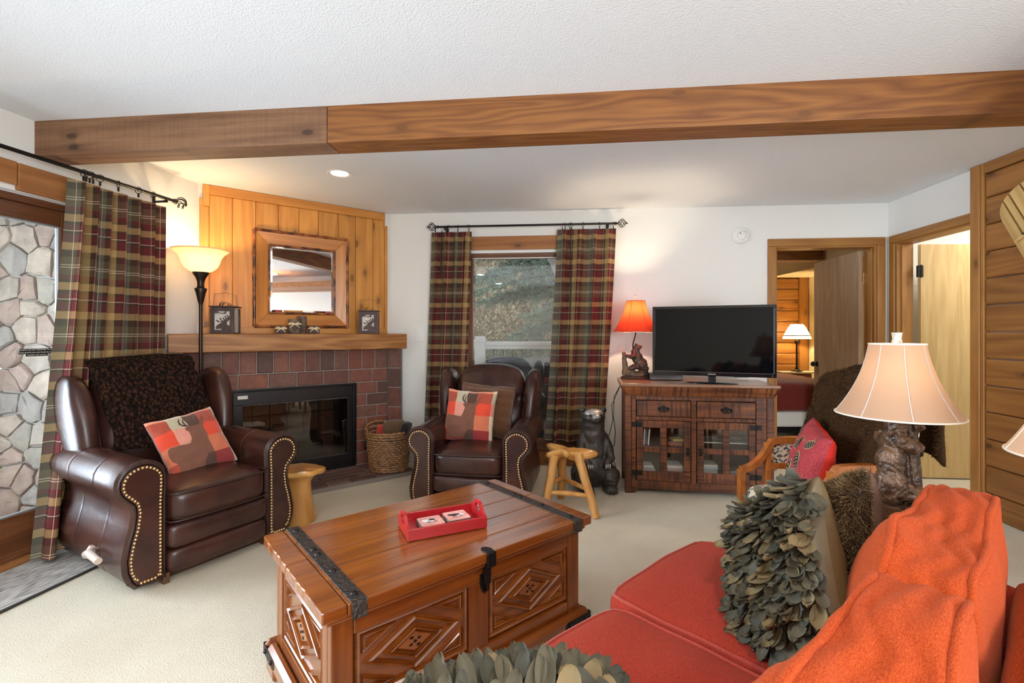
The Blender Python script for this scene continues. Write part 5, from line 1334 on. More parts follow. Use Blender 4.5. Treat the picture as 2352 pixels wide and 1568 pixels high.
x0, x1, yb, yf = .035, 1.134, .465, .035
cbx(x0, x0+.05, yf, yf+.06, 0, .775, 'corner_post', 'cab_z', .006); cbx(x1-.05, x1, yf, yf+.06, 0, .775, 'corner_post', 'cab_z', .006)
cbx(x0, x0+.05, yb-.05, yb, 0, .775, 'corner_post', 'cab_z', .006); cbx(x1-.05, x1, yb-.05, yb, 0, .775, 'corner_post', 'cab_z', .006)
cbx(x0+.051, x0+.085, yf+.008, yf+.05, .05, .772, 'stile', 'cab_z'); cbx(x1-.125, x1-.051, yf+.008, yf+.05, .05, .772, 'stile', 'cab_z')
cbx(.537, .576, yf+.008, yf+.05, .09, .745, 'stile', 'cab_z')
cbx(x0+.086, x1-.126, yf+.008, yf+.05, .738, .772, 'rail', 'cab_x'); cbx(x0+.086, .536, yf+.008, yf+.05, .578, .608, 'rail', 'cab_x'); cbx(.577, x1-.126, yf+.008, yf+.05, .578, .608, 'rail', 'cab_x')
MB().prism([(x0+.051, .10), (x0+.051, .0), (x0+.075, .0), (x0+.10, .035), (x1-.10, .035), (x1-.075, .0), (x1-.051, .0), (x1-.051, .10)], 0, .035, frame((0, yf+.045, 0), (1, 0, 0), (0, 0, 1), (0, -1, 0))).build('bottom_rail', M['cab_x'], CB, bevel=.003)
cbx(x0+.008, x0+.028, yf+.06, yb-.05, .08, .775, 'side_panel', 'cab_z'); cbx(x1-.028, x1-.008, yf+.06, yb-.05, .08, .775, 'side_panel', 'cab_z')
dk_in = plain('dark_cabinet_inside', (.05, .025, .014), .8)
def ibox(a, nm): return MB().box(*a).build(nm, dk_in, CB)
ibox((x0+.03, x1-.03, yb-.02, yb-.005, .08, .775), 'back_panel'); ibox((x0+.03, x1-.03, yf+.05, yb-.02, .085, .105), 'floor_board'); ibox((x0+.03, x1-.03, yf+.05, yb-.02, .585, .60), 'drawer_divider'); ibox((.549, .565, yf+.05, yb-.02, .105, .585), 'divider')
ibox((x0+.03, .548, yf+.08, yb-.02, .352, .366), 'shelf')
MB().box(.566, x1-.03, yf+.08, yb-.02, .400, .408).build('glass_shelf', plain('pale_glass_shelf', (.55, .60, .58), .15), CB)
def pull(parent, x, z):
    p = MB()
    p.prism([(-.045, 0), (-.034, .012), (-.02, .008), (-.012, .018), (0, .022), (.012, .018), (.02, .008), (.034, .012), (.045, 0), (.034, -.012), (.018, -.008), (0, -.016), (-.018, -.008), (-.034, -.012)], 0, .004, frame((x, yf+.002, z), (1, 0, 0), (0, 0, 1), (0, -1, 0)))
    p.tube([(x-.032, yf-.002, z+.002), (x-.036, yf-.016, z-.010), (x-.018, yf-.022, z-.022), (x, yf-.022, z-.018), (x+.018, yf-.022, z-.022), (x+.036, yf-.016, z-.010), (x+.032, yf-.002, z+.002)], .0045, 8)
    p.build('bail_pull', M['iron'], parent, smooth=50)
for a, b in ((.123, .534), (.579, 1.006)):
    d = cbx(a+.002, b-.002, yf+.002, yf+.03, .612, .734, 'drawer', 'cab_x', .004); pull(d, (a+b)/2, .676)
for (a, b, kn) in ((.123, .534, 1), (.579, 1.006, -1)):
    z0, z1 = .104, .576; fy0, fy1 = yf+.002, yf+.028
    d = bpy.data.objects.new('door', None); COL.objects.link(d); d.parent = CB
    dd = lambda q, nm, m: MB().box(q[0], q[1], fy0, fy1, q[2], q[3]).build(nm, M[m], d, bevel=.003)
    sw = .050; ml, mr = a+sw, b-sw; mx_ = (a+b)/2
    dd((a+.002, ml, z0, z1), 'door_stile', 'cab_z'); dd((mr, b-.002, z0, z1), 'door_stile', 'cab_z'); dd((ml, mr, z1-.055, z1), 'door_rail', 'cab_x'); dd((ml, mr, z0, z0+.075), 'door_rail', 'cab_x')
    dd((mx_-.024, mx_+.024, z0+.075, z1-.055), 'muntin', 'cab_z'); zm = (z0+.075+z1-.055)/2
    dd((ml, mx_-.024, zm-.02, zm+.02), 'muntin', 'cab_x'); dd((mx_+.024, mr, zm-.02, zm+.02), 'muntin', 'cab_x')
    for px0, px1 in ((ml, mx_-.024), (mx_+.024, mr)):
        for pz0, pz1 in ((z0+.075, zm-.02), (zm+.02, z1-.055)): MB().box(px0-.002, px1+.002, fy0+.014, fy0+.017, pz0-.002, pz1+.002).build('pane', M['glass'], d)
    kx = (b-.024) if kn > 0 else (a+.024)
    MB().lathe([(.014, 0), (.014, .003), (.005, .006), (.005, .016), (.011, .022), (.011, .028), (0, .033)], 14, M=frame((kx, fy0, .345), (1, 0, 0), (0, 0, 1), (0, -1, 0))).prism([(-.012, .028), (.012, .028), (.012, -.032), (-.012, -.032)], 0, .003, frame((kx, fy0, .345), (1, 0, 0), (0, 0, 1), (0, -1, 0))).build('door_knob', M['iron'], d, smooth=45)
    hx = a if kn > 0 else b; s = 1 if kn > 0 else -1
    for hz in (.545, .165):
        q = sorted((hx-s*.038, hx+s*.045))
        MB().box(q[0], q[1], fy0-.003, fy0+.001, hz-.019, hz+.019).cyl((hx, fy0-.003, hz-.02), (hx, fy0-.003, hz+.02), .005, n=8).build('hinge_plate', M['iron'], d)
# things behind the glass
rnd = random.Random(21)
bm_cols = [(.75, .72, .64), (.62, .40, .38), (.35, .45, .46), (.80, .78, .74), (.28, .30, .24), (.50, .14, .09), (.60, .55, .45), (.16, .14, .14), (.40, .30, .22)]
bmats = [plain('book_cover_%s' % n_, c, .5) for n_, c in zip(('cream', 'rose', 'teal', 'white', 'olive', 'red', 'beige', 'black', 'tan'), bm_cols)]
m_pg = plain('book_pages', (.78, .74, .64), .8)
def book(x, y, z, sx, sy, sz, mi, lb, grp, up=False, rz=0.0, cat='book'):
    t = thing('book' if cat == 'book' else 'disc_case', lb, cat, CBM @ V((x, y, z)), cba+rz, group=grp)
    MB().box(-sx/2, sx/2, -sy/2, sy/2, 0, sz).build('cover', bmats[mi], t, bevel=.0015)
    if cat == 'book' and not up: MB().box(-sx/2+.003, sx/2+.0015, -sy/2+.004, sy/2-.004, sz*.16, sz*.84).build('page_block', m_pg, t)
def stackb(x, y, z, specs, where, grp):
    nm = ['cream', 'rose', 'teal', 'white', 'olive', 'red', 'beige', 'black', 'tan']; n = len(specs)
    pos = {0: 'bottom', n-1: 'top'}
    for i, (sx, sy, sz, mi) in enumerate(specs):
        p = pos.get(i, ['', 'second', 'third', 'fourth', 'fifth', 'sixth'][i]+' from the bottom' if i else '')
        book(x+rnd.uniform(-.006, .006), y+rnd.uniform(-.004, .004), z, sx, sy, sz, mi, '%s book lying %s of the stack behind the %s pane' % (nm[mi], p, where), grp, rz=rnd.uniform(-.05, .05)); z += sz+.0006
stackb(.222, .19, .106, [(.115, .16, .026, 6), (.105, .15, .020, 1), (.10, .15, .016, 0), (.085, .14, .014, 4), (.075, .13, .016, 3)], 'lower left', 'books behind the lower left pane')
stackb(.425, .19, .106, [(.12, .17, .024, 3), (.115, .16, .022, 2), (.118, .16, .018, 1), (.12, .17, .020, 1), (.118, .16, .022, 3)], 'second lower', 'books behind the second lower pane')
stackb(.69, .19, .106, [(.125, .17, .018, 3), (.12, .17, .026, 5), (.118, .16, .020, 1), (.12, .17, .022, 4), (.115, .16, .018, 2), (.11, .16, .018, 6)], 'third lower', 'books behind the third lower pane')
stackb(.90, .19, .106, [(.12, .17, .018, 6), (.115, .16, .022, 0), (.118, .16, .02, 4), (.11, .16, .022, 7)], 'lower right', 'books behind the lower right pane')
for i, (xx, mi, r_) in enumerate(((.188, 3, .05), (.205, 7, .03), (.222, 3, .08))):
    t = thing('disc_case', ['white', 'black', 'pale'][i]+' disc case standing behind the upper left pane, '+['outermost', 'middle', 'innermost'][i], 'disc case', CBM @ V((xx, .18, .3675)), cba, group='disc cases behind the upper left pane')
    o = MB().box(-.006, .006, -.07, .07, 0, .13).build('case_shell', bmats[mi], t, bevel=.002); t.rotation_euler = (0, r_, cba)
gb = thing('game_box', 'dark red box lying behind the second upper pane of the cabinet', 'box', CBM @ V((.43, .19, .3675)), cba)
MB().box(-.055, .055, -.07, .07, 0, .026).build('box_body', bmats[5], gb, bevel=.002); MB().box(-.056, .056, -.071, .071, .026, .034).build('box_lid', bmats[7], gb, bevel=.002)
ye = thing('card_pack', 'yellow card pack tilted on the red box in the cabinet', 'card pack', CBM @ V((.445, .17, .4025)), cba+.2)
MB().box(-.042, .042, -.05, .05, 0, .018).build('pack_body', plain('yellow_card', (.75, .55, .16), .5), ye, bevel=.002)
dv = thing('disc_player', 'black disc player on the glass shelf of the cabinet', 'player', CBM @ V((.79, .22, .4085)), cba)
MB().box(-.15, .15, -.09, .09, 0, .045).build('player_body', M['black'], dv, bevel=.003); MB().box(-.14, .14, -.092, -.09, .012, .02).build('disc_tray', M['iron'], dv)

# ================================================================ television
tl, tr2 = PY(1498, 858, 0.92 and (EYE-.92)*FPX/(858-CV)), None
TVL = Pz(1499, 859, .927); TVR = Pz(1784, 868, .927)
tva = atan2(TVR.y-TVL.y, TVR.x-TVL.x); tw = (TVR-TVL).length; tc = (TVL+TVR)/2
TV = thing('television', 'large black flat screen television standing on the cabinet', 'television', (tc.x, tc.y, .8705), tva)
hb_, ht_ = .0565, .0565+.553
MB().box(-tw/2, tw/2, 0, .035, hb_, ht_).build('television_body', M['black'], TV, bevel=.006)
fm = MB()
for q in ((-tw/2, tw/2, ht_-.022, ht_), (-tw/2, tw/2, hb_, hb_+.030), (-tw/2, -tw/2+.02, hb_+.03, ht_-.022), (tw/2-.02, tw/2, hb_+.03, ht_-.022)): fm.box(q[0], q[1], -.008, .002, q[2], q[3])
fm.build('bezel', plain('piano_black_bezel', (.008, .006, .007), .12), TV, bevel=.002)
MB().box(-tw/2+.019, tw/2-.019, -.003, .001, hb_+.029, ht_-.021).build('screen', M['gloss_black'], TV)
MB().box(-tw/2+.019, tw/2-.019, -.0088, -.007, hb_+.0285, hb_+.0310).build('bezel_line', plain('silver_bezel_line', (.22, .2, .22), .25, .8), TV)
text_mesh('logo_text', 'SAMSUNG', .0125, plain('silver_logo', (.7, .7, .7), .3, .5), TV, (0, -.0085, hb_+.014))
MB().cbox((0, .02, .03), (.06, .03, .05)).build('stand_neck', M['black'], TV, bevel=.004)
MB().lathe([(1, 0), (1.0, .004), (.9, .008), (0, .010)], 36, sx=.19, sy=.085, c=(0, .015, 0)).build('stand_base', M['gloss_black'], TV, smooth=40)
MB().box(tw/2-.03, tw/2-.026, -.0088, -.007, hb_+.012, hb_+.016).build('power_light', M['white'], TV)
# cable box, small router, cables
bxp = Pz(1535, 874, .8705)
cbx_ = thing('cable_box', 'flat dark brown cable box beside the red lamp on the cabinet', 'set top box', (bxp.x, bxp.y+.10, .8705), cba)
MB().box(-.132, .132, -.09, .09, .004, .052).build('box_shell', plain('brown_black_plastic', (.022, .015, .013), .35), cbx_, bevel=.003)
MB().box(-.125, .125, -.092, -.0895, .008, .044).build('front_fascia', plain('brown_gloss_fascia', (.05, .028, .022), .15), cbx_, bevel=.002)
MB().box(-.13, .13, -.088, .088, .0515, .054).build('vent_top', M['hammered'], cbx_)
rp = Pz(1748, 872, .8705)
ro = thing('router_box', 'small grey box behind the far corner of the television', 'router', (rp.x-.06, rp.y+.24, .8705), cba)
MB().box(-.06, .06, -.04, .04, 0, .032).build('router_shell', plain('grey_blue_plastic', (.16, .17, .19), .4), ro, bevel=.004)
wire = lambda pts, r=.003: [V(p) for p in pts]
cw = MB()
P0 = CBM @ V((-.01, .30, .70))
cab = thing('power_cable', 'black power cables hanging beside the cabinet by the bear', 'cable', (0, 0, 0))
def cb(pts, nm='cable'): MB().tube([CBM @ V(p) for p in pts], .0035, 6).build(nm, M['black'], cab, smooth=60)
cb([(.20, .515, .90), (.05, .53, .84), (-.028, .50, .70), (-.035, .45, .52), (-.02, .42, .40), (-.03, .44, .28), (-.06, .5, .22), (-.02, .48, .1), (.0, .46, .01)])
cb([(.18, .52, .89), (.03, .54, .80), (-.05, .50, .62), (-.04, .46, .50), (-.07, .48, .36), (-.11, .56, .3)])

# ================================================================ figures for the lamps and the floor bear
def bear_standing():
    b = MB(); B = lambda c, r, *a, **k: b.ball(c, r, *a, n=16, m=12, **k)
    B((0, .02, .16), .155, .145, .15); B((0, .02, .30), .125, .12, .16); B((0, .01, .42), .108, .10, .13); B((0, 0, .51), .096, .085, .10)
    B((0, -.01, .575), .100, .085, .066); B((0, -.075, .575), .052, .05, .036); B((0, -.045, .60), .055, .05, .035)
    for s in (-1, 1):
        B((s*.085, .0, .632), .032, .018, .032)
        b.tube([(s*.085, -.0, .43), (s*.115, -.05, .33), (s*.115, -.105, .26), (s*.075, -.13, .235)], [.038, .040, .036, .034], 12)
        B((s*.075, -.14, .215), .036, .03, .036)
        b.tube([(s*.10, .02, .14), (s*.12, -.08, .11), (s*.10, -.13, .06)], [.08, .085, .06], 12)
        B((s*.095, -.155, .035), .058, .075, .036)
    return b
BS = V((.665, 3.93, 0))
be = thing('bear_statue', 'dark carved bear statue sitting upright on the carpet beside the cabinet', 'statue', BS, .12)
m_bear = plain('dark_patinated_bear', (.058, .047, .040), .40, .25, nscale=9, namt=.45, bmp=.25, bscale=70)
bo = fuse(bear_standing(), 'bear_body', m_bear, be, .009, 5, .004, 30)
m_sil = plain('worn_silver_muzzle', (.42, .40, .37), .35, .5, nscale=40, namt=.5)
f = MB().ball((0, -.128, .584), .016, .012, .011, 10, 8); f.build('nose', m_bear, be, smooth=60)
for s in (-1, 1):
    MB().ball((s*.045, -.084, .606), .009, .007, .008, 8, 6).build('eye', M['black'], be, smooth=60)
    MB().ball((s*.085, -.016, .634), .017, .006, .019, 10, 8).build('inner_ear', M['black'], be, smooth=60)
    for k in range(4): MB().ball((s*.095+(k-1.5)*.022, -.222+.006*abs(k-1.5), .026), .012, .016, .013, 8, 6).build('toe', m_bear, be, smooth=60)
    for k in range(3): MB().tube([(s*.075+(k-1)*.016, -.165, .228), (s*.07+(k-1)*.016, -.176, .212), (s*.068+(k-1)*.016, -.17, .196)], [.006, .006, .003], 6).build('claw', m_sil, be, smooth=60)
mz = MB().ball((0, -.014, .607), .086, .072, .040, 16, 12).ball((0, -.078, .588), .042, .046, .028, 14, 10)
fuse(mz, 'muzzle_mask', m_sil, be, .006, 4)

def bell_shade(r0, r1, h, n=48, pw=2.0, flute=0):
    prof = []
    for k in range(15):
        t = k/14; r = r1+(r0-r1)*((1-t)**pw*.62+(1-t)*.38); prof.append((r, h*t))
    return prof
def shade_obj(parent, prof, z, m, nseam=8, n=64, name='lamp_shade', trim=None, seam=None, hex_=.0):
    o = MB(); vs = []
    for (r, zz) in prof:
        for k in range(n):
            a = 2*pi*k/n; q = 1-hex_*(1-abs(cos(a*nseam/2)))
            vs.append((r*q*cos(a), r*q*sin(a), z+zz))
    fs = [(i*n+k, i*n+(k+1) % n, (i+1)*n+(k+1) % n, (i+1)*n+k) for i in range(len(prof)-1) for k in range(n)]
    o.add(vs, fs); s = o.build(name, m, parent, smooth=0)
    for nm, (r, zz) in (('rim_trim', prof[0]), ('rim_trim', prof[-1])):
        MB().tube([(r*(1-hex_*(1-abs(cos(2*pi*k/n*nseam/2))))*cos(2*pi*k/n), r*(1-hex_*(1-abs(cos(2*pi*k/n*nseam/2))))*sin(2*pi*k/n), z+zz) for k in range(n)], .0028, 6, closed=True).build(nm, trim, s, smooth=60)
    for j in range(nseam):
        a = 2*pi*j/nseam+.2 if hex_ == 0 else 2*pi*j/nseam
        MB().tube([((r+.0006)*cos(a), (r+.0006)*sin(a), z+zz) for r, zz in prof], .0016, 5).build('shade_seam', seam or trim, s, smooth=60)
    return s
def spider(parent, r, z, m, hub):
    o = MB()
    for k in range(3): a = 2*pi*k/3+.4; o.tube([(0, 0, z-.012), (r*.5*cos(a), r*.5*sin(a), z-.008), (r*cos(a), r*sin(a), z)], .0018, 5)
    o.tube([(0, 0, hub), (.035, 0, hub+.05), (.03, 0, z-.05), (0, 0, z-.01)], .002, 5).tube([(0, 0, hub), (-.035, 0, hub+.05), (-.03, 0, z-.05), (0, 0, z-.01)], .002, 5)
    o.build('shade_harp', m, parent, smooth=60)
def bulb(parent, z):
    me_, nt, b = newmat('glowing_bulb'); b.inputs['Emission Color'].default_value = (1, .8, .5, 1); b.inputs['Emission Strength'].default_value = 6
    MB().lathe([(.012, 0), (.014, .02), (.026, .05), (.03, .068), (.024, .088), (0, .098)], 14, c=(0, 0, z)).build('bulb', me_, parent, smooth=60)
# red lamp with a climbing bear
RLp = V((1.075, 4.16, .8705))
rlm = thing('bear_table_lamp', 'small lamp with glowing red bell shade and climbing bear figure on the cabinet', 'lamp', RLp, cba)
m_base = plain('dark_turned_base', (.06, .025, .015), .3, coat=.3)
MB().lathe([(.128, 0), (.132, .006), (.124, .016), (.118, .022), (0, .024)], 32, sy=.62).build('plinth', m_base, rlm, smooth=40)
b = MB(); B = lambda c, r, *a, **k: b.ball(c, r, *a, n=12, m=10, **k)
B((.005, 0, .035), .105, .058, .026); B((-.05, -.01, .06), .05, .04, .03); B((.06, 0, .05), .05, .045, .03)
b.tube([(-.085, .0, .03), (-.092, .005, .12), (-.10, .006, .215), (-.104, .006, .23)], [.034, .024, .018, .012], 10)
bf_ = fuse(b, 'rocky_stump', m_wd := plain('brown_carved_wood', (.13, .07, .035), .45, nscale=14, namt=.4, bmp=.6, bscale=50), rlm, .006, 3, .006, 40)
b = MB()
B((.045, 0, .125), .055, .046, .058); B((.015, 0, .175), .048, .042, .055); B((-.002, 0, .225), .040, .036, .042); B((.012, 0, .268), .031, .029, .028); B((.036, -.004, .274), .020, .017, .014)
for s in (-1, 1):
    B((.0, s*.022, .296), .010, .007, .011)
    b.tube([(-.005, s*.03, .205), (-.045, s*.034, .185), (-.078, s*.02, .20)], [.022, .018, .015], 9)
    b.tube([(.055, s*.03, .11), (.085, s*.032, .085), (.078, s*.03, .055)], [.034, .026, .022], 9)
    b.tube([(.02, s*.03, .11), (-.03, s*.036, .095), (-.055, s*.034, .078)], [.026, .02, .017], 9)
fuse(b, 'bear_figure', m_brz := plain('bronze_bear', (.075, .045, .03), .32, .35, nscale=30, namt=.5, bmp=.5, bscale=90), rlm, .0055, 3, .006, 75)
MB().tube([(-.02, .02, .21), (-.022, .02, .30), (-.006, .008, .365), (0, 0, .40), (0, 0, .47)], .0055, 8).build('lamp_stem', M['iron'], rlm, smooth=60)
m_rs = shade_mat('red_orange_shade', (.60, .040, .010), .22)
m_rtrim = plain('red_shade_trim', (.42, .05, .02), .7)
prof = bell_shade(.188, .080, .268)
shade_obj(rlm, prof, .405, m_rs, 6, 72, trim=m_rtrim, hex_=.06)
MB().lathe([(.186, .0), (.186, .006)], 60, c=(0, 0, .4005), caps=False).build('lower_lining', shade_mat('cream_lining', (.85, .78, .62), .5), rlm)
spider(rlm, .079, .665, M['brass'], .45)
MB().lathe([(.006, 0), (.011, .012), (.007, .02), (.012, .035), (.009, .05), (.013, .06), (.006, .072), (0, .075)], 12, c=(0, 0, .66)).build('finial', plain('carved_pale_finial', (.55, .50, .42), .4, nscale=70, namt=.6), rlm, smooth=60)
bulb(rlm, .47)
point('red_lamp_bulb', (RLp.x, RLp.y, RLp.z+.585), 20, (1.0, .82, .56), .02)

# wall things
sdt = FB @ V((BX(1700), 0, EYE-(543-CV)/FPX*4.47))
sm_ = thing('smoke_detector', 'round white smoke detector on the wall above the television', 'smoke detector'); sm_.matrix_world = frame(sdt, (.9961, -.0882, 0), (0, 0, 1), (-.0882, -.9961, 0))
MB().lathe([(.078, 0), (.078, .014), (.070, .024), (.066, .028), (.062, .026), (.05, .034), (.02, .037), (0, .037)], 36).build('housing', M['white'], sm_, smooth=35)
MB().lathe([(.036, .036), (.04, .039), (.044, .036)], 24, caps=False).build('vent_ring', M['offwhite'], sm_, smooth=50)
MB().ball((-.012, .018, .0375), .006, n=8, m=6).build('test_button', M['hammered'], sm_); MB().ball((.03, .03, .032), .006, n=8, m=6).build('status_light', M['hammered'], sm_)
swp = FB @ V((BX(963.5), 0, EYE-(768-CV)/FPX*4.72))
sw = thing('light_switch', 'white rocker light switch plate between the fireplace and the plaid curtain', 'switch'); sw.matrix_world = frame(swp, (.9961, -.0882, 0), (0, 0, 1), (-.0882, -.9961, 0))
MB().box(-.038, .038, -.068, .068, 0, .007).build('cover_plate', M['white'], sw, bevel=.003); MB().box(-.016, .016, -.033, .033, .006, .011).build('rocker', M['white'], sw, bevel=.002)

# ================================================================ stools
stp = thing('stump_stool', 'honey coloured log stump stool with a flared top near the hearth', 'stool', (-1.43, 3.22, 0), .3)
prof = [(.105, 0), (.108, .02), (.098, .08), (.088, .15), (.080, .22), (.078, .27), (.092, .30), (.118, .32), (.130, .335)]
o = MB(); n = 40
for i in range(len(prof)):
    r, z = prof[i]
    for k in range(n):
        a = 2*pi*k/n; q = r*(1+.10*nz((cos(a)*1.2, sin(a)*1.2, z*2.5))+.05*nz((cos(a)*3, sin(a)*3, z*4))); o.v.append((q*cos(a)*(1.12 if z > .28 else 1), q*sin(a), z+.006*nz((cos(a)*2, sin(a)*2, 3))*(z > .1)))
for i in range(len(prof)-1):
    for k in range(n): o.f.append((i*n+k, i*n+(k+1) % n, (i+1)*n+(k+1) % n, (i+1)*n+k)); o.mi.append(0)
o.build('trunk_base', M['log'], stp, smooth=50)
o = MB()
for (s, z) in ((.90, .322), (1.0, .338), (1.0, .352), (.97, .362), (0.0, .366)):
    for k in range(n):
        a = 2*pi*k/n; r = .142*(1+.13*nz((cos(a)*1.3+2, sin(a)*1.3, 0))+.05*nz((cos(a)*4, sin(a)*4, 1)))*s; o.v.append((r*cos(a)*1.12, r*sin(a), z+.010*nz((cos(a)*2, sin(a)*2, 7))*min(1, s)-.02*max(0, sin(a+.9))**3*(s > .5)))
for i in range(4):
    for k in range(n): o.f.append((i*n+k, i*n+(k+1) % n, (i+1)*n+(k+1) % n, (i+1)*n+k)); o.mi.append(0)
o.f.append(tuple(range(n-1, -1, -1))); o.mi.append(0)
o.build('burl_seat', M['burl'], stp, smooth=50)

bs_ = thing('burl_stool', 'three legged stool with a knobbly burl seat between recliner and bear statue', 'stool', (.385, 3.47, 0), 0)
o = MB(); n = 72
def burl_r(a): return .118+.038*cos(3*a+.5)+.022*cos(5*a+1.2)+.018*cos(8*a)+.03*max(0, cos(a-3.1))**6+.035*max(0, cos(a+.15))**5
lv_ = [(.55, -.055, 1), (.80, -.045, 1), (.98, -.022, 1), (1.0, -.006, 1), (.96, .004, 1), (.75, .004, .7), (.4, -.002, .3), (0, -.004, 0)]
for (s, dz, wv) in lv_:
    for k in range(n):
        a = 2*pi*k/n; r = burl_r(a)*s
        o.v.append((r*cos(a)*1.08, r*sin(a)*.95, .425+dz+wv*(.014*sin(3*a+1)-.030*max(0, cos(a+.15))**5*s-.012*max(0, cos(a-3.1))**4)+.006*nz((r*cos(a)*20, r*sin(a)*20, dz*9))))
for i in range(len(lv_)-1):
    for k in range(n): o.f.append((i*n+k, i*n+(k+1) % n, (i+1)*n+(k+1) % n, (i+1)*n+k)); o.mi.append(0)
o.f.append(tuple(range(n-1, -1, -1))); o.mi.append(0)
o.build('burl_seat', M['burl'], bs_, smooth=0)
legs = [((-.085, -.075, .40), (-.165, -.15, 0)), ((.085, -.065, .40), (.19, -.20, 0)), ((-.01, .075, .40), (-.01, .20, 0))]
for k, (a, b) in enumerate(legs):
    a, b = V(a), V(b); pts = [a.lerp(b, t/8)+V((nz((k, t*.5, 0))*.006, nz((k, t*.5, 4))*.006, 0)) for t in range(9)]
    MB().tube(pts, [.033+.006*(t == 0)-.006*t/8+.003*nz((k, t, 9)) for t in range(9)], 12).build('leg', M['log'], bs_, smooth=50)
at_ = lambda k, t: V(legs[k][0]).lerp(V(legs[k][1]), t)
for (i, ti, j, tj) in ((0, .62, 1, .66), (0, .52, 2, .56), (1, .56, 2, .60)): MB().tube([at_(i, ti), at_(i, ti).lerp(at_(j, tj), .5)+V((0, 0, .006)), at_(j, tj)], [.014, .018, .014], 10).build('stretcher', M['log'], bs_, smooth=50)
# ================================================================ sofa (local x along it, y towards the trunk)
SFA = radians(42)
SF = thing('red_sofa', 'orange red chenille sofa with loose cushions facing the trunk table', 'sofa', (0, 0, 0), SFA)
SFM = RotM('Z', SFA)
def chenille(name, c1, c2):
    m, nt, b = newmat(name)
    n = nd(nt, 'ShaderNodeTexNoise', Scale=1.0, Detail=3); lk(nt, coords(nt, (110, 700, 700)), n.inputs[0])
    v = nd(nt, 'ShaderNodeTexVoronoi', Scale=1.0); lk(nt, coords(nt, (240, 400, 400)), v.inputs[0])
    f = math_(nt, 'ADD', math_(nt, 'MULTIPLY', n.outputs[0], .6), math_(nt, 'MULTIPLY', math_(nt, 'SUBTRACT', .7, v.outputs['Distance']), .25))
    lk(nt, ramp(nt, f, [(.25, c1), (.62, c2)]).outputs[0], b.inputs['Base Color'])
    b.inputs['Roughness'].default_value = .92; b.inputs['Sheen Weight'].default_value = .12; b.inputs['Sheen Roughness'].default_value = .5; b.inputs['Sheen Tint'].default_value = (1, .55, .4, 1); b.inputs['Specular IOR Level'].default_value = .1
    bump(nt, b, f, .55, .006); return m
M['red'] = chenille('red_orange_chenille', (.27, .024, .014), (.47, .052, .026))
M['orange'] = chenille('lamplit_red_chenille', (.33, .040, .008), (.55, .092, .018))  # sofa's red fabric again, warm lamplight on the back put into its colour
M['redpipe'] = cloth('red_piping_cloth', (.30, .03, .016), (.45, .05, .024), 400)
seat_near = soft('seat_cushion', .50, 1.135, .27, .825, .345, .500, M['red'], SF, p=9, crown=(.010, .012, .022), lump=.006, seed=11, cuts=19)
seat_far = soft('seat_cushion', 1.145, 1.735, .27, .875, .345, .500, M['red'], SF, p=9, crown=(.008, .020, .020), lump=.006, seed=12, cuts=19)
def soft_ring(x0, x1, y0, y1, z0, z1, p, crown, lump, seed, zq, out=1.006, n=72):
    c = V(((x0+x1)/2, (y0+y1)/2, (z0+z1)/2)); hs = V(((x1-x0)/2, (y1-y0)/2, (z1-z0)/2)); pts = []
    for k in range(n):
        a = 2*pi*k/n; q = V((cos(a), sin(a), 0)); L = max(abs(q.x), abs(q.y)); q = V((q.x/L, q.y/L, zq))
        L = (abs(q.x)**p+abs(q.y)**p+abs(q.z)**p)**(1/p); q = q/L
        s = V((q.x*hs.x*out, q.y*hs.y*out, q.z*hs.z))
        s.z += crown[2]*q.z*(1-q.x*q.x)*(1-q.y*q.y); s.y += crown[1]*q.y*(1-q.x*q.x)*(1-q.z*q.z); s.x += crown[0]*q.x*(1-q.y*q.y)*(1-q.z*q.z)
        pts.append(s+noise.noise_vector(s*7+V((seed*3.1, 0, 0)))*lump+c)
    return pts
for so_, dm, cr_, sd_ in ((seat_near, (.50, 1.135, .27, .825, .345, .500), (.010, .012, .022), 11), (seat_far, (1.145, 1.735, .27, .875, .345, .500), (.008, .020, .020), 12)):
    for zq in (.93, -.93): piping('cushion_piping', soft_ring(*dm, 9, cr_, .006, sd_, zq), .0048, M['redpipe'], so_)
soft('seat_deck', .45, 1.76, .02, .80, .10, .345, M['red'], SF, p=14, lump=.002, seed=13, cuts=9)
soft('skirt_front', .45, 1.80, .775, .80, .02, .33, M['red'], SF, p=14, lump=.001, seed=14, cuts=5)
soft('back_frame', .35, 1.80, -.09, .055, .06, .665, M['orange'], SF, p=9, lump=.004, seed=15, cuts=13)
soft('arm', 1.742, 1.835, -.06, .70, .06, .605, M['red'], SF, p=5, crown=(.005, .01, .01), lump=.003, seed=16, cuts=11)
soft('arm', .33, .45, -.06, .74, .06, .58, M['red'], SF, p=5, crown=(.01, .01, .01), lump=.003, seed=17, cuts=11)
for x in (.42, 1.74):
    for y in (.0, .72): MB().tube([SFM.to_3x3() @ V((0, 0, 0))*0+V((x, y, 0)), V((x, y, .07))], [.022, .028], 10).build('foot', M['chairwood'], SF)
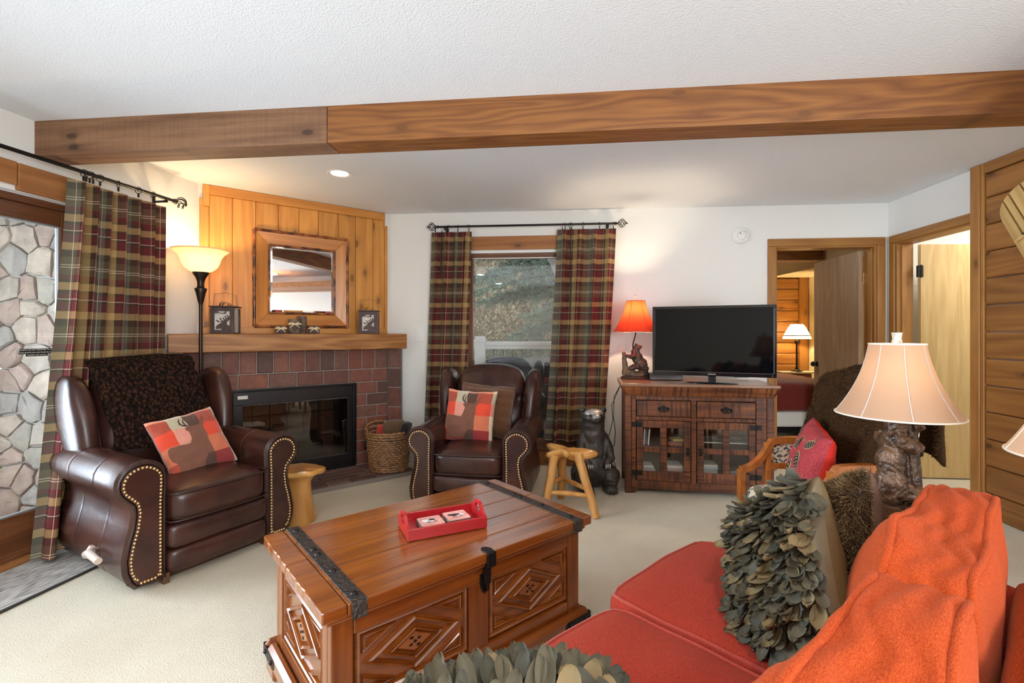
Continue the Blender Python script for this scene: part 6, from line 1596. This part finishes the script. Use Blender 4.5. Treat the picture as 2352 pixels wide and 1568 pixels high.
# back cushions: boxed pillows whose front faces puff out below the top gusset
def backc(x0, x1, zt, seed):
    y0, y1 = .082, .222; z0 = .44; W = x1-x0
    def fn(s, q):
        h = (s.z-z0)/(zt-z0); u = (s.x-x0)/W
        front = max(0, q.y)
        s.z -= .035*(1-sm(.35, .75, u))*max(0, h-.3)/.7          # nearer end slumps
        s.y += .075*front*sm(1.02, .45, h)*(.5+.5*exp(-((u-.35)/.3)**2))-.0*front
        s.z += .050*front*exp(-((u-.30)/.20)**2)*sm(.5, .95, h)
        s.y += .026*front*exp(-((u-.30)/.24)**2)*exp(-((h-.78)/.22)**2)
        s.y += -.012*h
        s.y += .006*sin(s.x*58+s.z*30+seed)*sm(.55, .95, h)*(1-abs(q.y))
        s.z += .004*sin(s.y*140+5*nz(s, 9))*max(0, q.z)
        return s
    c = soft('back_cushion', x0, x1, y0, y1, z0, zt, M['orange'], SF, p=11, crown=(.015, .022, .012), lump=.007, seed=seed, cuts=31, fn=fn)
    for q_y in (.86, -.86):
        pts = []
        hx, hy, hz = W/2, (y1-y0)/2, (zt-z0)/2; cc = V(((x0+x1)/2, (y0+y1)/2, (z0+zt)/2))
        path = [(-.965, -.9+1.8*k/16) for k in range(17)]+[(-.9+1.8*k/20, .975) for k in range(1, 20)]+[(.965, .9-1.8*k/16) for k in range(17)]
        for (a, bz) in path:
            q = V((a, q_y, bz)); L = (abs(q.x)**11+abs(q.y)**11+abs(q.z)**11)**(1/11); q = q/L*1.008
            s = V((q.x*hx, q.y*hy, q.z*hz)); s.z += .012*q.z*(1-min(1, q.x*q.x))*(1-q.y*q.y); s.y += .022*q.y*(1-min(1, q.x*q.x))*(1-min(1, q.z*q.z)); s.x += .02*q.x*(1-q.y*q.y)*(1-min(1, q.z*q.z))
            s += noise.noise_vector(s*7+V((seed*3.1, 0, 0)))*.007
            pts.append(fn(s+cc, q))
        piping('cushion_piping', pts, .0078, M['orange'], c, closed=False)
    return c
backc(1.115, 1.75, .858, 21); backc(.455, 1.075, .842, 22)

# leaf cushions
m_sage = [plain('sage_felt_leaf', (.092, .078, .046), .8, nscale=5, namt=.25, bmp=.2, bscale=300), plain('grey_green_felt_leaf', (.062, .058, .040), .8, nscale=5, namt=.25), plain('tan_felt_leaf', (.19, .135, .062), .75, nscale=5, namt=.25)]
m_satin = plain('olive_satin_cushion_back', (.105, .070, .028), .42, nscale=6, namt=.15, bmp=.1, bscale=30)
def leaf_mesh(ln, wd, cup, m, nm='felt_leaf'):
    o = MB(); nx, ny = 4, 8
    vs = []
    for j in range(ny+1):
        t = .5-.5*cos(pi*j/ny); hw = wd*.5*max(.02 if t > .5 else .06, 1-(2*t-1)**2)**.5
        for i in range(nx+1):
            s = -1+2*i/nx; vs.append(V((s*hw, t*ln, cup*(s*s*.55)+cup*1.2*(t-.2)**2)))
    fs = [(j*(nx+1)+i, j*(nx+1)+i+1, (j+1)*(nx+1)+i+1, (j+1)*(nx+1)+i) for j in range(ny) for i in range(nx)]
    return o.add(vs, fs)
def leaf_cushion(label, loc, fwd, up, w, h, th, nleaf, nmax, seed, grp, roll=0.0, margin=.035, ln=.062):
    t = thing('leaf_cushion', label, 'cushion', group=grp); pose(t, loc, fwd, up, roll)
    fn = pillow_fn(w, h, th, pinch=.05, seed=seed); pillow('cushion_cover', fn, m_satin, t, 26)
    rnd = random.Random(seed); protos = []
    for k in range(6):
        o = leaf_mesh(ln*rnd.uniform(.85, 1.15), ln*rnd.uniform(.50, .64), rnd.uniform(.006, .018), None).build('felt_leaf', m_sage[[0, 1, 0, 1, 2, 0][k]], t, smooth=0); protos.append(o)
    pts = []; ny = int(sqrt(nleaf*h/w)); nx = int(nleaf/ny)+1
    for j in range(ny):
        for i in range(nx):
            x = -1+2*(i+.5+rnd.uniform(-.45, .45)+(.5 if j % 2 else 0)-.25)/nx; y = -1+2*(j+.5+rnd.uniform(-.4, .4))/ny
            if abs(x) < 1-margin and abs(y) < 1.0: pts.append((x, y))
    pts.sort(key=lambda p: (p[0]*.6-p[1] if nleaf > 300 else -p[1])); used = 0; extra = MB()
    for (x, y) in pts:
        p = fn(x, y, 1); e = .02; dx = fn(min(1, x+e), y, 1)-fn(max(-1, x-e), y, 1); dy = fn(x, min(1, y+e), 1)-fn(x, max(-1, y-e), 1); nn = dx.cross(dy).normalized()
        an = rnd.gauss(0, .55)+x*.4-roll*.7; d0 = (-dy.normalized()*cos(an)+dx.normalized()*sin(an)); d0 = (d0+nn*rnd.uniform(.12, .75)).normalized()
        xx = d0.cross(nn).normalized(); zz_ = xx.cross(d0).normalized(); Mx = frame(p+nn*.002, xx, d0, zz_) @ Matrix.Scale(rnd.uniform(.8, 1.2), 4)
        k = rnd.randrange(6)
        if used < 6: o = protos[used]; o.matrix_local = Mx
        elif used < nmax: o = protos[k].copy(); COL.objects.link(o); o.parent = t; o.matrix_local = Mx
        else:
            me = protos[k].data; mi_ = [0, 1, 0, 1, 2, 0][k]; extra.add([Mx @ v.co for v in me.vertices], [tuple(p_.vertices) for p_ in me.polygons], mi_)
        used += 1
    if extra.v: stuff(extra.build('small_leaves', m_sage, t, smooth=0))
    return t
SW = lambda x, y, z: SFM @ V((x, y, z)); SD = lambda x, y, z: (SFM.to_3x3() @ V((x, y, z)))
leaf_cushion('sage leaf cushion leaning across the seam of the sofa seats', SW(1.315, .43, .655), SD(-.70, .66, .25), SD(.25, -.2, 1), .35, .40, .16, 560, 298, 3, 'leaf covered cushions on the sofa', roll=.62, ln=.052)
leaf_cushion('sage leaf cushion at the near end of the sofa', SW(.565, .60, .578), SD(.35, .45, .75), SD(-.5, -.5, 1), .37, .42, .15, 300, 298, 8, 'leaf covered cushions on the sofa', roll=-.1, margin=.08, ln=.052)
# brown fur cushion
fc = thing('fur_cushion', 'brown faux fur cushion behind the leaf cushion on the sofa', 'cushion'); pose(fc, SW(1.585, .385, .668), SD(-.75, 1, .30), SD(.35, -.1, 1), .34)
fn = pillow_fn(.33, .34, .15, seed=31); pc, pmb = pillow('cushion_cover', fn, plain('brown_suede_back', (.085, .045, .028), .7, nscale=8, namt=.2), fc, 26)
m_ff = [plain('fox_fur_dark', (.045, .022, .010), .6), plain('fox_fur_mid', (.16, .085, .030), .6), plain('fox_fur_gold', (.30, .18, .07), .6)]
fur('fur_pile', pmb, 30000, .021, .0008, m_ff, fc, seed=9, comb=V((.1, -.5, 0)), faces=[f for f in pmb.f[:26*26]])

# sofa table behind with a second lamp
stb = thing('sofa_table', 'honey wood console table edge behind the sofa back', 'table', (0, 0, 0), SFA)
MB().box(.60, 2.10, -.40, .012, .685, .715).build('table_top', M['honey'], stb, bevel=.006)
for x in (.66, 2.04):
    for y in (-.36, -.13): MB().box(x-.03, x+.03, y-.03, y+.03, 0, .685).build('leg', M['honey'], stb, bevel=.005)
MB().box(.66, 2.04, -.37, -.34, .60, .685).box(.66, 2.04, -.15, -.12, .60, .685).build('apron', M['honey'], stb)
L2 = V((1.425, 1.145, .7155))
l2 = thing('cream_shade_lamp', 'lamp with a cream flared shade behind the sofa at the pine wall', 'lamp', L2, 0)
m_cs2 = shade_mat('cream_linen_shade', (.70, .50, .35), .5); m_ct = plain('ivory_trim', (.75, .68, .56), .7)
MB().lathe([(.085, 0), (.088, .02), (.06, .035), (.03, .05), (.045, .12), (.05, .17), (.03, .21), (.012, .23), (.01, .36)], 24).build('turned_base', M['bronze_w'], l2, smooth=50)
shade_obj(l2, bell_shade(.175, .082, .23), .245, m_cs2, 8, 64, trim=m_ct, seam=m_ct)
spider(l2, .081, .473, M['brass'], .30); bulb(l2, .30)
point('console_lamp_bulb', (L2.x, L2.y, L2.z+.37), 4.5, (1, .72, .42), .03)

# end table with the big bear lamp
ett = thing('end_table', 'honey wood end table holding the bear lamp beside the sofa', 'table', (0, 0, 0), SFA)
MB().box(1.845, 2.135, .10, .62, .632, .660).build('table_top', M['honey'], ett, bevel=.006)
for x in (1.87, 2.11):
    for y in (.13, .59): MB().box(x-.02, x+.02, y-.02, y+.02, 0, .632).build('leg', M['honey'], ett, bevel=.004)
MB().box(1.86, 2.12, .58, .605, .56, .632).build('apron', M['honey'], ett); MB().box(2.105, 2.125, .13, .59, .56, .632).build('apron', M['honey'], ett); MB().box(1.86, 2.12, .115, .14, .56, .632).build('apron', M['honey'], ett)
LP = Pz(2060, 1190, .6605); LP.z = .6605
bl = thing('carved_bear_lamp', 'table lamp of a carved bear hugging a trunk under a large cream bell shade', 'lamp', LP, radians(8))
MB().lathe([(.080, 0), (.084, .01), (.080, .045), (.083, .052), (.074, .055), (.072, .053), (.058, .056), (.056, .054), (.03, .057), (0, .056)], 32).build('log_slice', M['bronze_w'], bl, smooth=35)
b = MB()
b.tube([(.046, .0, .05), (.046, .0, .15), (.042, .002, .25), (.038, 0, .345)], [.034, .030, .027, .025], 14)
b.tube([(.04, -.01, .29), (.055, -.035, .31)], [.018, .014], 9)
def ridge(c): a = atan2(c.y, c.x-.033); return .003*sin(a*13+c.z*30)+.002*nz(c, 60)
fuse(b, 'tree_trunk', M['bronze_w'], bl, .006, 2, 0, 20, ridge)
b = MB(); B = lambda c, r, *a, **k: b.ball(c, r, *a, n=14, m=12, **k)
B((-.034, -.008, .115), .043, .042, .066); B((-.034, -.008, .19), .039, .038, .058); B((-.020, -.008, .255), .038, .038, .045); B((-.014, -.012, .305), .032, .033, .028); B((.008, -.018, .312), .018, .018, .014)
for s in (-1, 1): B((-.026, s*.026-.012, .333), .011, .008, .011)
b.tube([(-.028, -.046, .262), (.005, -.055, .235), (.034, -.044, .240)], [.024, .020, .016], 10); b.tube([(-.028, .034, .262), (.005, .045, .235), (.034, .036, .24)], [.024, .020, .016], 10)
b.tube([(-.030, -.045, .11), (-.005, -.060, .09), (.022, -.048, .115)], [.034, .026, .02], 10); b.tube([(-.030, .034, .11), (-.005, .05, .09), (.022, .04, .115)], [.034, .026, .02], 10)
def carve(c): return .003*sin(c.z*170+22*nz(c, 11))*(.6+.4*nz(c, 30))+.0025*nz(c, 60)
fuse(b, 'carved_bear', M['bronze_w'], bl, .0042, 3, .003, 40, carve)
MB().cyl((.02, 0, .33), (0, 0, .42), .006, n=8).build('lamp_stem', M['iron'], bl)
m_bs = shade_mat('blush_linen_shade', (.64, .42, .28), .5); m_bt = plain('shade_piping_grey', (.50, .44, .40), .7)
shade_obj(bl, bell_shade(.168, .074, .229, pw=2.2), .337, m_bs, 8, 72, trim=m_ct, seam=m_bt)
spider(bl, .073, .564, M['brass'], .40); bulb(bl, .40)
MB().lathe([(.014, 0), (.014, .012), (.012, .02), (.0135, .034), (.015, .04)], 14, c=(.0, 0, .563), M=None).build('antler_finial', plain('birch_finial', (.62, .56, .46), .6, nscale=60, namt=.5), bl, smooth=50)
MB().lathe([(.0145, 0), (0, .0012)], 14, c=(0, 0, .603)).build('finial_cap', m_star, bl)
point('bear_lamp_bulb', (LP.x, LP.y, LP.z+.46), 3.4, (1, .70, .40), .03)

# ================================================================ armchair
CH0 = V((1.20, 2.285, 0)); cha = atan2(.2, -.98)           # direction it faces
CHz = atan2(-(-.98), .2) if False else atan2(.98, .2)-pi/2*0
# local frame: -y is the facing direction
CHrot = atan2(-.98, -.2)                                       # so that (0,-1) maps to (-.98,.2)
CHrot = -radians(92)
AC = thing('wooden_armchair', 'cherry wood armchair with woven pattern seat beside the sofa end', 'armchair', CH0, CHrot)
ACM = Matrix.Translation(CH0) @ RotM('Z', CHrot) @ Matrix.Diagonal((1, .74, 1, 1)); AC.scale = (1, .74, 1)
m_wv, nt, b = newmat('woven_chair_fabric')
tc = nt.nodes.new('ShaderNodeTexCoord'); mp = nd(nt, 'ShaderNodeMapping'); mp.inputs['Rotation'].default_value = (0, 0, radians(45)); mp.inputs['Scale'].default_value = (62, 110, 1); lk(nt, tc.outputs['UV'], mp.inputs[0])
bt = nd(nt, 'ShaderNodeTexBrick'); bt.inputs['Scale'].default_value = 1.0; bt.inputs['Mortar Size'].default_value = .0; lk(nt, mp.outputs[0], bt.inputs[0])
wn = nt.nodes.new('ShaderNodeTexWhiteNoise'); wn.noise_dimensions = '2D'
fl2 = nt.nodes.new('ShaderNodeVectorMath'); fl2.operation = 'FLOOR'; lk(nt, mp.outputs[0], fl2.inputs[0]); lk(nt, fl2.outputs[0], wn.inputs[0])
rr = ramp(nt, wn.outputs[0], [(0, (.66, .57, .42)), (.52, (.40, .06, .06)), (.64, (.05, .05, .045)), (.78, (.30, .27, .16)), (.88, (.10, .16, .17))], 'CONSTANT')
lk(nt, rr.outputs[0], b.inputs['Base Color']); b.inputs['Roughness'].default_value = .85
def uvplane(o, ax=(0, 1)):
    me = o.data; L = me.uv_layers.new(name='uv')
    for lp in me.loops: c = me.vertices[lp.vertex_index].co; L.data[lp.index].uv = (c[ax[0]], c[ax[1]])
w2, dp = .27, .58
seat = soft('seat_cushion', -w2+.02, w2-.02, .0, .52, .33, .475, m_wv, AC, p=5, crown=(0, .01, .04), lump=.003, seed=41, cuts=17); uvplane(seat)
for i, v in enumerate(seat.data.vertices): pass
for s in (-1, 1):
    MB().box(s*w2-.02, s*w2+.02, -.005, .04, 0, .537).build('front_leg', M['chairwood'], AC, bevel=.005)
    MB().tube([(s*(w2-.01), .56, .0), (s*(w2-.01), .54, .40)], [.02, .024], 8).build('rear_leg', M['chairwood'], AC)
    armp = [(.0, .50), (.0, .532), (.05, .540), (.10, .557), (.15, .590), (.19, .632), (.222, .675), (.240, .697), (.50, .697)]
    def barr(path, hw, th, nm, s=s):
        pts = []
        for k in range(len(path)-1):
            for q in range(4): f = q/4; pts.append((lerp(path[k][0], path[k+1][0], f), lerp(path[k][1], path[k+1][1], f)))
        pts.append(path[-1]); vs = []; n = len(pts)
        sp = []
        for k in range(n):
            a, b = pts[max(0, k-2)], pts[min(n-1, k+2)]; sp.append((sum(p[0] for p in pts[max(0, k-2):k+3])/len(pts[max(0, k-2):k+3]), sum(p[1] for p in pts[max(0, k-2):k+3])/len(pts[max(0, k-2):k+3])))
        for k, (y, z) in enumerate(sp):
            a, b = sp[max(0, k-1)], sp[min(n-1, k+1)]; t = V((0, b[0]-a[0], b[1]-a[1])).normalized(); nn = V((0, -t.z, t.y))
            c = V((s*w2, y, z))
            for dx, dn in ((-hw, th), (hw, th), (hw, -th), (-hw, -th)): vs.append(c+V((dx, 0, 0))+nn*dn)
        fs = [(k*4+i, k*4+(i+1) % 4, (k+1)*4+(i+1) % 4, (k+1)*4+i) for k in range(n-1) for i in range(4)]+[(3, 2, 1, 0), ((n-1)*4, (n-1)*4+1, (n-1)*4+2, (n-1)*4+3)]
        return MB().add(vs, fs).build(nm, M['chairwood'], AC, bevel=.004)
    barr(armp[1:], .020, .016, 'arm_rail')
    MB().box(s*w2-.018, s*w2+.018, .03, .55, .31, .365).build('seat_rail', M['chairwood'], AC, bevel=.004)
    # upholstered side panel inside a wooden frame
    MB().box(s*w2-.018, s*w2+.018, .185, .222, .36, .68).build('arm_upright', M['chairwood'], AC, bevel=.004)
    MB().box(s*w2-.018, s*w2+.018, .222, .52, .545, .575).build('arm_cross_rail', M['chairwood'], AC, bevel=.004)
    pn = MB().grid(lambda u, v, s=s: V((s*w2, lerp(.222, .54, u), lerp(.575, .68, v))), 1, 1).build('side_lattice_cloth', m_wv, AC); uvplane(pn, (1, 2))
    pn2 = pn.modifiers.new('solid', 'SOLIDIFY'); pn2.thickness = .014; pn2.offset = 0
MB().box(-w2+.02, w2-.02, -.0, .035, .315, .36).build('seat_rail', M['chairwood'], AC, bevel=.004)
def cbk(s, q): h = (s.z-.42)/.6; s.y += .16*h; s.z += .03*(1-(s.x/.27)**2)*max(0, q.z); return s
bk2 = soft('chair_back', -.27, .27, .50, .60, .40, 1.03, m_wv, AC, p=5, crown=(0, .02, .01), lump=.003, seed=42, cuts=15, fn=cbk); uvplane(bk2, (0, 2))
# brown fur throw on the chair back
ft = thing('fur_throw', 'shaggy brown fur throw hanging over the back of the wooden armchair', 'throw', CH0, CHrot); ft.scale = (1, .74, 1)
def ftf(u, v):
    x = lerp(-.30, .28, u); e = (u-.5)*2
    pts = [(.80, .74), (.80, .86), (.79, 1.0), (.76, 1.075), (.70, 1.095), (.63, 1.06), (.60, .95), (.565, .84), (.53, .73), (.515, .66)]
    k = v*(len(pts)-1); i = min(int(k), len(pts)-2); f = k-i; y, z = lerp(pts[i][0], pts[i+1][0], f), lerp(pts[i][1], pts[i+1][1], f)
    dr = .0
    z += -.055*abs(e)**2.5*(1 if v < .75 else 0)-.05*max(0, v-.75)*4*(1-abs(e))*.5-(.05*sin(u*9) if v > .9 else 0)*0
    n_ = noise.noise_vector(V((x*6, y*6, z*6)))*.022+V((0, 1, 0))*.018*sin(u*17+v*4)
    return V((x*(1+.08*(v > .6)), y-.03 if v > .5 else y+.03, z+.012))+n_
o = MB().grid(ftf, 26, 34); tt_ = o.build('throw_cloth', plain('brown_fur_hide', (.040, .020, .009), .95, spec=.05), ft, smooth=0)
q_ = tt_.modifiers.new('solid', 'SOLIDIFY'); q_.thickness = .012; q_.offset = 0
m_bf = [plain('bear_fur_dark', (.022, .010, .004), .9, spec=.08), plain('bear_fur_mid', (.066, .030, .011), .9, spec=.08), plain('bear_fur_tip', (.13, .066, .025), .9, spec=.08)]
fur('fur_pile', o, 15000, .032, .0011, m_bf, ft, seed=12, comb=V((0, .0, -.5)), faces=[f[::-1] for f in o.f]) if False else fur('fur_pile', o, 42000, .020, .0009, m_bf, ft, seed=12, comb=V((0, 0, -.45)), faces=[f[::-1] for f in o.f]+o.f)
# pinecone cushion
pcn = thing('pinecone_cushion', 'red tapestry cushion with dark pinecones standing in the wooden armchair', 'cushion'); pose(pcn, ACM @ V((-.05, .33, .625)), RotM('Z', CHrot).to_3x3() @ V((-.32, -1, .28)), RotM('Z', CHrot).to_3x3() @ V((.12, .33, 1)), -.10)
m_tap, nt, b = newmat('red_tapestry'); n = nd(nt, 'ShaderNodeTexNoise', Scale=260.0, Detail=3); lk(nt, coords(nt), n.inputs[0]); lk(nt, ramp(nt, n.outputs[0], [(.38, (.22, .02, .03)), (.62, (.52, .055, .06))]).outputs[0], b.inputs['Base Color']); b.inputs['Roughness'].default_value = .9
fn = pillow_fn(.38, .38, .15, seed=44); pillow('cushion_cover', fn, [m_tap, plain('scarlet_cushion_back', (.68, .025, .012), .7)], pcn, 26, lambda x, y, s: 0 if s > 0 else 1)
m_pcd = plain('pinecone_dark', (.04, .025, .018), .8); m_pco = plain('pinecone_outline', (.50, .36, .20), .8); m_spr = plain('pine_sprig', (.30, .22, .10), .8)
def ondec(poly, nm, m, off):
    bmx = bmesh.new(); vs = [bmx.verts.new((x, y, 0)) for x, y in poly]; bmx.faces.new(vs); bmesh.ops.triangulate(bmx, faces=bmx.faces[:])
    bmesh.ops.subdivide_edges(bmx, edges=bmx.edges[:], cuts=1); bmesh.ops.triangulate(bmx, faces=bmx.faces[:])
    for v in bmx.verts: v.co = fn(max(-.97, min(.97, v.co.x)), max(-.97, min(.97, v.co.y)), 1)+V((0, 0, off))
    for f in bmx.faces:
        if f.normal.z < 0: f.normal_flip()
    me = bpy.data.meshes.new(nm); bmx.to_mesh(me); bmx.free(); me.materials.append(m); ob = bpy.data.objects.new(nm, me); COL.objects.link(ob); ob.parent = pcn
def cone(cx, cy, L, wd, an):
    R_ = lambda x, y: (cx+x*cos(an)-y*sin(an), cy+x*sin(an)+y*cos(an))
    el = lambda a, b, k=22, j=0: [R_(b*cos(2*pi*i/k)*(1+j*(i % 2)), a*sin(2*pi*i/k)*(1+j*(i % 2))) for i in range(k)]
    ondec(el(L*1.10, wd*1.18, 22, -.10), 'pinecone_outline', m_pco, .0022); ondec(el(L*.98, wd*.98, 22, -.10), 'pinecone_motif', m_pcd, .0036)
    for j in range(5):
        y = -L*.7+L*1.4*j/4; w_ = wd*.75*sqrt(max(.05, 1-(y/L)**2))
        for s in (-1, 1): ondec([R_(s*w_*.15, y), R_(s*w_*.9, y+L*.10), R_(s*w_*.8, y+L*.17), R_(s*w_*.2, y+L*.08)], 'pinecone_scale', m_pco, .0044)
for q in ((-.10, .45, .24, .12, -.5), (.30, .10, .23, .14, .5), (-.15, -.32, .26, .13, -.1), (-.62, .05, .20, .11, .3), (.55, .66, .18, .10, -.9), (.35, -.62, .20, .11, .7), (-.62, -.62, .18, .1, -.4), (-.6, .68, .18, .1, .6)): cone(*q)
rnd = random.Random(3)
for k in range(26):
    x, y, a = rnd.uniform(-.85, .85), rnd.uniform(-.85, .85), rnd.uniform(0, pi); L = rnd.uniform(.05, .12)
    ondec([(x-L*cos(a), y-L*sin(a)), (x+.012*sin(a), y-.012*cos(a)), (x+L*cos(a), y+L*sin(a)), (x-.012*sin(a), y+.012*cos(a))], 'sprig_motif', m_spr if k % 3 else m_pco, .0018)

# ================================================================ bedroom
bd_ = thing('bed', 'bed with dark red bedspread seen through the bedroom doorway', 'bed', (0, 0, 0))
m_bsp = cloth('dark_red_bedspread', (.13, .018, .012), (.20, .03, .018), 180, bmp=.3)
def bdf(s, q): s.z += .02*sin(s.x*5+s.y*3)*max(0, q.z); return s
soft('mattress', 1.9, 3.97, 5.55, 6.95, .17, .36, plain('white_box_spring', (.75, .74, .70), .8), bd_, p=14, lump=.003, seed=51, cuts=9)
soft('bedspread', 1.88, 3.99, 5.52, 6.97, .345, .68, m_bsp, bd_, p=9, crown=(0, .01, .02), lump=.012, seed=52, cuts=19, fn=bdf)
MB().box(2.0, 3.9, 5.62, 6.9, .10, .17).build('bed_frame', M['black'], bd_)
for x in (2.05, 3.85):
    for y in (5.65, 6.85): MB().cyl((x, y, 0), (x, y, .10), .03).build('bed_leg', M['black'], bd_)
ns = thing('nightstand', 'round topped nightstand beyond the bed in the bedroom', 'nightstand', (3.88, 6.72+.33, 0))
ns.location = (4.02-.12, 6.80+.18, 0)
ns.location = (PY(1833, 852, 6.99).x, 6.99, 0)
nz_ = EYE-(853-CV)/FPX*6.99
MB().box(-.26, .24, -.02+.0, .13, nz_-.03, nz_).build('table_top', plain('pale_stone_top', (.70, .62, .48), .4), ns, bevel=.008)
MB().box(-.22, .20, .0, .12, 0, nz_-.03).build('cabinet_body', M['cab_x'], ns, bevel=.004)
MB().box(-.20, .18, -.006, .002, nz_-.17, nz_-.045).build('drawer', M['cab_x'], ns, bevel=.003)
MB().ball((0, -.012, nz_-.10), .012, n=8, m=6).build('drawer_knob', M['brass'], ns, smooth=60)
bp = V((ns.location.x+.0, 7.02, nz_+.0005))
bl2 = thing('bedside_lamp', 'slim dark lamp with a bright white painted shade on the nightstand', 'lamp', bp)
sc_ = 7.02/FPX
MB().lathe([(.085, 0), (.085, .012), (.05, .02), (.03, .03), (.026, .05), (.015, .07), (.013, .40), (.022, .41), (.03, .44), (.022, .47), (.012, .49), (.012, .56)], 20, sy=.6).build('lamp_base', M['rodblack'], bl2, smooth=50)
m_ws = shade_mat('white_painted_shade', (.90, .84, .68), .6)
sh = shade_obj(bl2, [(.185, 0), (.178, .03), (.150, .09), (.115, .16), (.080, .215)], .475, m_ws, 6, 48, trim=plain('tan_trim', (.45, .30, .12), .7))
MB().lathe([(.168, .055), (.173, .042), (.171, .0405)], 48, c=(0, 0, .4755), caps=False).build('painted_band', plain('dark_brush_band', (.06, .05, .045), .7), sh)
MB().ball((0, 0, .705), .014, n=8, m=6).build('finial', M['iron'], bl2, smooth=60)
point('bedside_lamp_bulb', (bp.x, bp.y-.02, bp.z+.57), 24, (1, .74, .38), .03)
pf_ = thing('picture_frame', 'small framed picture on the bedroom pine wall left of the lamp', 'picture'); pf_.matrix_world = Matrix.Translation((PY(1779, 690, 7.33).x, 7.340, 1.75))
MB().box(-.10, .01, -.02, .0, -.48, .36).build('frame', M['oak_dim'], pf_, bevel=.004); MB().box(-.08, -.01, -.023, -.019, -.45, .33).build('print', plain('pale_print', (.55, .50, .40), .6, nscale=14, namt=.7), pf_)

# ================================================================ toboggan on the pine wall, ribbed mat by the door
tg = thing('wooden_toboggan', 'pale slatted wooden toboggan hung slanting on the pine wall at the frame edge', 'toboggan')
RXs = lambda u: (4.327*((u-CU)/FPX)-3.399)/(.9961*((u-CU)/FPX)-.0882)
s0 = 1.20; tg.matrix_world = FR @ Matrix.Translation((1.185, -.036, 1.975)) @ RotM('Y', radians(-29))
m_tob = [wood('ash_toboggan_slat', (.52, .31, .10), (.72, .48, .19), 'Z', .35, grain=12, ring=.6, tint=.08)]
wv_ = [.062, .040, .075, .040, .062]; xx = 0.0; tot = sum(wv_)+.012*4
for i, wd in enumerate(wv_):
    xa, xb = xx, xx+wd; xx = xb+.012
    def tipz(x): q = (x-tot/2)/(tot/2); return .16-.125*(1-sqrt(max(0, 1-min(1, abs(q))**2.4)))
    poly = [(xa, -1.1), (xb, -1.1)]+[(lerp(xb, xa, k/6), tipz(lerp(xb, xa, k/6))) for k in range(7)]
    MB().prism(poly, .004, .022, frame((0, 0, 0), (1, 0, 0), (0, 0, 1), (0, -1, 0))).build('slat', m_tob[0], tg, bevel=.003)
MB().box(.005, tot-.005, -.005, .0, -1.1, .09).build('backing_board', plain('dark_gap_board', (.09, .04, .018), .7), tg)
for z in (-.155, -.6): MB().cyl((.02, -.034, z), (tot-.02, -.034, z), .011, n=10).build('cross_bar', m_tob[0], tg)
for z in (-.155, -.6):
    for x in (.105, .185): MB().tube([(x, -.024, z-.02), (x+.012, -.05, z), (x, -.024, z+.02), (x-.012, -.05, z)], .004, 6, closed=True).build('cord_knot', M['black'], tg, smooth=60)
mtg = thing('door_mat', 'grey ribbed runner mat along the sliding glass door', 'mat'); mtg.matrix_world = FL
m_mat, nt, b = newmat('ribbed_mat'); wv2 = nd(nt, 'ShaderNodeTexNoise', Scale=1.0, Detail=3); lk(nt, coords(nt, (14, 160, 30), rnd=False), wv2.inputs[0])
lk(nt, ramp(nt, wv2.outputs[0], [(.40, (.22, .20, .18)), (.56, (.56, .53, .49))]).outputs[0], b.inputs['Base Color']); b.inputs['Roughness'].default_value = .95; bump(nt, b, wv2.outputs[0], .8, .01)
MB().box(.3, 3.0, -.415, .0, .0, .008).build('mat_pile', m_mat, mtg, bevel=.002)
MB().box(.3, 3.0, -.430, -.414, .0, .010).build('edge_binding', plain('dark_binding', (.03, .022, .018), .8), mtg, bevel=.002)
